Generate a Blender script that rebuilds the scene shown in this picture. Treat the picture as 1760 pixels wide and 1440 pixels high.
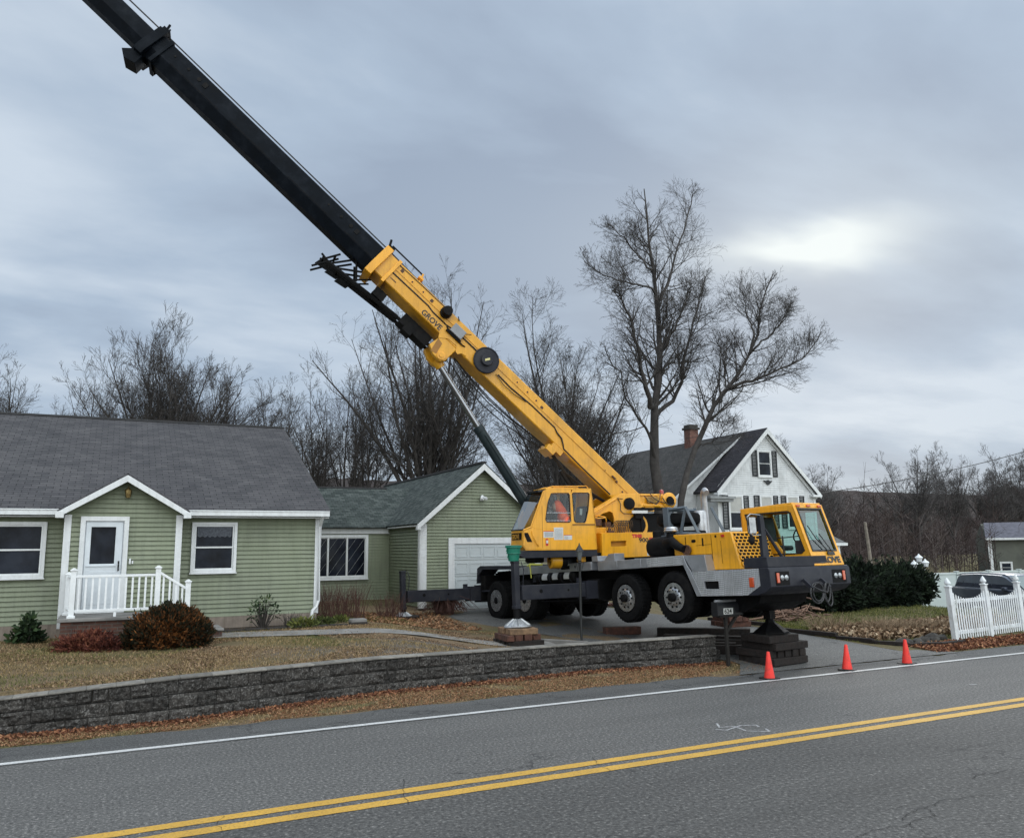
EXPO=0.0; ZEN=1.9; BACK=3.6; CLOUDLOC=(3.1,1.7,0)
ASD=(.085,.083,.082); ASL=(.115,.112,.110)
CARP=((31.67,23.01,0),(30.32,19.18,0))
SPRAYS=[([(8.25,9.94),(8.1,9.71),(8.34,9.66),(8.28,9.35),(8.54,9.16),(8.62,9.33)],.03),([(7.97,9.64),(8.07,9.52),(8.45,9.66),(8.67,9.57),(8.62,9.46)],.03),([(14.5,10.28),(14.62,10.22)],.05)]
import bpy, math, random
import numpy as np
from mathutils import Vector, Matrix
R=math.radians
for o in list(bpy.data.objects): bpy.data.objects.remove(o)
SC=bpy.context.scene; C=SC.collection
# ---------------------------------------------------------------- camera
def vec(*a): return np.array(a,float)
yaw,pit,rol=R(26.36),R(9.03),R(-.683)
_f=vec(math.sin(yaw)*math.cos(pit),math.cos(yaw)*math.cos(pit),math.sin(pit))
_r=vec(math.cos(yaw),-math.sin(yaw),0); _u=np.cross(_r,_f)
_r2=_r*math.cos(rol)+_u*math.sin(rol); _u2=_u*math.cos(rol)-_r*math.sin(rol)
cam=bpy.data.cameras.new('camera'); co=bpy.data.objects.new('camera',cam); C.objects.link(co)
m=Matrix.Identity(4)
for i in range(3):
    m[i][0]=_r2[i]; m[i][1]=_u2[i]; m[i][2]=-_f[i]
m[0][3],m[1][3],m[2][3]=0,0,2.6
co.matrix_world=m
cam.sensor_fit='HORIZONTAL'; cam.sensor_width=36; cam.lens=36*1394/1760; cam.clip_end=3000; cam.clip_start=.1
SC.camera=co
SC.render.resolution_x=1024; SC.render.resolution_y=837
# ---------------------------------------------------------------- world
SC.view_settings.view_transform='Standard'; SC.view_settings.look='None'; SC.view_settings.gamma=1
SC.view_settings.exposure=EXPO
w=bpy.data.worlds.new('World'); SC.world=w; w.use_nodes=True
nt=w.node_tree; N=nt.nodes; L=nt.links
bg=N['Background']; out=N['World Output']
sunaz=R(47.5); sunel=R(19.5)
sky=N.new('ShaderNodeTexSky'); sky.sky_type='NISHITA'; sky.sun_disc=False; sky.sun_elevation=sunel; sky.sun_rotation=sunaz
def nd(nt,t,**k):
    n=nt.nodes.new(t)
    for a,b in k.items(): setattr(n,a,b)
    return n
def lk(nt,a,b): nt.links.new(a,b)
tc=nd(nt,'ShaderNodeTexCoord')
sep=nd(nt,'ShaderNodeSeparateXYZ'); lk(nt,tc.outputs['Generated'],sep.inputs[0])
def mth(nt,op,a,b=None,c=None,clamp=False):
    n=nd(nt,'ShaderNodeMath',operation=op,use_clamp=clamp)
    for i,x in enumerate((a,b,c)):
        if x is None: continue
        if isinstance(x,(int,float)): n.inputs[i].default_value=x
        else: lk(nt,x,n.inputs[i])
    return n.outputs[0]
# clouds: project the direction on a flat cloud ceiling so that they shrink towards the horizon
zz=mth(nt,'ADD',mth(nt,'MAXIMUM',sep.outputs['Z'],0),.16)
cx=mth(nt,'DIVIDE',sep.outputs['X'],zz); cy=mth(nt,'DIVIDE',sep.outputs['Y'],zz)
cmb=nd(nt,'ShaderNodeCombineXYZ'); lk(nt,cx,cmb.inputs[0]); lk(nt,cy,cmb.inputs[1])
mp=nd(nt,'ShaderNodeMapping'); lk(nt,cmb.outputs[0],mp.inputs[0]); mp.inputs['Rotation'].default_value=(0,0,R(35)); mp.inputs['Scale'].default_value=(.75,1.25,1); mp.inputs['Location'].default_value=CLOUDLOC
nz=nd(nt,'ShaderNodeTexNoise'); lk(nt,mp.outputs[0],nz.inputs['Vector']); nz.inputs['Scale'].default_value=.95; nz.inputs['Detail'].default_value=7; nz.inputs['Roughness'].default_value=.52; nz.inputs['Distortion'].default_value=.25
rp=nd(nt,'ShaderNodeValToRGB'); lk(nt,nz.outputs['Fac'],rp.inputs[0])
e=rp.color_ramp.elements; e[0].position=.38; e[0].color=(.325,.40,.515,1); e[1].position=.64; e[1].color=(.60,.685,.785,1)
m1=e=rp.color_ramp.elements.new(.5); m1.color=(.415,.51,.635,1)
# soft gap where the veiled sun brightens the ceiling
sv=vec(math.sin(sunaz)*math.cos(sunel),math.cos(sunaz)*math.cos(sunel),math.sin(sunel))
az=nd(nt,'ShaderNodeVectorMath',operation='DOT_PRODUCT'); lk(nt,tc.outputs['Generated'],az.inputs[0]); az.inputs[1].default_value=(math.cos(sunaz),-math.sin(sunaz),0)
dz=mth(nt,'SUBTRACT',sep.outputs['Z'],float(sv[2]))
nz2=nd(nt,'ShaderNodeTexNoise'); lk(nt,mp.outputs[0],nz2.inputs['Vector']); nz2.inputs['Scale'].default_value=2.1; nz2.inputs['Detail'].default_value=4
wob=mth(nt,'MULTIPLY',mth(nt,'SUBTRACT',nz2.outputs['Fac'],.5),.09)
dz=mth(nt,'ADD',dz,wob)
q=mth(nt,'ADD',mth(nt,'POWER',mth(nt,'ABSOLUTE',mth(nt,'DIVIDE',az.outputs['Value'],.085)),2),mth(nt,'POWER',mth(nt,'ABSOLUTE',mth(nt,'DIVIDE',dz,.019)),2))
glow=mth(nt,'POWER',2.718,mth(nt,'MULTIPLY',q,-.8))
q2=mth(nt,'ADD',mth(nt,'POWER',mth(nt,'ABSOLUTE',mth(nt,'DIVIDE',az.outputs['Value'],.30)),2),mth(nt,'POWER',mth(nt,'ABSOLUTE',mth(nt,'DIVIDE',dz,.09)),2))
glow2=mth(nt,'MULTIPLY',mth(nt,'POWER',2.718,mth(nt,'MULTIPLY',q2,-.7)),.2)
front=nd(nt,'ShaderNodeVectorMath',operation='DOT_PRODUCT'); lk(nt,tc.outputs['Generated'],front.inputs[0]); front.inputs[1].default_value=tuple(sv)
gl=mth(nt,'MULTIPLY',mth(nt,'ADD',glow,glow2),mth(nt,'GREATER_THAN',front.outputs['Value'],0))
mx=nd(nt,'ShaderNodeMix',data_type='RGBA'); lk(nt,gl,mx.inputs[0]); lk(nt,rp.outputs[0],mx.inputs[6]); mx.inputs[7].default_value=(.82,.89,.90,1); mx.clamp_factor=True
# horizon lightening
hz=mth(nt,'POWER',mth(nt,'SUBTRACT',1,mth(nt,'MINIMUM',mth(nt,'MAXIMUM',sep.outputs['Z'],0),1)),14)
mx2=nd(nt,'ShaderNodeMix',data_type='RGBA'); lk(nt,mth(nt,'MULTIPLY',hz,.6),mx2.inputs[0]); lk(nt,mx.outputs[2],mx2.inputs[6]); mx2.inputs[7].default_value=(.56,.66,.73,1)
# an overcast sky is brightest overhead
zn=nd(nt,'ShaderNodeMapRange'); lk(nt,sep.outputs['Z'],zn.inputs[0]); zn.inputs[1].default_value=.58; zn.inputs[2].default_value=.95; zn.inputs[3].default_value=1; zn.inputs[4].default_value=ZEN
bk=nd(nt,'ShaderNodeMapRange'); lk(nt,sep.outputs['Y'],bk.inputs[0]); bk.inputs[1].default_value=.15; bk.inputs[2].default_value=-.6; bk.inputs[3].default_value=1; bk.inputs[4].default_value=BACK
tnt=nd(nt,'ShaderNodeVectorMath',operation='MULTIPLY'); lk(nt,mx2.outputs[2],tnt.inputs[0]); tm=nd(nt,'ShaderNodeMix',data_type='RGBA'); lk(nt,mth(nt,'MULTIPLY',mth(nt,'SUBTRACT',mth(nt,'MULTIPLY',zn.outputs[0],bk.outputs[0]),1),.6,clamp=True),tm.inputs[0]); tm.inputs[6].default_value=(1,1,1,1); tm.inputs[7].default_value=(1.12,1.0,.84,1); lk(nt,tm.outputs[2],tnt.inputs[1])
sc=nd(nt,'ShaderNodeVectorMath',operation='SCALE'); lk(nt,tnt.outputs[0],sc.inputs[0]); lk(nt,mth(nt,'MULTIPLY',zn.outputs[0],bk.outputs[0]),sc.inputs['Scale'])
sc2=nd(nt,'ShaderNodeVectorMath',operation='SCALE'); lk(nt,sky.outputs[0],sc2.inputs[0]); sc2.inputs['Scale'].default_value=.04
# clear sky shows faintly through the cloud; background strength .1, so the cloud colours are scaled up by ten
sc.inputs['Scale'].default_value=1
ten=nd(nt,'ShaderNodeVectorMath',operation='SCALE'); lk(nt,sc.outputs[0],ten.inputs[0]); ten.inputs['Scale'].default_value=10
ad=nd(nt,'ShaderNodeVectorMath',operation='ADD'); lk(nt,ten.outputs[0],ad.inputs[0]); lk(nt,sc2.outputs[0],ad.inputs[1])
lk(nt,ad.outputs[0],bg.inputs[0]); bg.inputs[1].default_value=.1
# ---------------------------------------------------------------- sun (veiled)
sl=bpy.data.lights.new('sun','SUN'); sl.energy=.8; sl.angle=R(24); sl.color=(1,.96,.9)
so=bpy.data.objects.new('sun',sl); C.objects.link(so)
so.rotation_euler=Vector(-sv).to_track_quat('-Z','Y').to_euler(); so.location=(0,0,60)
# ---------------------------------------------------------------- helpers
def noisy(nt,vecout,scale,detail=3,rough=.5):
    n=nd(nt,'ShaderNodeTexNoise'); lk(nt,vecout,n.inputs['Vector']); n.inputs['Scale'].default_value=scale; n.inputs['Detail'].default_value=detail; n.inputs['Roughness'].default_value=rough
    return n.outputs['Fac']
def ramp(nt,fac,stops):
    r=nd(nt,'ShaderNodeValToRGB'); lk(nt,fac,r.inputs[0]); el=r.color_ramp.elements
    el[0].position=stops[0][0]; el[0].color=(*stops[0][1],1); el[1].position=stops[-1][0]; el[1].color=(*stops[-1][1],1)
    for p,c in stops[1:-1]: x=el.new(p); x.color=(*c,1)
    return r.outputs[0]
def newmat(name):
    m=bpy.data.materials.new(name); m.use_nodes=True; nt=m.node_tree
    return m,nt,nt.nodes['Principled BSDF']
def setbump(nt,b,h,strength=.3,dist=.02):
    bu=nd(nt,'ShaderNodeBump'); bu.inputs['Strength'].default_value=strength; bu.inputs['Distance'].default_value=dist; lk(nt,h,bu.inputs['Height']); lk(nt,bu.outputs[0],b.inputs['Normal'])
def mat(name,c1,c2=None,ns=3.,rough=.6,metal=0.,bump=0.,bs=40.,coat=0.,spec=.5,rnd=0.,dirt=None,ds=1.5,dd=.5,streak=0.):
    m,nt,b=newmat(name); c2=c2 or tuple(x*.8 for x in c1)
    geo=nd(nt,'ShaderNodeNewGeometry'); pos=geo.outputs['Position']
    col=ramp(nt,noisy(nt,pos,ns,5,.6),[(.35,c2),(.65,c1)])
    if dirt:
        f=noisy(nt,pos,ds,6,.65); mr=nd(nt,'ShaderNodeMapRange'); lk(nt,f,mr.inputs[0]); mr.inputs[1].default_value=.5; mr.inputs[2].default_value=.72; mr.inputs[3].default_value=0; mr.inputs[4].default_value=dd
        x=nd(nt,'ShaderNodeMix',data_type='RGBA'); lk(nt,mr.outputs[0],x.inputs[0]); lk(nt,col,x.inputs[6]); x.inputs[7].default_value=(*dirt,1); col=x.outputs[2]
    if streak:
        mp=nd(nt,'ShaderNodeMapping'); lk(nt,pos,mp.inputs[0]); mp.inputs['Scale'].default_value=(7,7,.55)
        x=nd(nt,'ShaderNodeMix',data_type='RGBA',blend_type='MULTIPLY'); x.inputs[0].default_value=streak; lk(nt,col,x.inputs[6]); lk(nt,ramp(nt,noisy(nt,mp.outputs[0],1.6,5,.7),[(.36,(.42,.40,.38)),(.52,(.92,.91,.9)),(.7,(1.08,1.08,1.07))]),x.inputs[7]); col=x.outputs[2]
    if rnd:
        at=nd(nt,'ShaderNodeAttribute',attribute_name='rnd'); v=mth(nt,'ADD',mth(nt,'MULTIPLY',at.outputs['Fac'],2*rnd),1-rnd)
        x=nd(nt,'ShaderNodeVectorMath',operation='SCALE'); lk(nt,col,x.inputs[0]); lk(nt,v,x.inputs['Scale']); col=x.outputs[0]
    lk(nt,col,b.inputs['Base Color'])
    rr=nd(nt,'ShaderNodeMapRange'); lk(nt,noisy(nt,pos,ns*2.3,3),rr.inputs[0]); rr.inputs[1].default_value=.3; rr.inputs[2].default_value=.7; rr.inputs[3].default_value=max(.02,rough-.08); rr.inputs[4].default_value=min(1,rough+.08); lk(nt,rr.outputs[0],b.inputs['Roughness'])
    b.inputs['Metallic'].default_value=metal; b.inputs['Coat Weight'].default_value=coat; b.inputs['Specular IOR Level'].default_value=spec; b.inputs['Coat Roughness'].default_value=.12
    if bump: setbump(nt,b,noisy(nt,pos,bs,4,.6),bump,.02)
    return m
ident=lambda a,b,c:vec(a,b,c)
class MB:
    def __init__(s): s.v=[];s.f=[];s.m=[];s.r=[];s.k=0;s.mi=0;s.rv=.5;s.sm=[];s.smooth=True
    def add(s,vs,fs):
        b=len(s.v); s.v.extend([tuple(map(float,x)) for x in vs])
        for f in fs: s.f.append(tuple(b+i for i in f)); s.m.append(s.mi); s.r.append(s.rv)
        return s
    def box(s,lo,hi,fr=ident):
        (a,b,c),(d,e,f)=lo,hi
        s.add([fr(x,y,z) for z in(c,f) for y in(b,e) for x in(a,d)],[(0,2,3,1),(4,5,7,6),(0,1,5,4),(2,6,7,3),(0,4,6,2),(1,3,7,5)]); return s
    def prism(s,pts,b0,b1,fr=ident,ax=1):
        # pts in the two other axes, extruded along axis ax
        def g(p,q):
            t=[p[0],p[1]]; t.insert(ax,q); return fr(*t)
        n=len(pts); vs=[g(p,b0) for p in pts]+[g(p,b1) for p in pts]
        s.add(vs,[tuple(range(n))[::-1],tuple(range(n,2*n))]+[(i,(i+1)%n,n+(i+1)%n,n+i) for i in range(n)]); return s
    def ring(s,outer,inner,b0,b1,fr=ident,ax=1):
        def g(p,q):
            t=[p[0],p[1]]; t.insert(ax,q); return fr(*t)
        n=len(outer); vs=[g(p,b0) for p in outer]+[g(p,b0) for p in inner]+[g(p,b1) for p in outer]+[g(p,b1) for p in inner]; F=[]
        for i in range(n):
            j=(i+1)%n
            F+= [(i,n+i,n+j,j),(2*n+i,2*n+j,3*n+j,3*n+i),(i,j,2*n+j,2*n+i),(n+i,3*n+i,3*n+j,n+j)]
        s.add(vs,F); return s
    def tube(s,pts,r,n=8,fr=None,cap=True,flat=False):
        pts=[vec(*(fr(*p) if fr else p)) for p in pts]; rs=r if isinstance(r,(list,tuple)) else [r]*len(pts)
        vs=[];F=[]
        ref=None
        for i,p in enumerate(pts):
            d=pts[min(i+1,len(pts)-1)]-pts[max(i-1,0)]; d=d/(np.linalg.norm(d)+1e-9)
            if ref is None: ref=vec(0,0,1) if abs(d[2])<.9 else vec(1,0,0)
            a=np.cross(d,ref); a/=np.linalg.norm(a)+1e-9; b=np.cross(d,a); ref=-b if False else ref
            for k in range(n):
                t=2*math.pi*k/n; vs.append(p+rs[i]*(a*math.cos(t)+b*math.sin(t)))
        for i in range(len(pts)-1):
            for k in range(n):
                F.append((i*n+k,i*n+(k+1)%n,(i+1)*n+(k+1)%n,(i+1)*n+k))
        if cap: F+= [tuple(range(n))[::-1],tuple(range((len(pts)-1)*n,len(pts)*n))]
        s.add(vs,F); return s
    def lathe(s,prof,o,axis,n=24,fr=None):
        # prof [(radius, offset along axis)], fr maps local to world for o and o+axis
        o=vec(*o); axis=vec(*axis)
        if fr: a0=fr(*o); axis=fr(*(o+axis))-a0; o=a0
        axis=axis/np.linalg.norm(axis); ref=vec(0,0,1) if abs(axis[2])<.9 else vec(1,0,0)
        a=np.cross(axis,ref); a/=np.linalg.norm(a); b=np.cross(axis,a); vs=[];F=[]
        for (r,h) in prof:
            for k in range(n):
                t=2*math.pi*k/n; vs.append(o+axis*h+max(r,1e-4)*(a*math.cos(t)+b*math.sin(t)))
        for i in range(len(prof)-1):
            for k in range(n): F.append((i*n+k,i*n+(k+1)%n,(i+1)*n+(k+1)%n,(i+1)*n+k))
        F+= [tuple(range(n))[::-1],tuple(range((len(prof)-1)*n,len(prof)*n))]
        s.add(vs,F); return s
OFF={}
def build(name,mb,mats,parent=None,loc=None,bev=0.,sharp=35,label=None,fixn=True):
    me=bpy.data.meshes.new(name)
    V=np.array(mb.v) if len(mb.v) else np.zeros((0,3))
    if parent is not None: off=OFF[parent.name]
    elif loc is not None: off=vec(*loc)
    else:
        off=vec((V[:,0].min()+V[:,0].max())/2,(V[:,1].min()+V[:,1].max())/2,V[:,2].min())
    V=V-off
    me.from_pydata(V.tolist(),[],mb.f)
    mats=mats if isinstance(mats,(list,tuple)) else [mats]
    for x in mats: me.materials.append(x)
    me.polygons.foreach_set('material_index',[min(i,len(mats)-1) for i in mb.m])
    me.polygons.foreach_set('use_smooth',[True]*len(mb.f))
    at=me.attributes.new('rnd','FLOAT','FACE'); at.data.foreach_set('value',mb.r)
    me.validate()
    if fixn:
        import bmesh
        bm=bmesh.new(); bm.from_mesh(me); bmesh.ops.recalc_face_normals(bm,faces=bm.faces); bm.to_mesh(me); bm.free()
    me.set_sharp_from_angle(angle=R(sharp))
    o=bpy.data.objects.new(name,me); C.objects.link(o)
    if parent is not None: o.parent=parent
    else: o.location=tuple(off)
    OFF[o.name]=off
    if bev:
        b=o.modifiers.new('bevel','BEVEL'); b.width=bev; b.segments=2; b.limit_method='ANGLE'; b.angle_limit=R(40)
    if label: o['label']=label
    return o
def tag(o,label=None,cat=None,group=None,kind=None):
    if label: o['label']=label
    if cat: o['category']=cat
    if group: o['group']=group
    if kind: o['kind']=kind
    return o
def thing(name,label,cat,loc,group=None):
    o=bpy.data.objects.new(name,None); C.objects.link(o); o.location=loc; o.empty_display_size=.3; OFF[o.name]=vec(*loc)
    return tag(o,label,cat,group)
def dup(root,loc,label,rotz=None,scale=None):
    def cp(o,par):
        c=o.copy(); C.objects.link(c)
        if par is not None: c.parent=par
        for ch in kids.get(o.name,[]): cp(ch,c)
        return c
    kids={}
    for o in C.objects:
        if o.parent: kids.setdefault(o.parent.name,[]).append(o)
    c=cp(root,None); c.location=loc; c['label']=label
    if rotz is not None: c.rotation_euler=(0,0,rotz)
    if scale is not None: c.scale=scale if isinstance(scale,tuple) else (scale,)*3
    return c
def rawmesh(name,V,F,mats,parent=None,loc=(0,0,0),rnd=None,smooth=True):
    V=np.asarray(V,float)-vec(*loc if parent is None else OFF[parent.name]); F=np.asarray(F)
    me=bpy.data.meshes.new(name); me.vertices.add(len(V)); me.vertices.foreach_set('co',V.astype(np.float32).ravel())
    k=F.shape[1]; me.loops.add(F.size); me.loops.foreach_set('vertex_index',F.astype(np.int32).ravel())
    me.polygons.add(len(F)); me.polygons.foreach_set('loop_start',np.arange(0,F.size,k,dtype=np.int32))
    me.polygons.foreach_set('use_smooth',np.full(len(F),smooth)); me.update(); me.validate()
    for x in (mats if isinstance(mats,(list,tuple)) else [mats]): me.materials.append(x)
    if rnd is not None:
        at=me.attributes.new('rnd','FLOAT','FACE'); at.data.foreach_set('value',np.asarray(rnd,np.float32))
    o=bpy.data.objects.new(name,me); C.objects.link(o)
    if parent is not None: o.parent=parent
    else: o.location=loc
    OFF[o.name]=vec(*loc) if parent is None else OFF[parent.name]
    return o
def text(name,s,origin,ex,ez,h,material,parent,weight=0.,ext=.003,wid=1.,shear=0.):
    # lettering standing on a surface: ex = reading direction, ez = letter up, h = capital height
    cu=bpy.data.curves.new(name,'FONT'); cu.body=s; cu.size=h/.7; cu.extrude=0; cu.offset=weight; cu.shear=shear; cu.resolution_u=3
    t=bpy.data.objects.new('tmp',cu); C.objects.link(t); dg=bpy.context.evaluated_depsgraph_get()
    me=bpy.data.meshes.new_from_object(t.evaluated_get(dg)); bpy.data.objects.remove(t)
    ex=ex/np.linalg.norm(ex); ez=ez/np.linalg.norm(ez); nn=np.cross(ex,ez)
    off=OFF[parent.name]
    for v in me.vertices:
        p=origin+ex*v.co.x*wid+ez*v.co.y+nn*ext-off; v.co=p
    me.materials.clear(); me.materials.append(material)
    o=bpy.data.objects.new(name,me); C.objects.link(o); o.parent=parent; OFF[o.name]=off
    return o
def split_loose(o):
    me=o.data; n=len(me.vertices); par=list(range(n))
    def fd(a):
        while par[a]!=a: par[a]=par[par[a]]; a=par[a]
        return a
    for p in me.polygons:
        v=p.vertices; r=fd(v[0])
        for q in v[1:]: par[fd(q)]=r
    gr={}
    for p in me.polygons: gr.setdefault(fd(p.vertices[0]),[]).append(p)
    if len(gr)<2: return
    at=me.attributes.get('rnd'); base=o.name.split('.')[0]
    for g in list(gr.values()):
        ids=sorted({v for p in g for v in p.vertices}); mp={v:i for i,v in enumerate(ids)}
        m2=bpy.data.meshes.new(base); m2.from_pydata([tuple(me.vertices[v].co) for v in ids],[],[[mp[v] for v in p.vertices] for p in g])
        for x in me.materials: m2.materials.append(x)
        m2.polygons.foreach_set('use_smooth',[True]*len(g)); m2.update(); m2.set_sharp_from_angle(angle=R(35))
        c=bpy.data.objects.new(base,m2); C.objects.link(c); first=c; c.parent=o.parent; c.location=o.location
        for md in o.modifiers: b=c.modifiers.new(md.name,md.type); b.width=md.width; b.segments=2; b.limit_method='ANGLE'; b.angle_limit=R(40)
    for ch in list(o.children): ch.parent=first
    bpy.data.objects.remove(o)
rng=np.random.default_rng(7); random.seed(7)
# ================================================================ ground
WX=np.array([-30,-3,-1.2,1.1,4.5,9.1,12.25]); WY=np.array([14.2,14.16,14.17,14.09,14.83,15.08,14.66])   # foot of the retaining wall
def wally(x): return np.interp(x,WX,WY)
def sst(a,b,x):
    t=np.clip((x-a)/(b-a),0,1); return t*t*(3-2*t)
def drive_z(y): return np.interp(y,[-50,13.2,14.2,19,23.3,25.6,30,60,120,400],[0,0,.04,.26,.42,.57,.8,1.3,2,3])
def hgt(x,y):
    x=np.asarray(x,float); y=np.asarray(y,float)
    dz_=drive_z(y)
    lawn=.60+.16*sst(15,21,y)+.05*sst(21,40,y)
    t=1-sst(5.5,9.4,x)
    left=lawn*t+(dz_+.03)*(1-t)
    left=np.where(y>24,left*(1-sst(24,30,y))+np.maximum(left,dz_+.1)*sst(24,30,y),left)
    behind=sst(0,1,(y-wally(x)-.12)/.12)
    verge=np.interp(y,[0,13.3,14.3,16],[-.004,-.004,.022,.05])
    zl=verge*(1-behind)+left*behind
    right=np.interp(y,[0,13.3,14.2,19,25,60,120,400],[-.004,-.004,.06,.26,.35,1.0,1.6,3.])
    z=np.where(x<12.35,zl,right)
    # driveway trough
    z=np.where((x>12.35)&(x<17.3),dz_-.012,z)
    z=z-.92*sst(27.3,29.3,x)*sst(17,20.5,y)*(1-sst(70,90,y)*.0)
    z=np.where(y<13.3,-.012,z)
    return z
def hz_(x,y): return float(hgt(x,y))
xs=np.unique(np.concatenate([np.linspace(-400,-30,30),np.arange(-30,-4,1.),np.arange(-4,12.3,.18),[12.33,12.36],np.arange(12.5,17.3,.3),[17.29,17.32],np.arange(17.5,32,.4),np.arange(32,80,2.),np.linspace(80,700,50)]))
ys=np.unique(np.concatenate([[-60,-20,0,8,13.29,13.31],np.arange(13.4,16.6,.06),np.arange(16.6,26,.3),np.arange(26,60,1.5),np.linspace(60,900,60)]))
GX,GY=np.meshgrid(xs,ys); GZ=hgt(GX,GY)
bump=0.018*np.sin(GX*1.7+GY*.9)*np.sin(GY*1.3-GX*.6)+.01*np.sin(GX*4.1)*np.sin(GY*3.7)
lawnmask=((GX<12.2)&(GY>wally(GX)+.4))|(GX>17.5); GZ=GZ+np.where(lawnmask&(GY>14.5)&(GY<60),bump,0)
nx,ny=len(xs),len(ys); V=np.stack([GX,GY,GZ],-1).reshape(-1,3)
i=np.arange(nx-1); j=np.arange(ny-1); I,J=np.meshgrid(i,j); a=(J*nx+I).ravel(); F=np.stack([a,a+1,a+nx+1,a+nx],-1)
gm,nt,b=newmat('dormant_turf'); pos=nd(nt,'ShaderNodeNewGeometry').outputs['Position']
green=ramp(nt,noisy(nt,pos,9,5,.7),[(.3,(.05,.05,.018)),(.7,(.15,.13,.048))])
brown=ramp(nt,noisy(nt,pos,26,6,.78),[(.3,(.05,.033,.018)),(.5,(.16,.11,.06)),(.7,(.32,.225,.13))])
x=nd(nt,'ShaderNodeMix',data_type='RGBA'); fac=nd(nt,'ShaderNodeMapRange'); lk(nt,noisy(nt,pos,.42,6,.7),fac.inputs[0]); fac.inputs[1].default_value=.40; fac.inputs[2].default_value=.52
sp=nd(nt,'ShaderNodeSeparateXYZ'); lk(nt,pos,sp.inputs[0])
gx=nd(nt,'ShaderNodeMapRange'); lk(nt,sp.outputs[0],gx.inputs[0]); gx.inputs[1].default_value=15; gx.inputs[2].default_value=18; gx.inputs[3].default_value=1; gx.inputs[4].default_value=.25
lk(nt,mth(nt,'MULTIPLY',fac.outputs[0],gx.outputs[0]),x.inputs[0]); lk(nt,green,x.inputs[6]); lk(nt,brown,x.inputs[7])
# bare gravelly earth patch near the middle of the lawn
dx=mth(nt,'DIVIDE',mth(nt,'SUBTRACT',sp.outputs[0],5.6),2.6); dy=mth(nt,'DIVIDE',mth(nt,'SUBTRACT',sp.outputs[1],16.3),1.25)
rr=mth(nt,'ADD',mth(nt,'ADD',mth(nt,'POWER',dx,2),mth(nt,'POWER',dy,2)),mth(nt,'MULTIPLY',mth(nt,'SUBTRACT',noisy(nt,pos,2.2,5,.7),.5),3))
pm=nd(nt,'ShaderNodeMapRange'); lk(nt,rr,pm.inputs[0]); pm.inputs[1].default_value=.5; pm.inputs[2].default_value=1.5; pm.inputs[3].default_value=.85; pm.inputs[4].default_value=0
earth=ramp(nt,noisy(nt,pos,45,5,.75),[(.3,(.05,.045,.042)),(.6,(.13,.12,.112)),(.75,(.25,.23,.215))])
x2=nd(nt,'ShaderNodeMix',data_type='RGBA'); lk(nt,pm.outputs[0],x2.inputs[0]); lk(nt,x.outputs[2],x2.inputs[6]); lk(nt,earth,x2.inputs[7])
lk(nt,x2.outputs[2],b.inputs['Base Color']); b.inputs['Roughness'].default_value=.95; setbump(nt,b,noisy(nt,pos,38,6,.75),.9,.04)
g=rawmesh('ground',V,F,gm); tag(g,kind='structure')
# ---- asphalt
def asphalt(name,dark,light,patch=.55,bluish=(1,1,1),cracks=True,agg=27):
    m,nt,b=newmat(name); pos=nd(nt,'ShaderNodeNewGeometry').outputs['Position']
    mp=nd(nt,'ShaderNodeMapping'); lk(nt,pos,mp.inputs[0]); mp.inputs['Scale'].default_value=(.16,.9,1)
    base=ramp(nt,noisy(nt,mp.outputs[0],1.1,6,.65),[(.3,dark),(.7,light)])
    sp_=noisy(nt,pos,agg,3,.8)
    fl=ramp(nt,sp_,[(.36,(.30,.30,.30)),(.45,(.78,.78,.78)),(.55,(1.05,1.05,1.04)),(.63,(2.0,1.98,1.92)),(.68,(3.3,3.25,3.1))])
    x=nd(nt,'ShaderNodeMix',data_type='RGBA',blend_type='MULTIPLY'); x.inputs[0].default_value=1; lk(nt,base,x.inputs[6]); lk(nt,fl,x.inputs[7]); col=x.outputs[2]
    h=sp_
    if cracks:
        wv=nd(nt,'ShaderNodeVectorMath',operation='ADD'); nn=nd(nt,'ShaderNodeTexNoise'); lk(nt,pos,nn.inputs['Vector']); nn.inputs['Scale'].default_value=2.2; nn.inputs['Detail'].default_value=6
        s=nd(nt,'ShaderNodeVectorMath',operation='SCALE'); lk(nt,nn.outputs['Color'],s.inputs[0]); s.inputs['Scale'].default_value=1.1; lk(nt,pos,wv.inputs[0]); lk(nt,s.outputs[0],wv.inputs[1])
        vo=nd(nt,'ShaderNodeTexVoronoi',feature='DISTANCE_TO_EDGE'); lk(nt,wv.outputs[0],vo.inputs['Vector']); vo.inputs['Scale'].default_value=.55
        c=nd(nt,'ShaderNodeMapRange'); lk(nt,vo.outputs['Distance'],c.inputs[0]); c.inputs[1].default_value=.0; c.inputs[2].default_value=.016; c.inputs[3].default_value=1; c.inputs[4].default_value=0
        where=nd(nt,'ShaderNodeMapRange'); lk(nt,noisy(nt,pos,.33,3,.6),where.inputs[0]); where.inputs[1].default_value=patch; where.inputs[2].default_value=patch+.07
        k=mth(nt,'MULTIPLY',c.outputs[0],where.outputs[0])
        y=nd(nt,'ShaderNodeMix',data_type='RGBA'); lk(nt,mth(nt,'MULTIPLY',k,.8),y.inputs[0]); lk(nt,col,y.inputs[6]); y.inputs[7].default_value=(.012,.012,.014,1); col=y.outputs[2]
    lk(nt,col,b.inputs['Base Color']); b.inputs['Roughness'].default_value=.82; setbump(nt,b,h,.55,.008)
    return m
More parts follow.
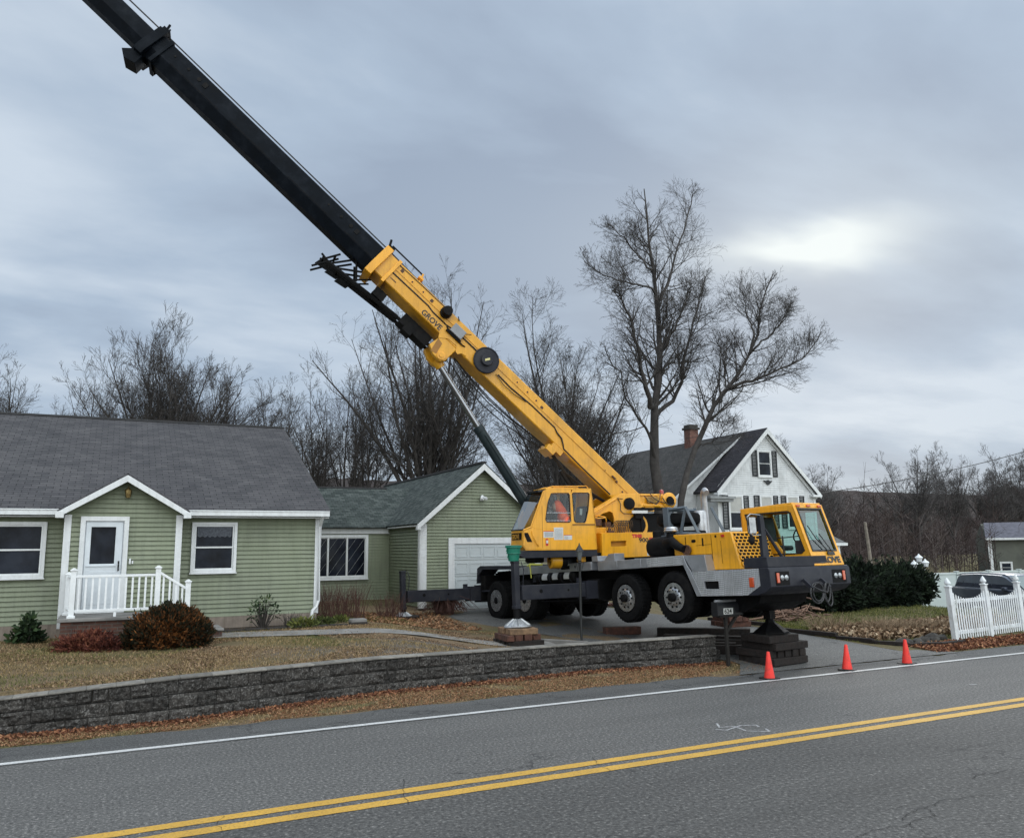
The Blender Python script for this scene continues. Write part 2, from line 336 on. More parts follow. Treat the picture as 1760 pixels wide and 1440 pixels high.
def strip(name,x0,x1,y0,y1,z,material,nx_=60,wob=0.,zf=None,ny_=1,edge=None):
    X=np.linspace(x0,x1,nx_); V=[];F=[]
    for q in range(ny_+1):
        for x in X:
            lo=y0(x) if callable(y0) else y0; hi=y1(x) if callable(y1) else y1
            y=lo+(hi-lo)*q/ny_; V.append((x,y,(zf(x,y) if zf else 0)+z))
    for q in range(ny_):
        for p in range(nx_-1): a=q*nx_+p; F.append((a,a+1,a+nx_+1,a+nx_))
    return rawmesh(name,V,F,material)
AS=asphalt('worn_asphalt',ASD,ASL,bluish=(1,1,1),patch=.57)
AS0=asphalt('coarse_asphalt',tuple(x*.62 for x in ASD),tuple(x*.74 for x in ASL),patch=.50,agg=22)
tag(strip('road',-90,300,8.73,12.34,.0,AS,2),kind='structure')
tag(strip('road',-90,300,-8,8.73,.0,AS0,2),kind='structure')
AS2=asphalt('shoulder_asphalt',(.055,.055,.056),(.095,.095,.095),patch=.35,agg=40)
def rag(x,s=1.): return .05*math.sin(x*3.1*s)+.035*math.sin(x*7.7*s+1)+.02*math.sin(x*17.3*s+2)
tag(strip('road_shoulder',-90,300,12.34,lambda x:13.42+rag(x)+.10*float(sst(4,8,np.array(x)))*(1 if -4<x<12 else .6)+(0 if x<11 or x>18 else -.24),.003,AS2,1400),kind='structure')
# paint
def paint(name,c,wear):
    m,nt,b=newmat(name); pos=nd(nt,'ShaderNodeNewGeometry').outputs['Position']
    w_=ramp(nt,noisy(nt,pos,38,5,.8),[(.46,c),(.60,tuple(x*.72 for x in c)),(.68,(.12,.115,.105))] if wear else [(.4,c),(.7,tuple(x*.8 for x in c))])
    l_=noisy(nt,pos,1.7,5,.6); x=nd(nt,'ShaderNodeMix',data_type='RGBA',blend_type='MULTIPLY'); x.inputs[0].default_value=.45; lk(nt,w_,x.inputs[6]); lk(nt,ramp(nt,l_,[(.3,(.6,.6,.6)),(.65,(1,1,1))]),x.inputs[7])
    lk(nt,x.outputs[2],b.inputs['Base Color']); b.inputs['Roughness'].default_value=.7; setbump(nt,b,noisy(nt,pos,80,3,.8),.4,.006)
    return m
WP=paint('white_line_paint',(.62,.62,.62),True); YP=paint('yellow_line_paint',(.62,.36,.055),True)
tag(strip('edge_line',-90,300,lambda x:12.385+rag(x*5)*.05,lambda x:12.505+rag(x*6+2)*.05,.008,WP,3000),kind='structure')
tag(strip('centre_line',-90,300,lambda x:8.845+rag(x*5)*.06,lambda x:9.01+rag(x*6+4)*.06,.005,YP,3000),kind='structure')
tag(strip('centre_line',-90,300,lambda x:8.53+rag(x*4+2)*.06,lambda x:8.71+rag(x*5+1)*.06,.005,YP,3000),kind='structure')
# survey mark sprayed on the lane and a small fleck farther on
def spray(pts,wd,z=.005):
    mb=MB()
    P=[vec(*p) for p in pts]; vs=[];F=[]
    for i,p in enumerate(P):
        d=P[min(i+1,len(P)-1)]-P[max(i-1,0)]; d/=np.linalg.norm(d)+1e-9; n_=vec(-d[1],d[0]); ww=wd*(.5+.25*math.sin(i*2.3)); vs+= [(*(p-n_*ww),z),(*(p+n_*ww),z)]
    for i in range(len(P)-1): F.append((2*i,2*i+1,2*i+3,2*i+2))
    return vs,F
SPM=mat('sprayed_white',(.5,.5,.51),(.22,.22,.23),ns=30,rough=.8)
mb=MB()
for pts,wd in SPRAYS:
    Q_=[]
    for a_,b_ in zip(pts[:-1],pts[1:]):
        for t_ in np.linspace(0,1,6,endpoint=False): Q_.append((a_[0]+(b_[0]-a_[0])*t_,a_[1]+(b_[1]-a_[1])*t_))
    Q_.append(pts[-1]); vs,F_=spray(Q_,wd); mb.add(vs,F_)
tag(build('road_marking',mb,SPM,fixn=False),kind='structure')
# tar-dark cracks and the open seam outside the edge line
CRK=mat('open_crack',(.012,.012,.013),(.02,.02,.02),ns=20,rough=.95)
mb=MB()
def crack(pts,wd,z):
    Q_=[];r2=random.Random(int(pts[0][0]*100))
    for a_,b_ in zip(pts[:-1],pts[1:]):
        n=max(2,int(math.dist(a_,b_)/.06))
        for q in range(n): t=q/n; Q_.append((a_[0]+(b_[0]-a_[0])*t+r2.uniform(-.02,.02),a_[1]+(b_[1]-a_[1])*t+r2.uniform(-.022,.022)))
    Q_.append(pts[-1]); vs,F_=spray(Q_,wd*.62*(.7+.5*r2.random()),z); mb.add(vs,F_)
for P_,wd in (([(9.48,6.33),(9.14,6.35),(9.02,6.38),(8.79,6.33)],.012),([(9.02,6.38),(8.98,6.50),(8.85,6.6)],.009),([(8.42,5.79),(8.24,5.87),(7.96,5.93),(7.7,5.94),(7.43,5.9),(7.15,5.85),(6.93,5.73)],.014),([(7.32,5.67),(7.1,5.68),(6.9,5.64),(6.74,5.65),(6.45,5.67),(6.16,5.61),(5.8,5.5)],.013),([(7.43,5.9),(7.38,5.75),(7.32,5.67)],.009),([(6.9,5.64),(6.8,5.4),(6.75,5.1)],.009),([(10.6,7.2),(10.2,7.28),(9.9,7.22),(9.7,7.3)],.008),([(3.2,9.35),(3.12,9.1),(3.0,8.8),(2.95,8.45)],.008),([(5.6,9.2),(5.5,8.9),(5.45,8.5)],.007),([(1.2,9.0),(1.1,8.7),(1.15,8.5)],.007),([(12.0,9.1),(12.1,8.85),(12.05,8.4)],.007),([(4.5,11.2),(4.9,11.25),(5.2,11.18)],.006)): crack(P_,wd,.0085)
for P_,wd in (([(11.9,13.13),(12.21,13.22),(12.84,13.21),(13.53,13.08),(14.13,13.01),(15.17,12.99),(16.19,12.91),(17.03,12.96)],.022),([(11.2,12.9),(11.6,13.0),(11.9,13.13),(12.0,13.3)],.03),([(12.84,13.21),(13.0,13.0),(12.9,12.8)],.012),([(-4,12.82),(-1,12.83),(1,12.74),(3.8,12.70),(7.7,12.80),(10,12.82),(11.2,12.9)],.02),([(-3,12.95),(0,12.90),(2,12.86)],.008),([(14.6,14.6),(15.4,14.4),(16.3,14.5)],.008)): crack(P_,wd,.0175)
tag(build('road_crack',mb,CRK,fixn=False),kind='structure')
# driveway
DW=asphalt('driveway_asphalt',(.075,.075,.075),(.12,.12,.118),patch=.45,agg=36)
def dwl(y): return np.interp(y,[13.2,14.3,14.9,17,23,26],[11.6,12.6,12.5,11.2,9.7,9.6])
def dwr(y): return np.interp(y,[13.2,13.6,14.3,15.2,17.6,20,26],[18.6,18.05,17.6,17.35,17.15,16.9,15.5])
V=[];F=[]; ny_=40; nx_=26
for q in range(ny_+1):
    y=13.25+(25.62-13.25)*q/ny_
    for p in range(nx_+1):
        x=dwl(y)+(dwr(y)-dwl(y))*p/nx_; V.append((x,y,max(float(drive_z(y)),hz_(x,y) if x<12.3 else 0)+.012))
for q in range(ny_):
    for p in range(nx_): a=q*(nx_+1)+p; F.append((a,a+1,a+nx_+2,a+nx_+1))
tag(rawmesh('driveway',V,F,DW),kind='structure')
# walkway from the porch to the driveway
CON=mat('worn_concrete',(.26,.25,.24),(.15,.145,.14),ns=2.5,rough=.9,bump=.3,bs=60,dirt=(.08,.075,.07),ds=2)
def wk(x): return np.interp(x,[1.6,2.4,4.2,6.5,8.2,10.2],[19.9,19.55,19.2,18.75,18.3,17.9])
tag(strip('walkway',2.0,10.0,lambda x:wk(x)-.45,lambda x:wk(x)+.45,.03,CON,60,zf=lambda x,y:hz_(x,y),ny_=4),kind='structure')
# ================================================================ materials for the houses
SID=mat('sage_vinyl_siding',(.200,.228,.152),(.172,.198,.132),ns=1.2,rough=.5,dirt=(.145,.155,.12),ds=.9,dd=.35,streak=.3)
SIDW=mat('white_clapboard',(.68,.70,.72),(.58,.60,.62),ns=1.5,rough=.55,dirt=(.3,.31,.31),ds=1.1,dd=.5,streak=.25)
TRIM=mat('white_trim',(.72,.74,.76),(.62,.64,.66),ns=2,rough=.45,dirt=(.35,.35,.33),ds=2,dd=.35,streak=.2)
FND=mat('stained_concrete',(.30,.25,.21),(.2,.165,.14),ns=2,rough=.9,bump=.3,dirt=(.07,.06,.055),ds=1.2,streak=.5)
GLD=mat('dark_window_glass',(.022,.027,.040),(.004,.005,.009),ns=1.3,rough=.1,spec=.10)
METAL=mat('galvanised_metal',(.45,.46,.47),(.3,.31,.32),ns=6,rough=.4,metal=.8)
def shingles(name,c1,c2,c3,along,rh=.14,bw=.30,dark=.35):
    m,nt,b=newmat(name); pos=nd(nt,'ShaderNodeNewGeometry').outputs['Position']; s=nd(nt,'ShaderNodeSeparateXYZ'); lk(nt,pos,s.inputs[0])
    c=nd(nt,'ShaderNodeCombineXYZ')
    if along=='x': lk(nt,s.outputs[0],c.inputs[0]); lk(nt,mth(nt,'MULTIPLY',s.outputs[1],1.1),c.inputs[1])
    else: lk(nt,s.outputs[1],c.inputs[0]); lk(nt,mth(nt,'MULTIPLY',s.outputs[0],1.31),c.inputs[1])
    # slight waviness of the courses
    wob=nd(nt,'ShaderNodeTexNoise'); lk(nt,c.outputs[0],wob.inputs['Vector']); wob.inputs['Scale'].default_value=1.3
    sv_=nd(nt,'ShaderNodeVectorMath',operation='SCALE'); lk(nt,wob.outputs['Color'],sv_.inputs[0]); sv_.inputs['Scale'].default_value=.035
    ad=nd(nt,'ShaderNodeVectorMath',operation='ADD'); lk(nt,c.outputs[0],ad.inputs[0]); lk(nt,sv_.outputs[0],ad.inputs[1])
    br=nd(nt,'ShaderNodeTexBrick'); lk(nt,ad.outputs[0],br.inputs['Vector']); br.inputs['Scale'].default_value=1; br.inputs['Brick Width'].default_value=bw; br.inputs['Row Height'].default_value=rh; br.inputs['Mortar Size'].default_value=.007; br.inputs['Mortar Smooth'].default_value=.3
    br.inputs['Color1'].default_value=(*c1,1); br.inputs['Color2'].default_value=(*c2,1); br.inputs['Mortar'].default_value=(*[x*dark for x in c3],1); br.inputs['Bias'].default_value=0
    x=nd(nt,'ShaderNodeMix',data_type='RGBA',blend_type='MULTIPLY'); x.inputs[0].default_value=1
    lk(nt,br.outputs['Color'],x.inputs[6]); lk(nt,ramp(nt,noisy(nt,pos,1.6,6,.7),[(.3,(.72,.72,.74)),(.7,(1.18,1.16,1.14))]),x.inputs[7])
    y=nd(nt,'ShaderNodeMix',data_type='RGBA',blend_type='MULTIPLY'); y.inputs[0].default_value=.6; lk(nt,x.outputs[2],y.inputs[6]); lk(nt,ramp(nt,noisy(nt,pos,120,3,.8),[(.35,(.6,.6,.6)),(.65,(1.4,1.4,1.4))]),y.inputs[7])
    lk(nt,y.outputs[2],b.inputs['Base Color']); b.inputs['Roughness'].default_value=.9; b.inputs['Specular IOR Level'].default_value=.25
    # saw-tooth relief down the slope plus slots
    fr=mth(nt,'FRACT',mth(nt,'DIVIDE',nd_sep(nt,ad.outputs[0]),rh)); hgt_=mth(nt,'SUBTRACT',mth(nt,'SUBTRACT',1,fr),mth(nt,'MULTIPLY',br.outputs['Fac'],.7))
    setbump(nt,b,hgt_,.8,.012)
    return m
def nd_sep(nt,v):
    s=nd(nt,'ShaderNodeSeparateXYZ'); lk(nt,v,s.inputs[0]); return s.outputs[1]
RFM=shingles('charcoal_shingles',(.088,.086,.092),(.06,.06,.066),(.05,.05,.055),'x')
RFG=shingles('green_shingles',(.085,.10,.096),(.036,.047,.045),(.03,.04,.038),'x',rh=.125,bw=.22)
RFGy=shingles('green_shingles_side',(.085,.10,.096),(.036,.047,.045),(.03,.04,.038),'y',rh=.125,bw=.22)
RFW=shingles('black_shingles',(.045,.042,.05),(.028,.028,.034),(.02,.02,.02),'y',rh=.16,bw=.35)
RFW2=shingles('weathered_shingles',(.07,.068,.066),(.045,.045,.045),(.03,.03,.03),'y',rh=.16,bw=.35)
RFEX=mat('roof_edge_dark',(.045,.045,.048),rough=.9)
def siding(mb,fr,xl,xr,z0,z1,course=.105,lip=.034):
    fl=lambda f,z: f(z) if callable(f) else f
    n=max(1,int(round((z1-z0)/course))); c=(z1-z0)/n
    for i in range(n):
        a=z0+i*c; t=a+c
        xa,xb,xc,xd=fl(xl,a),fl(xr,a),fl(xl,t),fl(xr,t)
        if xb-xa<.01: continue
        if xd-xc<0: xc=xd=(xc+xd)/2
        mb.rv=random.random()
        mb.add([fr(xa,lip-.018,a),fr(xb,lip-.018,a),fr(xd,-.018,t),fr(xc,-.018,t),fr(xa,-.024,a),fr(xb,-.024,a)],[(0,1,2,3),(4,5,1,0)])
def sash(parent,fr,x0,x1,z0,z1,cas=.07,double=True,name='window',cols=1,lattice=False,label=None,trimm=None,blind=False):
    """window > frame casing is the part, pane and sash are sub-parts"""
    T=trimm or TRIM
    mb=MB(); o=[(x0,z0),(x1,z0),(x1,z1),(x0,z1)]; i_=[(x0+cas,z0+cas),(x1-cas,z0+cas),(x1-cas,z1-cas),(x0+cas,z1-cas)]
    mb.ring(o,i_,.0,.075,fr); mb.box((x0-.02,0,z0-.03),(x1+.02,.095,z0),fr)
    wnd=build(name,mb,T,parent,bev=.004,label=label)
    mb=MB(); w=(x1-x0-2*cas)/cols; s=.035
    for k in range(cols):
        a=x0+cas+k*w; b_=a+w
        if cols>1: mb.box((a-.025 if k else a,.0,z0+cas),(a+.025 if k else a+.01,.07,z1-cas),fr)
        zm=(z0+z1)/2
        for (lo,hi,d) in (((z0+cas,zm+.015,.038),(zm-.015,z1-cas,.05)) if double else ((z0+cas,z1-cas,.045),)):
            mb.ring([(a+.004,lo),(b_-.004,lo),(b_-.004,hi),(a+.004,hi)],[(a+s,lo+s),(b_-s,lo+s),(b_-s,hi-s),(a+s,hi-s)],.0,d,fr)
    build('sash',mb,T,wnd)
    mb=MB()
    for k in range(cols):
        a=x0+cas+k*w; mb.add([fr(a+.02,.029,z0+cas),fr(a+w-.02,.029,z0+cas),fr(a+w-.02,.029,z1-cas),fr(a+.02,.029,z1-cas)],[(0,1,2,3)])
    build('pane',mb,GLD,wnd)
    if blind:
        mb=MB(); mb.add([fr(x0+cas+s,.034,(z0+z1)/2+.02),fr(x1-cas-s,.034,(z0+z1)/2+.02),fr(x1-cas-s,.034,z1-cas-s),fr(x0+cas+s,.034,z1-cas-s)],[(0,1,2,3)]); build('blind',mb,BLIND,wnd)
    if lattice:
        mb=MB()
        for k in range(cols):
            a=x0+cas+k*w+s; b_=a+w-2*s; lo,hi=z0+cas+s,z1-cas-s; W=b_-a; Hh=hi-lo; px,pz=.30,.42
            t=-Hh/pz*px
            for sgn in (1,):
                c=-Hh*px/pz
                while c<W+Hh*px/pz:
                    # line x = c + (z)*px/pz*sgn clipped
                    pts=[]
                    for zz_ in np.linspace(0,Hh,25):
                        xx=c+zz_*px/pz if sgn>0 else c+(Hh-zz_)*px/pz
                        if 0<=xx<=W: pts.append((a+xx,.034,lo+zz_))
                    if len(pts)>1: mb.tube([pts[0],pts[-1]],.007,4,fr)
                    c+=px
        build('lattice',mb,METAL,wnd)
    return wnd
BLIND=mat('window_blind',(.45,.45,.43),(.38,.38,.37),rough=.8)
def slab(mb,p0,p1,p2,p3,th):
    """roof plane from four corners with thickness downward"""
    P=[vec(*p) for p in(p0,p1,p2,p3)]; n=np.cross(P[1]-P[0],P[3]-P[0]); n/=np.linalg.norm(n)
    if n[2]<0: n=-n
    D=[p-n*th for p in P]
    mb.add(P+D,[(0,1,2,3),(7,6,5,4),(0,4,5,1),(1,5,6,2),(2,6,7,3),(3,7,4,0)])
# ================================================================ main house (ranch, porch, breezeway, garage)
H=thing('house','long sage green ranch house with a white railed porch and an attached garage','house',(0,21,.7))
fm=lambda x,d,z:vec(x,21-d,z)
mb=MB(); siding(mb,fm,-9.2,4.84,1.06,3.46); 
# porch front and gable
fp=lambda x,d,z:vec(x,20.4-d,z)
rk=lambda z:(4.22-z)/.63
siding(mb,fp,lambda z:max(-.86,.33-rk(z)) if z>3.42 else -.84,lambda z:min(1.5,.33+rk(z)) if z>3.42 else 1.5,1.30,4.22)
fpl=lambda y,d,z:vec(-.84-d,y,z); siding(mb,fpl,20.4,21,1.1,3.4); fpr=lambda y,d,z:vec(1.5+d,y,z); siding(mb,fpr,20.4,21,1.3,3.4)
# breezeway
fb=lambda x,d,z:vec(x,28.92-d,z); siding(mb,fb,4.9,9.26,.72,3.22)
# garage front, gable, left wall, right wall
fg=lambda x,d,z:vec(x,25.6-d,z)
gk=lambda z:(5.36-z)/.86
siding(mb,fg,lambda z:9.28 if z<3.4 else max(9.28,11.49-gk(z)),lambda z:13.7 if z<3.4 else min(13.7,11.49+gk(z)),.70,5.36)
fgl=lambda y,d,z:vec(9.26-d,y,z); siding(mb,fgl,25.6,36.4,.74,3.40)
fgr=lambda y,d,z:vec(13.72+d,y,z); siding(mb,fgr,25.6,36.4,.74,3.40)
frr=lambda y,d,z:vec(4.86+d,y,z)
siding(mb,frr,lambda z:21 if z<3.5 else min(27.3,21+(z-3.5)/.4545),lambda z:33.6 if z<3.5 else max(27.3,33.6-(z-3.5)/.4545),1.06,6.3)
build('siding',mb,SID,H,fixn=False)
# solid cores behind the siding
mb=MB(); mb.prism([(21.03,.9),(33.6,.9),(33.6,3.45),(27.3,6.3),(21.03,3.45)],-9.2,4.83,lambda y,x,z:vec(x,y,z)); mb.box((-.81,20.43,1.0),(1.47,21,3.5)); mb.prism([(-.81,3.5),(1.46,3.5),(.33,4.18)],20.43,21.5)
mb.box((4.83,28.95,.6),(9.3,34,3.3)); mb.prism([(9.29,.6),(13.69,.6),(13.69,3.42),(11.49,5.31),(9.29,3.42)],25.63,36.4)
build('wall',mb,SID,H)
mb=MB(); mb.box((-9.25,20.97,.3),(4.83,21.1,1.055)); mb.box((4.7,21.0,.3),(4.83,33.6,1.055)); mb.box((4.85,28.9,.3),(9.2,29.1,.72)); mb.box((9.27,25.62,.3),(9.4,36.4,.73)); mb.box((9.27,25.62,.3),(10.3,25.8,.69)); mb.box((12.7,25.62,.3),(13.7,25.8,.69))
build('foundation',mb,FND,H)
# roofs
mb=MB(); th=.07
slab(mb,(-9.6,20.66,3.60),(5.05,20.66,3.60),(5.05,27.3,6.62),(-9.6,27.3,6.62),th); slab(mb,(-9.6,27.3,6.62),(5.05,27.3,6.62),(5.05,33.95,3.6),(-9.6,33.95,3.6),th)
rf=build('roof',mb,[RFM],H)
mb=MB(); mb.box((-9.6,27.22,6.60),(5.06,27.38,6.655)); build('ridge_cap',mb,RFEX,rf)
mb=MB(); slab(mb,(-1.02,20.12,3.52),(.33,20.12,4.36),(.33,23,4.36),(-1.02,23,3.52),.04); slab(mb,(.33,20.12,4.36),(1.68,20.12,3.52),(1.68,23,3.52),(.33,23,4.36),.04)
build('porch_roof',mb,RFM,H)
mb=MB(); slab(mb,(4.9,28.68,3.40),(11,28.68,3.40),(11,31.4,5.0),(4.9,31.4,5.0),.05); slab(mb,(4.9,31.4,5.0),(11,31.4,5.0),(11,34.2,3.4),(4.9,34.2,3.4),.05)
build('breezeway_roof',mb,RFG,H)
mb=MB(); slab(mb,(9.05,25.36,3.43),(11.49,25.36,5.53),(11.49,36.6,5.53),(9.05,36.6,3.43),.05); slab(mb,(11.49,25.36,5.53),(13.93,25.36,3.43),(13.93,36.6,3.43),(11.49,36.6,5.53),.05)
gr=build('garage_roof',mb,RFGy,H)
mb=MB(); mb.box((11.40,25.36,5.50),(11.58,36.6,5.56)); build('ridge_cap',mb,RFEX,gr)
mb=MB(); mb.box((4.95,31.33,4.98),(9.9,31.47,5.035)); build('ridge_cap',mb,RFEX,H)
# gutters and eave trim
mb=MB()
for xa,xb in((-9.6,-1.0),(1.62,5.02)):
    mb.box((xa,20.70,3.40),(xb,20.97,3.425)); mb.box((xa,20.655,3.46),(xb,20.70,3.53)); mb.box((xa,20.60,3.44),(xb,20.655,3.56)); mb.box((xa,20.585,3.545),(xb,20.60,3.575)); 
mb.box((4.98,20.6,3.41),(5.03,27.3,3.5)) if False else None
build('gutter',mb,TRIM,H,bev=.006)
mb=MB(); mb.tube([(4.86,20.66,3.45),(4.86,20.80,3.32),(4.86,20.92,3.2),(4.86,20.93,1.35),(4.80,20.90,1.2),(4.70,20.84,1.12),(4.67,20.83,.95),(4.67,20.83,.82)],.042,6)
build('downspout',mb,TRIM,H,sharp=50)
mb=MB()
for x0,x1,y,z0,z1 in((4.75,4.87,20.975,1.04,3.42),(-.87,-.73,20.37,1.0,3.44),(1.40,1.54,20.37,1.30,3.44),(9.255,9.47,25.565,.68,3.43),(13.5,13.72,25.565,.68,3.43)): mb.box((x0,y,z0),(x1,y+.03,z1))
mb.box((9.225,25.57,.68),(9.254,25.75,3.40)); mb.box((9.2,28.88,3.17),(9.258,28.93,3.2))
build('corner_board',mb,TRIM,H,bev=.004)
mb=MB()
def rake(mb,xa,za,xm,zm,y,w,t=.03,dl=.02):
    for s in(-1,1):
        X0=xm+s*(xm-xa); mb.prism([(X0,za),(xm,zm),(xm,zm-w*1.15),(X0,za-w)],y-dl,y-dl+t) 
rake(mb,-1.0,3.49,.33,4.32,20.13,.13); rake(mb,9.07,3.40,11.49,5.475,25.37,.19)
mb.box((-1.04,20.10,3.36),(-.88,20.36,3.50)); mb.box((1.54,20.10,3.36),(1.70,20.36,3.50))
mb.box((4.95,28.86,3.17),(9.2,28.90,3.385))
mb.box((9.08,25.36,3.22),(9.2,25.56,3.37)); mb.box((9.10,25.6,3.34),(9.24,28.7,3.42)) 
build('rake_board',mb,TRIM,H,bev=.004)
# windows
sash(H,fm,1.80,2.84,2.10,3.30,label='double-hung window with a lace valance right of the porch')
sash(H,fm,-2.26,-1.22,2.07,3.30); sash(H,fm,-3.28,-2.26,2.07,3.30)
LACE=mat('lace_curtain',(.10,.11,.13),(.05,.055,.07),ns=25,rough=.9)
mb=MB(); n=24
for k in range(n):
    a=1.93+(2.71-1.93)*k/n; b_=a+.78/n; za=2.98-.04*abs(math.sin(k*.9)); mb.add([fm(a,.0335,za),fm(b_,.0335,2.98-.04*abs(math.sin(k*.9+.9))),fm(b_,.0335,3.19),fm(a,.0335,3.19)],[(0,1,2,3)])
build('valance',mb,LACE,H)
sash(H,fb,5.55,8.45,1.58,3.13,cas=.09,double=False,cols=4,lattice=True,label='bow window with diamond lattice panes')
# front door
mb=MB(); mb.ring([(-.55,1.30),(.42,1.30),(.42,3.40),(-.55,3.40)],[(-.45,1.33),(.32,1.33),(.32,3.30),(-.45,3.30)],0,.085,fp)
dr=build('door_frame',mb,TRIM,H,bev=.005)
mb=MB(); mb.box((-.45,.005,1.33),(.32,.03,3.30),fp)
mb.ring([(-.43,1.36),(.30,1.36),(.30,3.28),(-.43,3.28)],[(-.33,2.36),(.16,2.36),(.16,3.17),(-.33,3.17)],.03,.055,fp)
mb.ring([(-.33,1.48),(.2,1.48),(.2,2.2),(-.33,2.2)],[(-.28,1.53),(.15,1.53),(.15,2.15),(-.28,2.15)],.05,.058,fp)
mb.box((-.40,.05,2.305),(.2,.075,2.335),fp)
DRM=mat('white_storm_door',(.62,.66,.70),(.5,.54,.58),ns=1.5,rough=.35)
d_=build('front_door',mb,DRM,H,bev=.003)
mb=MB(); mb.add([fp(-.33,.033,2.36),fp(.16,.033,2.36),fp(.16,.033,3.17),fp(-.33,.033,3.17)],[(0,1,2,3)]); build('pane',mb,GLD,d_)
DK=mat('dark_hardware',(.03,.03,.03),rough=.3,metal=.8)
mb=MB(); mb.box((.235,.05,2.2),(.265,.065,2.42),fp); mb.tube([(.25,.07,2.36),(.25,.12,2.34),(.25,.12,2.24),(.25,.07,2.22)],.012,6,fp); build('door_handle',mb,DK,d_)
mb=MB(); mb.box((.46,.0,2.35),(.5,.035,2.47),fp); mb.box((.52,.0,2.35),(.55,.03,2.42),fp); build('doorbell',mb,TRIM,H)
BR=mat('aged_brass',(.22,.16,.06),(.12,.08,.03),ns=20,rough=.45,metal=.7)
mb=MB(); mb.lathe([(.055,0),(.055,.02),(.02,.03),(.015,.08)],(.34,.02,3.98),(0,1,0),10,fp); mb.lathe([(.02,-.12),(.05,-.11),(.062,-.03),(.07,.05),(.055,.075),(.015,.12),(.01,.15)],(.36,.12,3.93),(0,0,1),8,fp); mb.tube([(.34,.05,3.98),(.35,.1,4.04),(.36,.12,4.02)],.009,5,fp)
build('porch_light',mb,BR,H)
mb=MB(); mb.lathe([(.06,0),(.06,.03),(.03,.05)],(11.49,.02,4.35),(0,1,0),12,fg)
for dx in(-.1,.1): mb.lathe([(.03,-.02),(.045,.05),(.055,.13),(.05,.135)],(11.49+dx*.5,.07,4.33),(dx*4,1,-.7+dx*2),12,fg)
mb.lathe([(.02,0),(.035,.05),(.03,.08)],(11.49,.07,4.3),(0,.4,-1),8,fg)
build('flood_light',mb,TRIM,H)
# garage door
mb=MB(); mb.ring([(10.24,.60),(12.74,.60),(12.74,2.96),(10.24,2.96)],[(10.45,.60),(12.53,.60),(12.53,2.76),(10.45,2.76)],0,.07,fg); build('garage_door_frame',mb,TRIM,H,bev=.004)
GDM=mat('garage_door_white',(.50,.54,.56),(.42,.46,.48),ns=1.2,rough=.5,dirt=(.3,.32,.32),ds=1.2,dd=.4)
mb=MB()
for r_ in range(4):
    z0=.6+r_*.54; mb.box((10.45,.004,z0+.006),(12.53,.03,z0+.534),fg)
    for c_ in range(4):
        xa=10.51+c_*.51; mb.ring([(xa,z0+.09),(xa+.44,z0+.09),(xa+.44,z0+.45),(xa,z0+.45)],[(xa+.035,z0+.125),(xa+.405,z0+.125),(xa+.405,z0+.415),(xa+.035,z0+.415)],.03,.042,fg)
build('garage_door',mb,GDM,H)
# porch base, slab, steps
def brickmat(name,c1,c2,mortar,sc=1.):
    m,nt,b=newmat(name); pos=nd(nt,'ShaderNodeNewGeometry').outputs['Position']; s=nd(nt,'ShaderNodeSeparateXYZ'); lk(nt,pos,s.inputs[0]); c=nd(nt,'ShaderNodeCombineXYZ'); lk(nt,mth(nt,'ADD',s.outputs[0],s.outputs[1]),c.inputs[0]); lk(nt,s.outputs[2],c.inputs[1])
    br=nd(nt,'ShaderNodeTexBrick'); lk(nt,c.outputs[0],br.inputs['Vector']); br.inputs['Scale'].default_value=sc; br.inputs['Brick Width'].default_value=.21; br.inputs['Row Height'].default_value=.072; br.inputs['Mortar Size'].default_value=.008
    br.inputs['Color1'].default_value=(*c1,1); br.inputs['Color2'].default_value=(*c2,1); br.inputs['Mortar'].default_value=(*mortar,1)
    x=nd(nt,'ShaderNodeMix',data_type='RGBA',blend_type='MULTIPLY'); x.inputs[0].default_value=1; lk(nt,br.outputs[0],x.inputs[6]); lk(nt,ramp(nt,noisy(nt,pos,5,5,.7),[(.3,(.5,.5,.5)),(.7,(1.2,1.15,1.1))]),x.inputs[7]); lk(nt,x.outputs[2],b.inputs['Base Color']); b.inputs['Roughness'].default_value=.9; setbump(nt,b,mth(nt,'SUBTRACT',1,br.outputs['Fac']),.6,.01); return m
BRK=brickmat('dark_red_brick',(.12,.055,.04),(.07,.035,.028),(.10,.09,.08))
mb=MB(); mb.box((-.76,19.13,.4),(1.72,20.4,1.22)); mb.box((1.72,19.3,.4),(2.05,20.4,1.04)); mb.box((2.05,19.3,.4),(2.38,20.4,.88)); build('porch_base',mb,BRK,H)
mb=MB(); mb.box((-.82,19.07,1.22),(1.76,20.4,1.29)); mb.box((1.72,19.27,1.04),(2.09,20.4,1.10)) ; mb.box((2.05,19.27,.88),(2.42,20.4,.93)); build('porch_slab',mb,CON,H,bev=.012)
# railing: posts, rails and balusters
RY=19.22
VN=mat('white_vinyl',(.78,.8,.82),(.72,.74,.76),ns=2,rough=.3,dirt=(.5,.5,.48),ds=3,dd=.25)
rl=thing('porch_railing','white vinyl railing with capped posts around the front porch','railing',(.4,RY,1.29))
def rpost(x,y,z0,z1):
    mb=MB(); mb.box((x-.052,y-.052,z0),(x+.052,y+.052,z1)); mb.box((x-.075,y-.075,z0),(x+.075,y+.075,z0+.05)); mb.box((x-.07,y-.07,z1),(x+.07,y+.07,z1+.025)); mb.prism([(x-.06,z1+.025),(x+.06,z1+.025),(x+.015,z1+.06),(x-.015,z1+.06)],y-.06,y+.06); build('post',mb,VN,rl,bev=.004)
rpost(-.58,RY,1.29,2.24); rpost(1.02,RY,1.29,2.26); rpost(1.63,RY,.93,1.95); rpost(-.70,20.24,1.29,2.14)
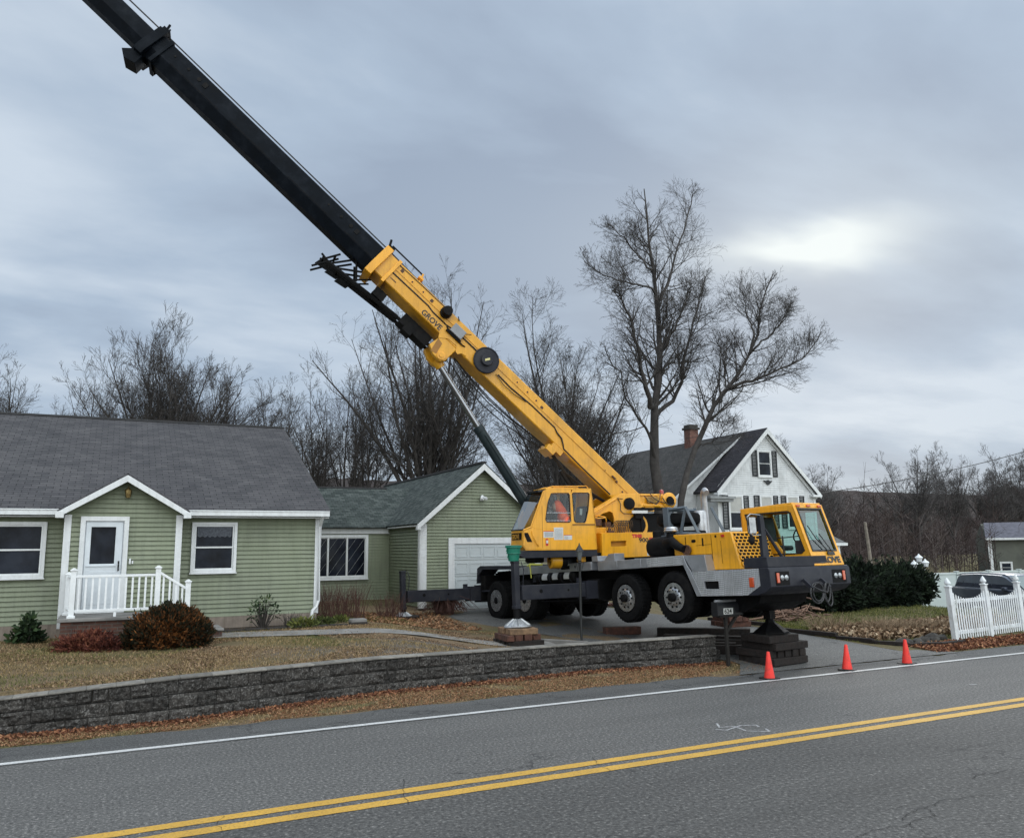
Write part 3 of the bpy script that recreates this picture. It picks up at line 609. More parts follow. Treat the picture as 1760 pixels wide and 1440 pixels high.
mb=MB(); mb.box((-.53,RY-.035,2.10),(.97,RY+.035,2.15)); mb.prism([(1.07,2.13),(1.07,2.19),(1.58,1.86),(1.58,1.80)],RY-.035,RY+.035); mb.prism([(-.64,0),(-.70,0),(-.70,.05),(-.64,.05)],0,.01) if False else None
mb.tube([(-.6,RY+.05,2.1),(-.69,20.19,2.1)],.032,6); build('top_rail',mb,VN,rl,bev=.003)
mb=MB(); mb.box((-.53,RY-.03,1.40),(.97,RY+.03,1.455)); mb.prism([(1.07,1.42),(1.07,1.48),(1.58,1.15),(1.58,1.09)],RY-.03,RY+.03); mb.box((.2,RY-.02,1.29),(.25,RY+.02,1.40)); mb.tube([(-.6,RY+.05,1.43),(-.69,20.19,1.43)],.028,6); build('bottom_rail',mb,VN,rl,bev=.003)
for k in range(12):
    x=-.53+1.5*(k+.5)/12; mb=MB(); mb.box((x-.019,RY-.019,1.455),(x+.019,RY+.019,2.10)); build('baluster',mb,VN,rl)
for k in range(4):
    x=1.07+.51*(k+.5)/4; d=(x-1.07)/.51*.33; mb=MB(); mb.box((x-.019,RY-.019,1.47-d),(x+.019,RY+.019,2.14-d)); build('baluster',mb,VN,rl)
for k in range(5):
    t=(k+.5)/5; x=-.6-.09*t; y=RY+.05+.92*t; mb=MB(); mb.box((x-.019,y-.019,1.45),(x+.019,y+.019,2.08)); build('baluster',mb,VN,rl)
# ================================================================ retaining wall
BLK=mat('split_face_block',(.050,.045,.041),(.014,.0125,.0115),ns=11,rough=.95,bump=1.,bs=30,rnd=.4,dirt=(.24,.23,.22),ds=34,dd=.75)
WTX=[-30,-3,-1.2,1.1,4.5,9.1,12.3]; WTZ=[.52,.535,.55,.67,.65,.60,.635]
def wtop(x): return float(np.interp(x,WTX,WTZ))
rw=thing('retaining_wall','long low wall of dark split-face concrete blocks along the verge','wall',(4,14.5,0))
P2=[(x,wally(x)) for x in np.arange(-9,12.26,.05)]; S=[0]
for a_,b_ in zip(P2[:-1],P2[1:]): S.append(S[-1]+math.dist(a_,b_))
def along(s): 
    x=np.interp(s,S,[p[0] for p in P2]); y=np.interp(s,S,[p[1] for p in P2]); d=np.interp(s+.05,S,[p[0] for p in P2])-x,np.interp(s+.05,S,[p[1] for p in P2])-y; l=math.hypot(*d) or 1
    return x,y,d[0]/l,d[1]/l
mb=MB(); NC=3
for c_ in range(NC):
    s=-.2*c_
    while s<S[-1]-.05:
        ln=random.choice([.22,.3,.38,.43]); s1=min(s+ln,S[-1]); s0=max(s,0); s=s+ln
        if s1-s0<.08: continue
        mb.rv=random.random(); prot=random.uniform(-.012,.02)
        nu,nv=8,5; vs=[]
        for j_ in range(nv+1):
            for i_ in range(nu+1):
                q=s0+.003+(s1-s0-.006)*i_/nu; x,y,tx,ty=along(min(q,S[-1]-.06)); 
                if q>S[-1]-.06: x+=tx*(q-S[-1]+.06); y+=ty*(q-S[-1]+.06)
                zt=wtop(x)-.028; zb=-.02; hz=(zt-zb)/NC; z=zb+c_*hz+.005+(hz-.01)*j_/nv
                edge=(i_ in(0,nu)) or (j_ in(0,nv)); o_=(random.uniform(0,.02) if edge else random.uniform(.005,.06)+prot)+.018*(NC-1-c_)-.02
                vs.append((x+ty*o_,y-tx*o_,z))
        fs=[(j_*(nu+1)+i_,j_*(nu+1)+i_+1,(j_+1)*(nu+1)+i_+1,(j_+1)*(nu+1)+i_) for j_ in range(nv) for i_ in range(nu)]
        # sides going back
        b0=len(vs)
        bid=[0,nu,nv*(nu+1),nv*(nu+1)+nu]
        for k in bid:
            x,y,z=vs[k]; vs.append((x,y+.3,z))
        fs+= [tuple([j_*(nu+1) for j_ in range(nv,-1,-1)]+[b0,b0+2]),tuple([j_*(nu+1)+nu for j_ in range(nv+1)]+[b0+3,b0+1]),tuple([nv*(nu+1)+i_ for i_ in range(nu+1)]+[b0+3,b0+2])]
        mb.add(vs,fs)
build('wall_block',mb,BLK,rw,sharp=25,fixn=False)
mb=MB(); s=0
while s<S[-1]:
    ln=random.choice([.4,.45,.5]); s1=min(s+ln,S[-1]); x,y,tx,ty=along(s+.003); x1,y1,_,_=along(s1-.003); zt=wtop(x); zt1=wtop(x1); mb.rv=random.random()
    a=.035; vs=[]
    for (X,Y,Zt) in((x,y,zt),(x1,y1,zt1)): vs+= [(X,Y-a,Zt-.028),(X,Y-a-.006,Zt-.014),(X,Y-a,Zt),(X,Y+.27,Zt),(X,Y+.27,Zt-.028)]
    mb.add(vs,[(0,1,6,5),(1,2,7,6),(2,3,8,7),(3,4,9,8),(4,0,5,9),(0,4,3,2,1),(5,6,7,8,9)]); s=s1
CAP=mat('wall_cap',(.25,.235,.21),(.13,.122,.112),ns=12,rough=.95,bump=.6,bs=50,rnd=.3,dirt=(.09,.085,.08),ds=6)
build('wall_cap',mb,CAP,rw,fixn=True)
mb=MB(); mb.rv=.15; mb.box((12.33,14.95,.03),(12.62,15.25,.27)); tag(build('loose_block',mb,BLK,bev=.03),'single dark concrete block standing on the ground at the wall end','block')
# ================================================================ mailbox, cones, lamp post, fence
MBX=mat('black_mailbox',(.012,.013,.015),(.018,.019,.022),ns=5,rough=.4,spec=.3)
mx_=thing('mailbox','black mailbox numbered 624 on a wooden post at the end of the block wall','mailbox',(12.16,14.2,.04))
fx=lambda x,y,z:vec(12.16+x,14.2+y,z)
mb=MB(); pr=[(-.09,1.10),(.09,1.10),(.09,1.30)]+[(.09*math.cos(t),1.30+.085*math.sin(t)) for t in np.linspace(0,math.pi,9)[1:-1]]+[(-.09,1.30)]
mb.prism(pr,-.28,.40,lambda y,x,z:fx(x,y,z),1); build('box',mb,MBX,mx_,bev=.004)
mb=MB(); mb.box((.41,-.095,1.09),(.425,.095,1.39),fx); mb.box((-.29,-.1,1.085),(-.275,.1,1.385),fx); build('door',mb,MBX,mx_,bev=.003)
SV=mat('dull_aluminium',(.55,.56,.58),(.4,.41,.43),ns=8,rough=.4,metal=.7)
mb=MB(); mb.tube([(-.27,0,1.405),(.40,0,1.405)],.028,8,fx); build('newspaper_tube',mb,SV,mx_)
MWD=mat('dark_post_wood',(.016,.013,.011),(.009,.008,.007),ns=12,rough=.85,bump=.4)
mb=MB(); mb.prism([(-.033,-.0),(.033,-.0),(.013,1.10),(-.053,1.10)],-.033,.033,lambda x,y,z:fx(x+.02,y,z),1); mb.prism([(.02,.72),(.02,.80),(.28,1.08),(.34,1.08)],-.035,.035,fx,1); mb.box((-.2,-.06,1.06),(.34,.06,1.10),fx); build('post',mb,MWD,mx_,bev=.004)
PLT=mat('number_plate_white',(.65,.66,.64),rough=.4); BKT=mat('black_letters',(.01,.01,.01),rough=.4)
mb=MB(); mb.box((-.12,-.099,1.13),(.14,-.092,1.26),fx); build('number_plate',mb,PLT,mx_)
text('lettering','624',fx(-.105,-.1,1.15),vec(1,0,0),vec(0,0,1),.092,BKT,mx_,weight=.004,wid=1.05,ext=.002)
CNM=mat('fluorescent_cone',(.88,.04,.028),(.74,.035,.025),ns=4,rough=.6,dirt=(.22,.05,.035),ds=9,dd=.55,streak=.3); CNB=mat('cone_base_rubber',(.012,.012,.012),rough=.7)
cn=thing('traffic_cone','plain orange cone in front of the timber crib, nearest the mailbox','traffic cone',(11.84,12.62,.004),'orange cones closing the driveway mouth')
mb=MB(); mb.lathe([(.105,.02),(.1,.05),(.062,.28),(.032,.50),(.024,.515),(.02,.50)],(11.84,12.62,.004),(0,0,1),20); build('cone_body',mb,CNM,cn)
mb=MB(); mb.prism([(-.165,-.12),(-.12,-.165),(.12,-.165),(.165,-.12),(.165,.12),(.12,.165),(-.12,.165),(-.165,.12)],.0,.022,lambda x,z,y:vec(11.84+x,12.62+y,.004+z),1); build('cone_base',mb,CNB,cn,bev=.004)
c2=dup(cn,(14.02,12.66,.004),'orange cone standing alone in the middle of the driveway mouth',rotz=.5); c2.rotation_euler=(0,R(3),.5)
c3=dup(cn,(15.85,12.66,.004),'orange cone nearest the white picket fence',rotz=.2); c3.rotation_euler=(0,R(-2),.2)
lp=thing('lamp_post','slim black garden lamp post with a lantern head behind the block wall','lamp post',(10.55,17.6,.25))
fl_=lambda x,y,z:vec(10.55+x*1.25,17.6+y*1.25,.2+(z-.2)*.89); LPM=mat('black_iron',(.012,.013,.013),rough=.5)
mb=MB(); mb.lathe([(.06,0),(.045,.06),(.032,.12),(.03,2.0),(.045,2.02),(.03,2.05)],(0,0,.2),(0,0,1),10,fl_); build('pole',mb,LPM,lp)
mb=MB()
for k in range(6):
    t=k*math.pi/3; mb.tube([(.045*math.cos(t),.045*math.sin(t),2.25),(.085*math.cos(t),.085*math.sin(t),2.48)],.006,4,fl_)
mb.lathe([(.05,2.23),(.055,2.25)],(0,0,0),(0,0,1),6,fl_); mb.lathe([(.115,2.48),(.1,2.5),(.04,2.6),(.02,2.63),(.012,2.68)],(0,0,0),(0,0,1),6,fl_); build('lantern',mb,LPM,lp)
mb=MB(); mb.lathe([(.04,2.26),(.078,2.475)],(0,0,0),(0,0,1),6,fl_); build('lantern_glass',mb,mat('lantern_glass',(.12,.13,.13),rough=.1),lp)
# ================================================================ mobile crane
YEL=mat('crane_yellow',(.80,.37,.012),(.74,.335,.010),ns=1.3,rough=.38,coat=.25,dirt=(.30,.16,.03),ds=1.6,dd=.45,streak=.32)
YELB=mat('boom_yellow',(.70,.34,.012),(.63,.295,.010),ns=1.1,rough=.42,coat=.2,dirt=(.26,.14,.03),ds=1.3,dd=.5,streak=.3)
BLK2=mat('boom_black_paint',(.004,.0065,.011),(.003,.0045,.007),ns=2,rough=.5,coat=.0,spec=.07,dirt=(.018,.021,.027),ds=2,dd=.5)
CHG=mat('charcoal_paint',(.026,.028,.037),(.018,.019,.026),ns=2.5,rough=.5,coat=.0,spec=.2,dirt=(.05,.047,.045),ds=2.5,dd=.35)
DRKM=mat('greasy_black_steel',(.007,.007,.008),(.004,.004,.0045),ns=5,rough=.6,spec=.12,dirt=(.025,.02,.016),ds=4,dd=.3)
TYR=mat('tyre_rubber',(.008,.008,.009),(.005,.005,.0055),ns=6,rough=.85,spec=.12,dirt=(.02,.018,.016),ds=3,dd=.35)
RIM=mat('polished_alloy',(.62,.63,.65),(.42,.43,.45),ns=9,rough=.3,metal=.85,dirt=(.1,.09,.08),ds=7,dd=.4)
GALV=mat('dull_deck_aluminium',(.5,.52,.56),(.36,.37,.40),ns=4,rough=.42,metal=.75,dirt=(.16,.14,.13),ds=2,dd=.5)
RUST=mat('rusty_steel',(.12,.05,.025),(.05,.03,.02),ns=18,rough=.8,bump=.3)
RED=mat('red_paint',(.5,.02,.015),rough=.4); ORL=mat('orange_lens',(.55,.075,.015),(.42,.05,.012),rough=.2,coat=.5); WLB=mat('white_decal',(.62,.63,.62),(.45,.46,.46),ns=60,rough=.5)
HYD=mat('chromed_rod',(.30,.31,.33),rough=.18,metal=1.); HOSE=mat('hydraulic_hose',(.012,.012,.013),rough=.5); YTAPE=mat('yellow_strap',(.55,.55,.08),rough=.6)
LNS=mat('headlamp_glass',(.38,.40,.42),rough=.15,metal=.6,spec=.5)
def treadplate():
    m,nt,b=newmat('diamond_plate'); pos=nd(nt,'ShaderNodeNewGeometry').outputs['Position']
    mp=nd(nt,'ShaderNodeMapping'); lk(nt,pos,mp.inputs[0]); mp.inputs['Rotation'].default_value=(R(45),0,0)
    mp.vector_type='POINT'
    ch=nd(nt,'ShaderNodeTexChecker'); lk(nt,mp.outputs[0],ch.inputs[0]); ch.inputs['Scale'].default_value=34
    w1=noisy(nt,pos,2,5,.6)
    x=nd(nt,'ShaderNodeMix',data_type='RGBA',blend_type='MULTIPLY'); x.inputs[0].default_value=1; lk(nt,ramp(nt,w1,[(.3,(.42,.43,.45)),(.7,(.66,.68,.72))]),x.inputs[6]); lk(nt,ramp(nt,ch.outputs['Fac'],[(0,(.72,.72,.72)),(1,(1.2,1.2,1.2))]),x.inputs[7])
    lk(nt,x.outputs[2],b.inputs['Base Color']); b.inputs['Metallic'].default_value=.7; b.inputs['Roughness'].default_value=.38; setbump(nt,b,ch.outputs['Fac'],.5,.006); return m
DIA=treadplate()
def clearglass(name,tint,refl=.5):
    m,nt,b=newmat(name); nt.nodes.remove(b); o=nt.nodes['Material Output']
    t=nd(nt,'ShaderNodeBsdfTransparent'); t.inputs[0].default_value=(*tint,1); g_=nd(nt,'ShaderNodeBsdfGlossy'); g_.inputs['Roughness'].default_value=.03; g_.inputs[0].default_value=(.9,.95,1,1)
    lw=nd(nt,'ShaderNodeLayerWeight'); lw.inputs[0].default_value=.5; mm=nd(nt,'ShaderNodeMixShader'); lk(nt,mth(nt,'ADD',mth(nt,'MULTIPLY',mth(nt,'POWER',lw.outputs['Facing'],4),.6),refl+.04,clamp=True),mm.inputs[0]); lk(nt,t.outputs[0],mm.inputs[1]); lk(nt,g_.outputs[0],mm.inputs[2]); lk(nt,mm.outputs[0],o.inputs[0]); return m
GLC=clearglass('cab_glass_clear',(.75,.85,.85),.0); GLW=clearglass('windscreen_tinted',(.35,.55,.55),.07)
O_=vec(11.85,15.58,1.43)
_ta=R(6.6); _tt=R(3.2); Uh=vec(math.sin(_ta),-math.cos(_ta),0); Nn=vec(-math.cos(_ta),-math.sin(_ta),0)
Uu=Uh*math.cos(_tt)+vec(0,0,math.sin(_tt)); Ww=vec(0,0,math.cos(_tt))-Uh*math.sin(_tt)
def K(u,v,w): return O_+Uu*u+Nn*v+Ww*w          # carrier frame: u forward, v to the near side, w up
CR=thing('mobile_crane','yellow truck crane with its black telescopic boom raised, standing on outriggers in the driveway','crane',tuple(K(-4,-1.4,-.9)))
def part(name,mb,m,parent=None,**k): return build(name,mb,m,parent or CR,**k)
# ---- wheels
def wheel(u,side,dual,steer=False):
    v0=0. if side>0 else -2.78; sg=1 if side>0 else -1
    r=.585; wd=.38 if not dual else .56
    mb=MB(); ax=(0,sg,0); vi=v0-sg*wd
    mb.lathe([(r*.56,0),(r*.62,wd-.0),(r*.80,wd-.0),(r*.93,wd-.015),(r*.985,wd-.06),(r,wd-.10),(r,wd*.5+.02),(r*.97,wd*.5+.01),(r*.97,wd*.5-.01),(r,wd*.5-.02),(r,.06),(r*.9,0)],(u,vi,0),ax,40,K)
    # tread blocks
    for k in range(40):
        t=2*math.pi*k/40
        for (a,b_) in((.05,.16),(wd-.17,wd-.05)):
            c,s=math.cos(t),math.sin(t); c2,s2=math.cos(t+.09),math.sin(t+.09); vs=[]
            for q in(a,b_):
                for (cc,ss) in((c,s),(c2,s2)):
                    for rr in(r-.01,r+.014): vs.append(K(u+rr*cc,vi+sg*q,rr*ss))
            mb.add(vs,[(1,3,7,5),(0,1,5,4),(2,6,7,3),(0,2,3,1),(4,5,7,6)])
    if not K0: pass
    wl=part('wheel',mb,TYR,sharp=40)
    ri=.31; mb=MB(); d0=wd-.02
    prof=[(ri+.02,d0+.012),(ri+.02,d0-.0),(ri-.0,d0-.035),(ri-.03,d0-.05)]
    if dual: prof+=[(ri-.05,d0-.19),(ri-.09,d0-.2),(.15,d0-.16),(.14,d0-.05),(.09,d0-.04),(.001,d0-.04)]
    else: prof+=[(ri-.045,d0-.04),(ri-.07,d0+.0),(.19,d0+.03),(.13,d0+.035),(.001,d0+.035)]
    mb.lathe(prof,(u,vi,0),ax,32,K); rm=part('rim',mb,RIM,wl,sharp=30)
    mb=MB()
    for k in range(10):
        t=2*math.pi*k/10; rr=.225 if not dual else .20; q=d0+(.016 if not dual else -.175)
        mb.lathe([(.026,0),(.026,.012)],(u+rr*math.cos(t),vi+sg*q,rr*math.sin(t)),ax,8,K)
    part('hand_hole',mb,DRKM,wl)
    mb=MB(); q=d0+(.03 if not dual else -.06)
    mb.lathe([(.10,0),(.10,.085),(.06,.10),(.001,.1)],(u,vi+sg*q,0),ax,16,K)
    for k in range(10):
        t=2*math.pi*(k+.5)/10; mb.lathe([(.016,0),(.016,.03)],(u+.165*math.cos(t),vi+sg*(q-.02),.165*math.sin(t)),ax,6,K)
    if dual: mb.lathe([(.215,0),(.215,.012),(.001,.012)],(u,vi+sg*(d0-.185),0),ax,20,K)
    part('hub',mb,DRKM,wl)
K0=True
for side in(1,-1):
    for u,du in((0,False),(-1.7,False),(-6.27,True),(-7.86,True)): wheel(u,side,du)
mb=MB()
for u in(0,-1.7,-6.27,-7.86): mb.tube([(u,-.3,0),(u,-1.0,-.04),(u,-1.4,-.14),(u,-1.8,-.04),(u,-2.5,0)],[.09,.1,.22,.1,.09],10,K)
part('axle',mb,DRKM)
# ---- chassis
mb=MB()
mb.prism([(-8.85,.20),(-8.6,.05),(-1.0,.05),(.5,.12),(2.2,.1),(2.2,.55),(-8.85,.86)],-2.2,-.62,K,1); mb.box((-8.9,-2.7,.30),(-8.6,-.08,.80),K)
mb.prism([(.6,.2),(2.25,.2),(2.1,-.18),(1.7,-.36),(.95,-.36)],-2.0,-.45,K,1); mb.box((-2.6,-1.9,-.12),(.6,-.9,.2),K); mb.box((-8.4,-1.9,-.1),(-5.6,-.9,.2),K)
for u in(-3.0,-9.0): mb.box((u-.22,-2.85,-.04),(u+.22,-.02,.50),K)
mb.box((-5.7,-2.6,.02),(-3.3,-.3,.10),K); mb.tube([(-5.6,-.15,-.05),(-2.3,-.15,-.05)],.02,6,K); mb.tube([(-7.2,-.6,-.05),(-3.3,-.6,-.12)],.05,6,K)
part('chassis',mb,DRKM,bev=.012)
# inner wheel arches, panels extended to block the light behind the tyres
mb=MB()
for u0,u1 in((-2.6,.85),(-8.7,-5.5)):
    mb.box((u0,-.75,-.05),(u1,-.62,.9),K); mb.box((u0,-2.14,-.05),(u1,-2.03,.9),K)
part('wheel_arch',mb,DRKM)
# decks
mb=MB()
for (a,b_) in((-2.72,-1.95),(-1.94,-1.05),(-1.04,-.82)): mb.box((a,-.62,.71),(b_,.0,.935),K)
mb.box((-6.5,-.62,.735),(-3.0,0,.955),K)
for a in(-6.45,-3.4): pass
part('running_board',mb,GALV,bev=.006)
mb=MB(); mb.box((-4.35,0,.80),(-3.95,.004,.90),K); mb.box((-4.5,0,.82),(-4.46,.005,.89),K); mb.box((-3.72,0,.82),(-3.68,.005,.89),K); part('control_panel',mb,DRKM)
mb=MB(); mb.box((-2.98,-.5,.955),(-2.73,-.02,1.09),K); mb.prism([(-2.6,.935),(-1.95,.935),(-1.95,1.10),(-2.15,1.10)],-.4,-.1,K,1) if False else mb.prism([(-2.5,.935),(-2.05,.935),(-2.05,1.12),(-2.28,1.12)],-.35,-.02,K,1); part('deck_step',mb,GALV,bev=.005)
mb=MB(); mb.box((-.81,-.62,.715),(.41,0,.935),K)
part('fender_deck',mb,DIA,bev=.006)
mb=MB(); mb.prism([(-8.95,1.03),(-8.75,1.1),(-6.55,1.0),(-6.55,.90),(-8.6,.98),(-8.9,.80),(-8.97,.55),(-9.02,.55)],-.62,0,K,1); mb.prism([(-8.95,1.03),(-8.75,1.1),(-6.55,1.0),(-6.55,.90),(-8.6,.98),(-8.9,.80),(-8.97,.55),(-9.02,.55)],-2.78,-2.1,K,1)
part('rear_fender',mb,CHG,bev=.008)
mb=MB(); mb.prism([(.41,.935),(.35,.80),(.74,.01),(.89,.01),(.62,.56),(.50,.72)],-.45,0.004,K,1)
part('wheel_arch_edge',mb,GALV,bev=.005)
mb=MB(); mb.prism([(.415,.93),(1.07,.91),(1.12,.56),(.66,.56)],-.62,-.003,K,1)
part('step_plate',mb,GALV,bev=.004)
mb=MB()
mb.ring([(.64,.56),(2.58,.55),(2.58,.20),(2.24,.01),(.9,.01)],[(.99,.33),(1.42,.325),(1.42,.16),(1.2,.16),(1.0,.17)],-.05,.0,K,1); mb.box((.66,-.62,.52),(2.58,-.05,.553),K)
part('front_side_panel',mb,DIA,bev=.005)
mb=MB(); mb.box((.95,-.12,.12),(1.46,-.06,.36),K); part('panel_recess',mb,DRKM)
mb=MB(); mb.box((2.29,.0,.17),(2.41,.025,.37),K); part('side_marker',mb,ORL,bev=.01)
# far side simple deck so that it is whole from the other side
mb=MB(); mb.box((-6.5,-2.78,.735),(.41,-2.16,.94),K); mb.prism([(.64,.56),(2.58,.55),(2.58,.20),(2.24,.01),(.9,.01)],-2.70,-2.62,K,1); mb.box((.41,-2.7,.5),(2.58,-2.1,.56),K); part('running_board',mb,GALV)
# bumper
mb=MB(); mb.prism([(2.58,.56),(2.82,.56),(2.86,.50),(2.86,.16),(2.72,.06),(2.5,.0),(2.2,.0),(2.58,.2)],-2.62,.03,K,1); part('bumper',mb,CHG,bev=.015)
fv=lambda v,o,w:K(2.862+o,v,w)   # bumper front face: v sideways, o proud, w up
for (a,b_,oo) in((-.13,-.56,(-.19,-.32,-.45)),(-1.98,-2.46,(-2.36,-2.22,-2.08))):
    mb=MB(); mb.box((b_,-.0,.19),(a,.006,.47),fv); hb=part('headlight_panel',mb,DRKM,bev=.004)
    mb=MB(); s_=oo[0]; mb.box((s_-.04,.004,.24),(s_+.04,.03,.44),fv); part('indicator',mb,ORL,hb,bev=.008)
    for s_ in oo[1:]:
        mb=MB(); mb.lathe([(.055,0),(.058,.02),(.05,.03),(.02,.045),(.001,.048)],(s_,.004,.34),(0,1,0),16,fv); part('headlight',mb,LNS,hb)
mb=MB(); mb.box((2.18,-1.93,.56),(2.80,-.0,.775),K); part('front_step',mb,CHG,bev=.012)
# front jack
mb=MB(); mb.box((1.50,-1.42,-.55),(1.68,-1.24,.3),K); mb.lathe([(.07,-.66),(.07,-.5)],(1.59,-1.33,0),(0,0,1),10,K); part('front_jack',mb,DRKM)
mb=MB(); mb.lathe([(.40,-.86),(.40,-.83),(.12,-.62),(.08,-.55)],(1.59,-1.33,0),(0,0,1),6,K); part('jack_float',mb,DRKM,sharp=20)
# tow cable hanging off the bumper
mb=MB(); mb.prism([(.0,.27),(.06,.30),(.26,.12),(.2,.09)],-.98,-.93,lambda o,v,w:K(2.86+o,v,w),1); mb.prism([(.0,.27),(.06,.30),(.26,.12),(.2,.09)],-1.56,-1.51,lambda o,v,w:K(2.86+o,v,w),1); part('tow_hook',mb,CHG)
CAB=mat('steel_cable',(.07,.07,.073),(.03,.03,.033),ns=40,rough=.5,metal=.7)
mb=MB()
def loop(c,ra,rb,th0,th1,r=.018,tw=0):
    pts=[]; 
    for k in range(17):
        t=th0+(th1-th0)*k/16; x=ra*math.cos(t); z=rb*math.sin(t); pts.append((.2,c[0]+x*math.cos(tw)-z*math.sin(tw),c[1]+x*math.sin(tw)+z*math.cos(tw)))
    mb.tube(pts,r,6,lambda o,v,w:K(2.88+o,v,w))
loop((-1.12,.0),.22,.21,0,2*math.pi); loop((-1.15,.02),.16,.19,0,2*math.pi,tw=.3); loop((-1.48,-.04),.11,.24,0,2*math.pi,tw=-.15); loop((-1.45,-.0),.09,.2,.3,5.8,tw=.2)
mb.tube([(.2,-.95,.15),(.22,-1.2,.05),(.22,-1.42,.0),(.2,-1.54,.18)],.018,6,lambda o,v,w:K(2.88+o,v,w)); part('tow_cable',mb,CAB)
# engine hood with grille
mb=MB(); mb.prism([(-.12,.95),(-.12,1.44),(.58,1.41),(1.67,1.38),(1.88,.56),(1.08,.57),(1.05,.92),(.27,.94)],-1.42,-.25,K,1); hd=part('engine_hood',mb,YEL,bev=.02)
mb=MB(); mb.box((.27,-.249,.86),(.29,-.246,1.36),K); mb.box((.6,-.249,1.14),(1.08,-.246,1.146),K); mb.box((1.08,-.249,.6),(1.09,-.246,1.35),K); mb.box((1.36,-.249,.7),(1.366,-.246,1.2),K); part('panel_seam',mb,DRKM,hd)
mb=MB()
for p_ in(.50,.57): mb.lathe([(.035,0),(.035,.004)],(p_,-.25,1.25),(0,1,0),10,K)
mb.box((.50,-.249,1.215),(.57,-.244,1.285),K); mb.box((.80,-.249,1.12),(.84,-.244,1.30),K); mb.lathe([(.03,0),(.03,.004)],(1.22,-.25,1.31),(0,1,0),10,K); part('hood_slot',mb,DRKM,hd)
mb=MB(); mb.box((1.40,-.25,1.28),(1.48,-.22,1.33),K); part('side_marker',mb,RED,hd)
# grille on the raked front face
def gf(v,o,q): # q 0..1 from bottom to top of the face
    u=1.885+(1.675-1.885)*q; w=.58+(1.36-.58)*q; return K(u+o,v,w+o*.26)
mb=MB(); mb.box((-1.38,.0,.06),(-.32,.004,.98),gf); part('grille_backing',mb,DRKM,hd)
mb=MB()
for k in range(11): q=.06+.92*k/10; mb.box((-1.38,.004,q-.012),(-.32,.022,q+.012),gf)
for k in range(10):
    q0=.06+.92*k/10; q1=q0+.092
    for j_ in range(8):
        v=-.32-.133*(j_+(.5 if k%2 else 0)); 
        if v>-1.38: mb.box((v-.013,.004,q0),(v+.013,.02,q1),gf)
part('grille',mb,YEL,hd)
# cab posts, mirror
mb=MB(); mb.prism([(-.24,.56),(-.42,.56),(-.42,.9),(-.36,1.66),(-.25,1.66)],2.44,2.52,lambda v,u,w:K(u,v,w),1); mb.tube([(2.5,-.38,1.36),(2.55,-.92,.60)],.035,6,K); part('mirror_post',mb,CHG)
mb=MB(); pth=[(2.5,-.28,1.66),(2.5,.02,1.68),(2.5,.12,1.62),(2.5,.12,1.30),(2.5,.02,1.24),(2.5,-.3,1.24)]; mb.tube(pth,.014,6,K); mr_=part('mirror_bracket',mb,METAL)
mb=MB(); mb.box((2.44,-.13,1.27),(2.50,.09,1.62),K); mb.lathe([(.001,.05),(.06,.045),(.1,.02),(.1,0)],(2.46,.02,1.14),(1,0,0),14,K); part('mirror',mb,DRKM,mr_,bev=.02)
mb=MB(); mb.box((2.501,-.12,1.28),(2.506,.08,1.61),K); part('mirror_glass',mb,METAL,mr_)
# ---- carrier cab
v0,v1=-1.5,-2.52
side_o=[(.92,.56),(2.80,.56),(2.76,.72),(2.41,1.89),(2.30,1.93),(.90,1.96)]
side_i=[(1.30,.88),(2.52,.86),(2.62,.92),(2.36,1.76),(2.25,1.80),(1.02,1.83)]
side_i=[(1.30,.86),(2.50,.83),(2.60,.90),(2.33,1.75),(2.25,1.79),(1.03,1.83)]
mb=MB(); mb.ring(side_o,side_i,v0-.05,v0,K,1); mb.ring(side_o,side_i,v1,v1+.05,K,1)
mb.box((.90,v1+.02,1.90),(2.38,v0-.01,1.97),K)                                  # roof
mb.box((.90,v1,.56),(.95,v0,1.96),K)                                            # back wall
def cf(v,o,q): # raked front, q 0 bottom..1 top
    u=2.79+(2.40-2.79)*q; w=.62+(1.93-.62)*q; return K(u+o,v,w+o*.3)
mb.ring([(v0,-.045),(v0,1.0),(v1,1.0),(v1,-.045)],[(v0-.10,.20),(v0-.10,.92),(v1+.10,.92),(v1+.10,.20)],-.04,.006,cf,1)
part_cab=part('carrier_cab',mb,YEL,bev=.012)
mb=MB(); mb.add([cf(v0-.10,-.01,.20),cf(v0-.10,-.01,.92),cf(v1+.10,-.01,.92),cf(v1+.10,-.01,.20)],[(0,1,2,3)]); part('windscreen',mb,GLW,part_cab,fixn=False)
mb=MB(); mb.ring([(v0-.085,.187),(v0-.085,.933),(v1+.085,.933),(v1+.085,.187)],[(v0-.12,.215),(v0-.12,.905),(v1+.12,.905),(v1+.12,.215)],.006,.018,cf,1); part('windscreen_seal',mb,HOSE,part_cab)
mb=MB(); mb.add([K(*(p[0],v1+.02,p[1])) for p in side_i],[tuple(range(6))]); part('far_window',mb,clearglass('green_tint_glass',(.42,.66,.60),.03),part_cab,fixn=False)
mb=MB(); mb.ring([(p[0],p[1]) for p in side_i],[(1.16+(p[0]-1.16)*.965+.02,1.33+(p[1]-1.33)*.95) for p in side_i],v0-.01,v0+.012,K,1); part('door_seal',mb,HOSE,part_cab)
for p_ in((v0-.14,.96),(-2.0,.965),(v1+.14,.96)): 
    mb=MB(); mb.box((p_[0]-.06,.0,p_[1]-.012),(p_[0]+.06,.04,p_[1]+.02),cf); part('roof_light',mb,ORL,part_cab,bev=.006)
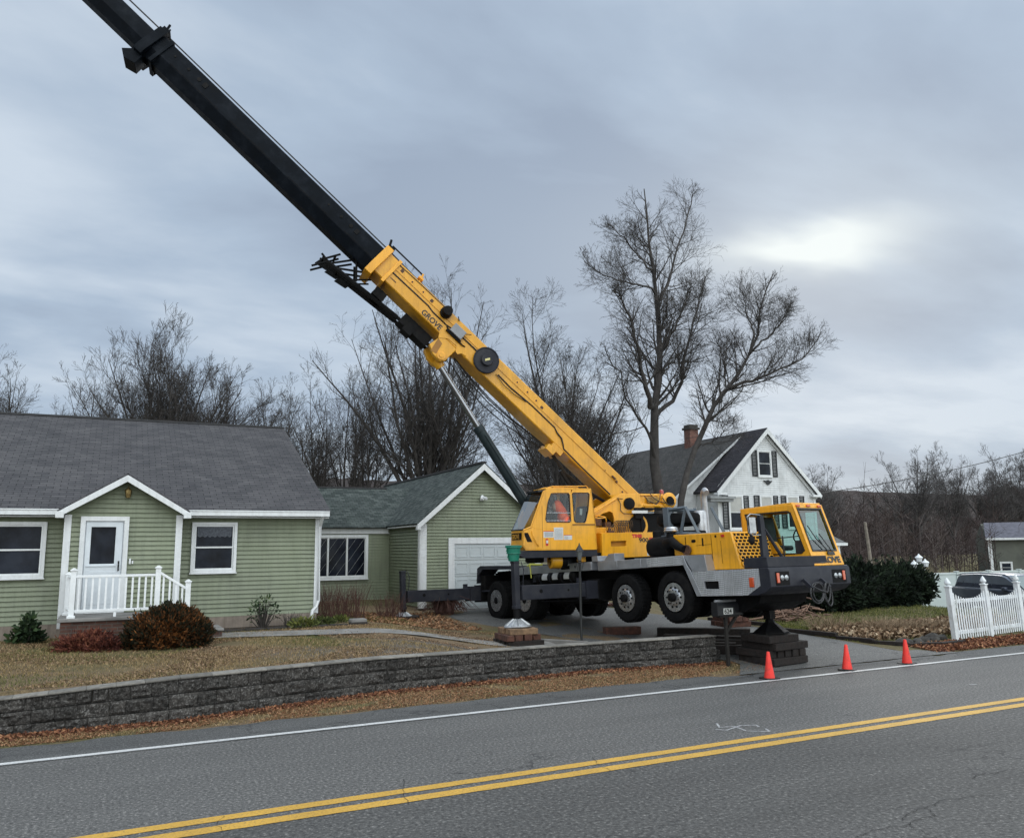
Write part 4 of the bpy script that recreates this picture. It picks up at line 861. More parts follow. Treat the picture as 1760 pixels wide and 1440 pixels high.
mb=MB(); mb.tube([(v0-.2,.03,.62),(v0-.33,.035,.40),(v0-.62,.03,.16)],.012,5,cf); mb.tube([(v0-.5,.03,.48),(v0-.62,.035,.3),(v0-.75,.03,.15)],.012,5,cf); mb.box((v0-.78,.02,.12),(v0-.55,.04,.17),cf); part('wiper',mb,HOSE,part_cab)
# cab interior: seat, wheel, dash, door panel lower
INT=mat('cab_interior_dark',(.02,.02,.022),rough=.7)
mb=MB(); mb.box((1.2,-2.3,.95),(1.7,-1.75,1.06),K); mb.prism([(1.12,1.0),(1.28,1.0),(1.2,1.75),(1.08,1.75)],-2.3,-1.75,K,1); part('seat',mb,INT,part_cab,bev=.04)
mb=MB(); mb.box((2.3,v1+.06,.7),(2.6,v0-.06,1.13),K); mb.box((.96,v1+.06,.56),(2.7,v0-.06,.62),K); mb.box((.96,v1+.06,.62),(1.1,v0-.35,1.5),K); part('dashboard',mb,INT,part_cab,bev=.02)
mb=MB(); pts=[(2.12+.07*math.sin(t),-2.0+.2*math.cos(t),1.28+.16*math.sin(t)) for t in np.linspace(0,2*math.pi,20)]; mb.tube(pts,.016,6,K,cap=False); mb.tube([(2.3,-2.0,1.05),(2.12,-2.0,1.28)],.02,6,K); part('steering_wheel',mb,HOSE,part_cab)
mb=MB(); mb.prism([(1.31,.86),(2.0,.84),(1.95,.90),(1.78,1.14),(1.45,1.2)],v0-.12,v0-.06,K,1); part('door_lower_panel',mb,YEL,part_cab)
mb=MB(); mb.tube([(2.05,v0+.01,.80),(2.05,v0+.01,1.25)],.02,6,K); mb.tube([(1.75,v0-.1,1.22),(2.4,v0-.1,1.22)],.012,6,K); part('grab_handle',mb,HOSE,part_cab)
text('lettering','GROVE',cf(v0-.17,.012,.0),-Nn,cf(0,0,1)-cf(0,0,0),.13,BKT,part_cab,weight=.010,wid=1.25,ext=.003)
# air cleaner
mb=MB(); mb.lathe([(.15,-.02),(.235,.03),(.25,.12),(.25,.62),(.235,.70),(.12,.76)],(-1.05,-.42,1.19),(1,0,0),24,K); ac=part('air_cleaner',mb,DRKM)
mb=MB(); mb.tube([(-.34,-.4,1.2),(-.34,-.4,1.38),(-.33,-.4,1.50)],[.16,.12,.11],14,K); mb.tube([(-.4,-.3,1.24),(-.12,-.2,1.28),(.12,-.14,1.16),(.32,-.13,1.08)],[.15,.12,.10,.085],12,K); part('intake_duct',mb,DRKM,ac)
mb=MB(); mb.lathe([(.10,1.5),(.17,1.53),(.18,1.56),(.16,1.585),(.17,1.60),(.14,1.64),(.001,1.66)],(-.33,-.4,0),(0,0,1),20,K); part('rain_cap',mb,RIM,ac)
mb=MB(); mb.lathe([(.115,0),(.12,.05),(.10,.055),(.098,.01)],(.36,-.2,1.06),(.25,1,.0),16,K); part('duct_flange',mb,RUST,ac)
mb=MB(); mb.tube([(-.7,-2.0,1.0),(-.7,-2.0,2.45),(-.66,-1.97,2.56),(-.55,-1.9,2.60),(-.44,-1.84,2.52)],[.085,.085,.083,.08,.078],12,K); mb.lathe([(.16,1.3),(.17,1.35),(.17,2.05),(.15,2.1)],(-.78,-1.9,0),(0,0,1),14,K) ; part('exhaust_stack',mb,SV)
GRP=mat('grey_blue_steel',(.10,.125,.15),(.07,.09,.11),ns=4,rough=.5,dirt=(.04,.045,.05),ds=3)
mb=MB(); mb.box((-1.12,-1.08,.9),(-.93,-.92,2.2),K)
for a_,b_ in(((-.38,-1.0,2.15),(.0,-1.0,1.45)),((-.38,-1.0,2.15),(-.62,-1.0,1.5)),((-.9,-1.0,1.55),(.05,-1.0,1.45)),((-1.0,-1.95,.9),(-1.0,-1.95,2.2)),((-.38,-1.9,2.15),(.0,-1.9,1.45)),((-.4,-1.0,2.13),(-1.0,-1.0,2.13)),((-1.0,-1.0,2.13),(-1.0,-1.95,2.13))): mb.tube([a_,b_],.05,4,K)
mb.box((-.9,-1.45,1.4),(.05,-.6,1.48),K)
part('boom_rest',mb,GRP,bev=.01)
for k_,w_ in enumerate((1.98,)):
    mb=MB(); mb.lathe([(.3,0),(.44,.0),(.54,.05),(.56,.12),(.56,.16),(.56,.24),(.52,.30),(.44,.32),(.3,.30),(.26,.15)],(-1.15,-1.5,w_-.24),(0,0,1),28,K); part('spare_tyre',mb,TYR)
mb=MB(); mb.box((-1.12,-1.0,.95),(-.80,-.75,1.5),K); mb.box((-1.2,-1.9,.9),(-.6,-1.2,1.6),K); mb.tube([(-1.12,-.7,.95),(-1.12,-.7,1.62)],.13,14,K); part('hydraulic_tank',mb,DRKM,bev=.04)
# underslung tanks and boxes
mb=MB(); mb.lathe([(.13,0),(.16,.02),(.16,1.78),(.13,1.8)],(-5.6,-.12,.60),(1,0,0),20,K); tk=part('air_tank',mb,DRKM)
mb=MB()
for a_ in(-5.25,-4.75,-4.2): mb.add([K(a_+dx,-.12+.163*math.cos(t),.60+.163*math.sin(t)) for dx in(0,.26) for t in np.linspace(-.35,.9,6)],[(i,i+1,7+i,6+i) for i in range(5)])
part('tank_decal',mb,WLB,tk)
mb=MB()
for a_ in(-5.4,-4.9,-4.35,-3.95): mb.lathe([(.168,0),(.168,.03)],(a_,-.12,.60),(1,0,0),20,K)
part('tank_band',mb,CHG,tk)
mb=MB(); mb.box((-5.9,-.5,.5),(-5.65,-.1,.72),K); mb.box((-8.7,-.03,.28),(-8.2,.0,.33),K); mb.box((-6.95,-.1,.3),(-6.7,-.02,.8),K); part('tool_box',mb,CHG)
mb=MB(); mb.tube([(-6.0,-.1,1.0),(-5.9,.0,.99),(-5.85,.01,.9),(-5.82,.01,.62)],.022,4,K); mb.tube([(-6.3,-.2,.99),(-5.95,-.05,1.02),(-5.6,-.25,.99)],.03,4,K); part('strap',mb,YTAPE)
# ---- outriggers
PADM=mat('cast_aluminium_pad',(.5,.51,.53),(.33,.34,.36),ns=10,rough=.45,metal=.7,dirt=(.12,.1,.09),ds=8,dd=.5)
def outrigger(u,side,ext,jack,wpad):
    v=lambda q:(q if side>0 else -2.78-q)
    lo,hi=sorted((v(-.3),v(ext-.1)))
    mb=MB(); mb.box((u-.15,lo,.06),(u+.15,hi,.42),K); og=part('outrigger_beam',mb,CHG,bev=.015)
    mb=MB(); lo,hi=sorted((v(ext-.42),v(.0)))
    mb.lathe([(.06,0),(.06,.012)],(u+0,v(ext*.45),.26),(1,0,0),12,K) if False else None
    # round hole and weld seam on the forward and rear webs
    for s_ in(-1,1): mb.lathe([(.05,0),(.05,.004)],(u+s_*.15,v(ext-.65),.26),(s_,0,0),14,K); mb.lathe([(.03,0),(.03,.004)],(u+s_*.15,v(ext-1.5),.26),(s_,0,0),10,K)
    part('beam_hole',mb,DRKM,og)
    mb=MB(); lo,hi=sorted((v(ext-.10),v(ext+.10))); lo+=.025; hi-=.025; mb.box((u-.078,lo,-.12),(u+.078,hi,1.0),K); mb.box((u-.085,lo-.01,.96),(u+.085,hi+.01,1.02),K); mb.box((u-.088,lo-.012,-.14),(u+.088,hi+.012,-.06),K)
    mb.tube([(u+.09,v(ext-.15),.4),(u+.14,v(ext-.16),.8),(u+.1,v(ext-.12),1.0)],.014,5,K); part('jack_housing',mb,CHG,og,bev=.008)
    mb=MB(); mb.tube([(u,v(ext),-.1),(u,v(ext),wpad+.14)],.085,12,K); part('jack_leg',mb,DRKM,og)
    mb=MB(); mb.lathe([(.33,wpad-.02),(.34,wpad),(.32,wpad+.02),(.10,wpad+.17),(.06,wpad+.19)],(u,v(ext),0),(0,0,1),24,K)
    pd=part('outrigger_float',mb,PADM,og,sharp=25)
    mb=MB()
    for k in range(12):
        t=2*math.pi*k/12; c,s=math.cos(t),math.sin(t); mb.tube([(u+c*.31,v(ext)+s*.31,wpad+.03),(u+c*.10,v(ext)+s*.10,wpad+.18)],.013,4,K)
    part('float_rib',mb,METAL,pd)
    lo,hi=sorted((v(-.3),v(.35))); mb=MB(); mb.ring([(u-.2,.01),(u+.2,.01),(u+.2,.47),(u-.2,.47)],[(u-.155,.055),(u+.155,.055),(u+.155,.425),(u-.155,.425)],lo,hi,K,1); mb.box((u-.03,sorted((v(.36),v(.5)))[0],.42),(u+.03,sorted((v(.36),v(.5)))[1],.55),K); part('beam_box',mb,CHG,og)
outrigger(-3.0,1,2.4,0,-.56); outrigger(-9.0,1,2.63,0,-.40); outrigger(-3.0,-1,2.3,0,-.66); outrigger(-9.0,-1,2.4,0,-.42)
# ================================================================ superstructure
Q_=vec(12.7415,20.0557,2.09); Sd=vec(-.9938455,.1107751,0); St=vec(-.1107751,-.9938455,0)
def S_(s,t,z): return Q_+Sd*s+St*t+vec(0,0,z)     # s forward along the boom, t to the near side, z up
mb=MB(); mb.lathe([(.85,-.22),(.9,-.2),(.9,.02),(.95,.05),(.95,.18)],(0,0,0),(0,0,1),36,S_); part('turntable',mb,DRKM)
mb=MB(); mb.prism([(-2.0,.18),(1.2,.18),(1.6,.34),(1.6,.45),(-2.0,.45)],-.75,.75,S_,1); mb.box((.6,.75,.28),(2.76,1.26,.36),S_)
mb.lathe([(.2,-.02),(.26,0),(.26,.18)],(2.25,.5,.12),(0,0,1),14,S_); mb.lathe([(.12,0),(.15,.02),(.15,.5)],(1.5,.95,.14),(1,0,0),12,S_)
part('upper_frame',mb,DRKM,bev=.02)
mb=MB(); mb.lathe([(.17,0),(.2,.02),(.2,.3),(.17,.32)],(2.0,.95,.15),(-1,0,0),16,S_); mb.box((1.0,.85,.12),(1.15,1.1,.3),S_); part('swing_motor',mb,YELB)
# side plates of the boom cradle
cr=[(.63,1.36),(.73,1.45),(-.28,1.98),(-.95,2.02),(-1.05,1.55),(-.95,.85),(.62,.85),(.62,1.05)]
mbc=MB()
for t0,t1 in((.56,.62),(-.62,-.56)):
    mbc.ring([(.74,1.34),(.70,1.46),(.2,1.73),(-.28,1.99),(-.98,2.02),(-1.05,1.40),(-.98,.45),(.74,.45)],[(.55,1.2),(.5,1.27),(.2,1.44),(.0,1.5),(-.1,1.45),(-.14,1.3),(-.14,1.05),(.55,1.05)],t0,t1,S_,1)
crd=part('boom_cradle',mbc,YEL,bev=.01)
mb=MB(); mb.prism([(.74,1.34),(.70,1.46),(-.30,2.0),(-.30,1.93),(.60,1.33)],.62,.68,S_,1); mb.tube([(.66,.66,1.38),(-.2,.66,1.86)],.03,6,S_); part('cradle_flange',mb,YEL,crd)
mb=MB(); mb.lathe([(.17,0),(.17,.05),(.1,.06)],(-.62,.62,1.72),(0,1,0),20,S_); part('pivot_pin',mb,DRKM,crd)
mb=MB(); mb.tube([(-.28,.64,1.84),(-.34,.66,1.7),(-.33,.66,1.52),(-.42,.66,1.44),(-.8,.66,1.42),(-.9,.66,1.45)],.012,5,S_); mb.tube([(-.2,.64,1.86),(-.27,.67,1.86),(-.4,.67,1.85)],.012,5,S_); part('hose',mb,HOSE,crd)
# near side ballast box with the type lettering
mb=MB(); mb.ring([(.60,.20),(.60,.88),(-1.0,.90),(-1.03,.42),(-.9,.24)],[(.33,.52),(.33,.66),(-.14,.67),(-.14,.53),(.1,.52)],1.22,1.30,S_,1); mb.box((-1.0,.62,.24),(.60,1.22,.30),S_); mb.box((-1.0,.62,.84),(.60,1.22,.885),S_); mb.box((.56,.62,.24),(.60,1.22,.86),S_); mb.box((-1.02,.62,.3),(-.97,1.22,.86),S_)
bx=part('side_cabinet',mb,YEL,bev=.008)
mb=MB(); mb.box((-.16,1.17,.50),(.35,1.2,.68),S_); part('cabinet_recess',mb,mat('shaded_amber_paint',(.45,.2,.01),rough=.5),bx)  # recess back darker than the cabinet, shade put into its yellow
text('lettering','TMS',S_(-.32,1.302,.755),-Sd,vec(0,0,1),.085,RED,bx,weight=.009,wid=1.35)
text('lettering','900',S_(-.53,1.302,.63),-Sd,vec(0,0,1),.115,BKT,bx,weight=.005,wid=1.2)
text('lettering','E',S_(-.85,1.302,.63),-Sd,vec(0,0,1),.115,RED,bx,weight=.012,wid=1.3)
mb=MB(); mb.box((-1.0,1.301,.26),(-.77,1.305,.47),S_); part('warning_decal',mb,WLB,bx)
mb=MB(); mb.box((-.94,1.306,.38),(-.90,1.308,.44),S_); mb.prism([(-.88,.30),(-.84,.30),(-.82,.36),(-.86,.44),(-.9,.36)],1.306,1.308,S_,1); part('decal_mark',mb,BKT,bx)
# upper deck details behind the cradle
mb=MB(); mb.box((-2.0,-.5,1.66),(-.95,.56,1.97),S_); mb.box((-2.05,.3,1.62),(-.9,.62,1.72),S_)
for a_ in(-1.0,-1.45,-1.62): mb.box((a_,.56,1.62),(a_+.05,.60,2.0),S_)
mb.box((-1.62,.5,1.95),(-1.0,.6,2.01),S_); wf=part('winch_frame',mb,YEL,bev=.012)
mb=MB(); mb.tube([(-1.1,.62,1.66),(-1.6,.62,1.66),(-1.64,.62,1.62)],.035,6,S_); mb.box((-1.4,.62,1.5),(-1.12,.68,1.62),S_); part('valve_block',mb,YELB,wf)
mb=MB(); mb.lathe([(.20,0),(.235,.02),(.235,.06),(.12,.07),(.12,.5),(.235,.52),(.235,.56)],(-1.93,.66,1.82),(0,-1,0),24,S_); part('winch_drum',mb,YEL,wf)
mb=MB(); mb.lathe([(.11,0),(.12,.01),(.12,.03)],(-1.93,.67,1.82),(0,1,0),20,S_); mb.box((-2.05,.68,1.70),(-1.85,.72,1.86),S_); part('drum_motor',mb,DRKM,wf)
mb=MB(); mb.box((-1.6,.60,1.74),(-1.2,.64,1.92),S_); part('hydraulic_motor',mb,mat('amber_casting',(.4,.24,.04),(.2,.1,.02),ns=8,rough=.5),wf,bev=.03)
mb=MB()
for pts in ([(-1.1,.66,1.95),(-1.2,.70,1.8),(-1.45,.72,1.7),(-1.6,.68,1.85),(-1.66,.62,2.05)],[(-1.3,.66,2.0),(-1.42,.7,1.86),(-1.58,.7,1.78),(-1.8,.7,1.74)],[(-1.15,.2,2.1),(-1.4,.25,2.06),(-1.7,.2,2.1)],[(-1.7,.66,1.9),(-1.78,.74,1.72),(-1.95,.74,1.66),(-2.08,.7,1.74)]): mb.tube(pts,.014,5,S_)
part('hose',mb,HOSE,wf)
mb=MB(); mb.lathe([(.06,0),(.06,.09),(.04,.12),(.001,.13)],(-1.8,.45,2.02),(0,0,1),12,S_); part('beacon',mb,mat('red_beacon',(.35,.03,.02),rough=.25,coat=.4),wf)
mb=MB(); mb.box((-2.05,.35,1.55),(-1.0,.70,1.60),S_); mb.box((-1.3,.70,1.52),(-.72,.78,1.60),S_); mb.box((-1.0,.60,1.30),(-.75,.75,1.5),S_); part('service_platform',mb,DRKM)
mb=MB(); mb.box((-1.12,.78,1.44),(-.62,.80,1.52),S_); part('platform_light',mb,WLB)
mb=MB(); mb.lathe([(.36,0),(.38,.03),(.30,.04),(.30,.5),(.38,.52)],(-.86,.60,1.08),(0,-1,0),26,S_); part('main_winch',mb,YELB)
mb=MB(); mb.lathe([(.27,0),(.27,.05),(.1,.06)],(-.86,.61,1.12),(0,1,0),22,S_); mb.box((-1.9,-.5,.5),(-.9,.5,1.45),S_); mb.box((-1.0,.3,.9),(-.95,.7,1.4),S_); part('winch_motor',mb,DRKM,bev=.03)
mb=MB()
for k in range(9):
    s0=-.12-.055*k; mb.tube([(s0+.15,.70,.90),(s0+.14,.74,1.05),(s0+.02,.76,1.22+.01*(k%3)),(s0-.08,.72,1.24),(s0-.14,.66,1.1),(s0-.12,.64,.92)],.013,5,S_)
HB=mat('dusty_hose',(.10,.075,.05),(.05,.035,.025),ns=12,rough=.7); part('hose_bundle',mb,HB)
mb=MB(); mb.lathe([(.04,0),(.04,.1),(.015,.12),(.015,.2)],(.12,.8,.92),(0,0,1),8,S_); mb.box((.02,.8,.9),(.2,.9,.96),S_); mb.box((.25,.35,1.1),(.5,.6,1.32),S_); mb.box((-.05,.4,1.06),(.14,.6,1.2),S_); part('valve_bank',mb,RUST)
mb=MB(); mb.tube([(.70,1.2,1.28),(.42,1.2,1.30),(.40,1.2,1.25),(.40,1.2,.92),(.45,1.2,.9)],.018,6,S_); mb.tube([(.42,1.2,1.30),(.38,1.0,1.34),(.6,.8,1.38)],.018,6,S_); part('hand_rail',mb,YEL)
# ---- operator's cab
ta,tb=1.30,.42
so_=[(.74,.46),(2.80,.44),(2.90,.56),(2.88,.96),(2.66,1.06),(2.28,2.0),(2.20,2.04),(.88,2.08),(.78,1.3)]
# two window openings: build the side skin from strips around them
w1=[(2.20,1.17),(2.24,1.25),(2.16,1.72),(2.06,1.94),(1.97,1.95),(1.55,1.955),(1.52,1.9),(1.50,1.2),(1.55,1.165)]
w2=[(1.36,1.155),(1.41,1.22),(1.45,1.93),(1.42,1.965),(.97,1.97),(.93,1.93),(.98,1.5),(1.06,1.20),(1.10,1.155)]
def skin(mb,t0,t1):
    # frame of the front window half
    o1=[(2.48,.99),(2.66,1.06),(2.47,1.53),(2.28,2.0),(2.20,2.04),(1.55,2.06),(1.48,2.06),(1.48,1.2),(1.48,.99)]
    mb.ring(o1,w1,t0,t1,S_,1)
    o2=[(1.48,1.0),(1.48,1.22),(1.48,1.95),(1.42,2.065),(.97,2.08),(.88,2.08),(.82,1.6),(.78,1.3),(.78,1.0)]
    mb.ring(o2,w2,t0,t1,S_,1)
    mb.prism([(.74,.46),(2.80,.44),(2.90,.56),(2.88,.96),(2.66,1.06),(2.48,.99),(1.48,.99),(1.48,1.0),(.78,1.0),(.76,.9)],t0,t1,S_,1)
mb=MB(); skin(mb,ta-.04,ta); skin(mb,tb,tb+.04)
mb.box((.88,tb,2.04),(2.22,ta,2.085),S_); mb.prism([(.74,.46),(.78,1.3),(.88,2.06),(.92,2.06),(.82,1.3),(.78,.46)],tb,ta,S_,1); mb.box((.76,tb,.44),(2.8,ta,.48),S_)
mb.prism([(2.80,.44),(2.90,.56),(2.88,.97),(2.85,.97),(2.86,.58),(2.78,.48)],tb,ta,S_,1)
oc=part('operator_cab',mb,YEL,bev=.008)
mb=MB(); mb.tube([(2.66,ta+.004,1.04),(2.28,ta+.004,1.99)],.022,6,S_); mb.tube([(2.66,ta,1.05),(2.87,ta,.97)],.02,6,S_); part('windscreen_frame',mb,YEL,oc)
mb=MB(); mb.tube([(2.60,ta-.03,1.1),(2.29,ta-.03,1.92)],.03,5,S_); mb.box((2.2,tb-.05,1.98),(2.42,ta-.05,2.03),S_); mb.tube([(2.88,tb,.98),(2.88,ta,.98)],.02,5,S_); mb.tube([(2.86,tb,.98),(2.36,tb,1.98)],.02,5,S_); part('windscreen_seal',mb,HOSE,oc)
OPG=clearglass('windscreen_reflecting',(.25,.30,.32),.16)
mb=MB(); mb.add([S_(2.87,ta-.01,.98),S_(2.87,tb,.98),S_(2.38,tb,2.0),S_(2.28,ta-.01,2.0)],[(0,1,2,3)]); part('windscreen',mb,OPG,oc,fixn=False)
for nm,wp in(('door_window',w1),('rear_window',w2)):
    mb=MB(); mb.add([S_(p[0],ta-.02,p[1]) for p in wp],[tuple(range(len(wp)))]); wn=part(nm,mb,GLC,oc,fixn=False)
for wp in(w1,w2):
    c=(sum(p[0] for p in wp)/9,sum(p[1] for p in wp)/9); mb=MB(); mb.ring(wp,[(c[0]+(p[0]-c[0])*.94,c[1]+(p[1]-c[1])*.955) for p in wp],ta-.015,ta+.012,S_,1); part('window_seal',mb,HOSE,oc)
mb=MB(); mb.tube([(2.2,ta+.012,1.42),(1.52,ta+.012,1.42)],.010,5,S_); mb.tube([(2.22,ta+.008,1.21),(1.52,ta+.008,1.21)],.008,5,S_) ; part('window_rail',mb,METAL,oc)
mb=MB(); mb.box((2.325,ta,.5),(2.332,ta+.004,1.6),S_); mb.box((.80,ta,1.10),(1.46,ta+.02,1.125),S_); part('door_seam',mb,mat('door_gap',(.12,.06,.01),rough=.7),oc)
mb=MB(); mb.tube([(2.62,ta+.01,.95),(2.62,ta+.05,.85),(2.50,ta+.05,.60),(2.44,ta+.01,.56)],.014,6,S_); part('grab_handle',mb,YEL,oc)
# vent with lettering under the windscreen, wrapping onto the side
mb=MB(); mb.box((2.901,tb+.08,.72),(2.908,ta-.06,.90),S_); mb.prism([(2.62,.66),(2.74,.90),(2.84,.9),(2.84,.84),(2.76,.66)],ta,ta+.004,S_,1); vt=part('front_grille',mb,DRKM,oc)
text('lettering','GROVE',S_(2.91,tb+.12,.745),St,vec(0,0,1),.12,YELB,vt,weight=.004,wid=1.0)
for a_,b_,c_,d_ in((2.30,2.01,.77,.925),(2.0,1.735,.71,1.035),(1.72,1.48,.71,.825)):
    mb=MB(); mb.box((b_,ta,c_),(a_,ta+.004,d_),S_); part('safety_decal',mb,WLB,oc)
mb=MB(); mb.box((2.01,ta,.928),(2.30,ta+.004,.945),S_); mb.box((1.48,ta,.826),(1.72,ta+.004,.84),S_); mb.box((2.17,ta,.56),(2.24,ta+.006,.74),S_); part('decal_heading',mb,RED,oc)
mb=MB()
for k in range(9): mb.box((1.76,ta+.0045,.74+.03*k),(1.98,ta+.0055,.748+.03*k),S_)
for k in range(7): mb.box((2.04+.034*k,ta+.0045,.79),(2.055+.034*k,ta+.0055,.91),S_)
for k in range(4): mb.box((1.60,ta+.0045,.725+.022*k),(1.70,ta+.0055,.731+.022*k),S_)
part('decal_print',mb,mat('grey_print',(.2,.2,.21),rough=.6),oc)
mb=MB(); mb.box((2.18,ta+.006,.62),(2.23,ta+.02,.70),S_); part('door_lock',mb,WLB,oc)
mb=MB(); mb.prism([(.72,.26),(2.84,.24),(2.95,.30),(2.86,.43),(.74,.45)],tb-.1,ta-.02,S_,1); part('cab_skirt',mb,CHG,oc,bev=.01)
mb=MB(); mb.tube([(2.1,ta-.15,2.10),(1.95,ta-.15,2.14),(1.3,ta-.15,2.15),(.95,ta-.15,2.16),(.9,ta-.15,2.1)],.012,6,S_); mb.tube([(2.1,tb+.15,2.10),(1.95,tb+.15,2.14),(.95,tb+.15,2.16),(.9,tb+.15,2.1)],.012,6,S_); mb.box((1.6,ta-.35,2.085),(1.9,ta-.2,2.13),S_); part('roof_rail',mb,YEL,oc)
mb=MB(); mb.box((.82,tb+.05,.5),(.86,ta-.06,1.1),S_); mb.box((1.0,tb+.12,.48),(1.5,ta-.18,.86),S_); mb.prism([(.98,.86),(1.12,.86),(1.0,1.62),(.90,1.62)],tb+.16,ta-.22,S_,1); mb.box((2.2,tb+.06,.48),(2.6,ta-.1,1.05),S_); mb.box((1.9,tb+.06,1.0),(2.1,tb+.2,1.3),S_); part('operator_seat',mb,INT,oc,bev=.03)
mb=MB(); mb.box((1.02,ta-.3,1.38),(1.10,ta-.29,1.55),S_); part('paper_notice',mb,WLB,oc)
# ================================================================ boom
EL=R(41.2); Bd=Sd*math.cos(EL)+vec(0,0,math.sin(EL)); Bn=-Sd*math.sin(EL)+vec(0,0,math.cos(EL))
def B_(a,t,n): return Q_+Bd*a+St*t+Bn*n
def boxbeam(mb,a0,a1,w,n0,n1,ch=0.,wb=None):
    wb=w if wb is None else wb
    sec=[(-w+ch,n1),(w-ch,n1),(w,n1-ch),(w,n0+(n1-n0)*.36 if wb<w else n0),(wb,n0),(-wb,n0),(-w,n0+(n1-n0)*.36 if wb<w else n0),(-w,n1-ch)]
    if wb>=w: sec=[(-w+ch,n1),(w-ch,n1),(w,n1-ch),(w,n0+ch),(w-ch,n0),(-w+ch,n0),(-w,n0+ch),(-w,n1-ch)]
    mb.add([B_(a0,t,n) for t,n in sec]+[B_(a1,t,n) for t,n in sec],[tuple(range(8))[::-1],tuple(range(8,16))]+[(i,(i+1)%8,8+(i+1)%8,8+i) for i in range(8)])
mb=MB(); boxbeam(mb,.30,10.45,.38,1.55,2.25,.025); bb=part('boom_base_section',mb,YELB,sharp=25)
# raised corner angles running along the boom side
mb=MB()
for s_ in(1,-1):
    t=.38*s_
    for n0,n1,a0,a1 in((2.0,2.02,.8,9.9),):
        lo,hi=sorted((t,t+.018*s_)); mb.add([B_(a,q,n) for a in(a0,a1) for q in(lo,hi) for n in(n0,n1)],[(0,1,3,2),(4,6,7,5),(0,4,5,1),(2,3,7,6),(0,2,6,4),(1,5,7,3)])
part('boom_rib',mb,YELB,bb)
mb=MB(); t=.382
mb.tube([(9.9,t,1.88),(8.6,t,1.90),(8.4,t,1.86),(7.9,t,1.86),(7.5,t,1.93),(6.6,t+.02,1.93)],.022,5,B_); mb.tube([(5.9,t,1.86),(5.4,t+.01,1.84),(4.6,t,1.90),(3.7,t,1.90),(3.55,t+.02,1.83),(3.35,t+.02,1.80),(3.2,t+.02,1.70),(3.1,t,1.62),(2.4,t,1.60),(1.2,t,1.60)],.022,5,B_); mb.tube([(5.95,t+.03,1.82),(5.6,t+.05,1.74),(5.2,t+.04,1.76),(4.8,t+.02,1.86)],.012,5,B_)
mb.tube([(9.9,t,2.18),(9.3,t+.01,2.20),(8.0,t,2.22)],.012,5,B_)
part('hose',mb,HOSE,bb)
mb=MB()
def hole(a,n,r=.035): mb.lathe([(r,0),(r,.006)],(a,.38,n),(0,1,0),12,B_)
def sq(a,n,r=.06): mb.box((a-r,.38,n-r),(a+r,.387,n+r),B_)
for a,n in((9.35,2.08),(8.95,2.09),(5.35,2.1),(4.95,2.1),(4.6,2.1),(1.75,2.02),(.95,1.92)): hole(a,n,.03)
for a,n in((9.75,2.11),(8.62,2.08),(4.35,2.06)): sq(a,n,.045)
mb.box((9.75,.38,2.16),(9.95,.387,2.19),B_); mb.box((9.65,.38,1.72),(9.85,.387,1.745),B_); mb.box((1.35,.38,2.02),(1.5,.45,2.06),B_); mb.box((1.25,.38,1.99),(1.32,.43,2.04),B_)
part('boom_hole',mb,RUST,bb)
mb=MB()
for a,n in((9.35,2.08),(8.95,2.09),(5.35,2.1),(4.95,2.1),(4.6,2.1)): mb.lathe([(.055,0),(.055,.004),(.035,.005)],(a,.38,n),(0,1,0),14,B_)
part('boom_boss',mb,YEL,bb)
# front collar of the base section
mb=MB(); mb.ring([(-.46,1.38),(.46,1.38),(.50,1.6),(.46,2.34),(-.46,2.34),(-.50,1.6)],[(-.335,1.47),(.335,1.47),(.345,1.6),(.335,2.25),(-.335,2.25),(-.345,1.6)],10.28,10.50,lambda t,a,n:B_(a,t,n),1)
mb.ring([(-.42,1.48),(.42,1.48),(.42,1.6),(.42,2.29),(-.42,2.29),(-.42,1.6)],[(-.375,1.55),(.375,1.55),(.375,1.6),(.375,2.25),(-.375,2.25),(-.375,1.6)],9.9,10.0,lambda t,a,n:B_(a,t,n),1)
part('boom_collar',mb,YEL,bb,bev=.008)
mb=MB(); mb.tube([(10.4,.1,2.3),(10.42,.1,2.52),(10.38,.1,2.55)],.03,6,B_); mb.tube([(10.42,.3,2.3),(10.5,.3,2.48),(10.55,.3,2.58)],.035,6,B_); mb.box((10.3,-.3,2.34),(10.45,.3,2.46),B_); mb.tube([(10.42,.2,2.52),(9.3,.2,2.52)],.022,6,B_); part('rope_guide',mb,DRKM,bb)
mb=MB(); mb.tube([(9.3,.2,2.55),(9.25,.2,2.4),(9.22,.2,2.26)],.03,6,B_); mb.box((9.18,.1,2.36),(9.34,.3,2.42),B_); part('rope_guide_stand',mb,YEL,bb)
# cable reels on the side
mb=MB(); mb.lathe([(.36,0),(.375,.015),(.375,.06),(.355,.075),(.33,.055),(.17,.055)],(6.42,.42,1.90),(0,1,0),40,B_); rl_=part('cable_reel',mb,CHG,bb)
mb=MB(); mb.lathe([(.17,.05),(.17,.14),(.16,.155),(.001,.155)],(6.42,.42,1.90),(0,1,0),28,B_); mb.lathe([(.08,-.06),(.08,.02)],(6.42,.42,1.90),(0,1,0),16,B_); part('reel_hub',mb,CHG,rl_)
mb=MB(); mb.box((-.075,0,-.03),(.075,.004,.03),lambda x,y,z:B_(6.42,.577,1.90)+(-Sd)*x*.94+vec(0,0,1)*(z+x*.25)+St*y); part('reel_label',mb,mat('pale_yellow_label',(.6,.55,.25),rough=.5),rl_)
mb=MB(); mb.lathe([(.165,0),(.165,.11),(.14,.12),(.14,.26),(.13,.30),(.001,.31)],(8.12,.38,2.10),(0,1,0),26,B_); part('hose_drum',mb,DRKM,bb)
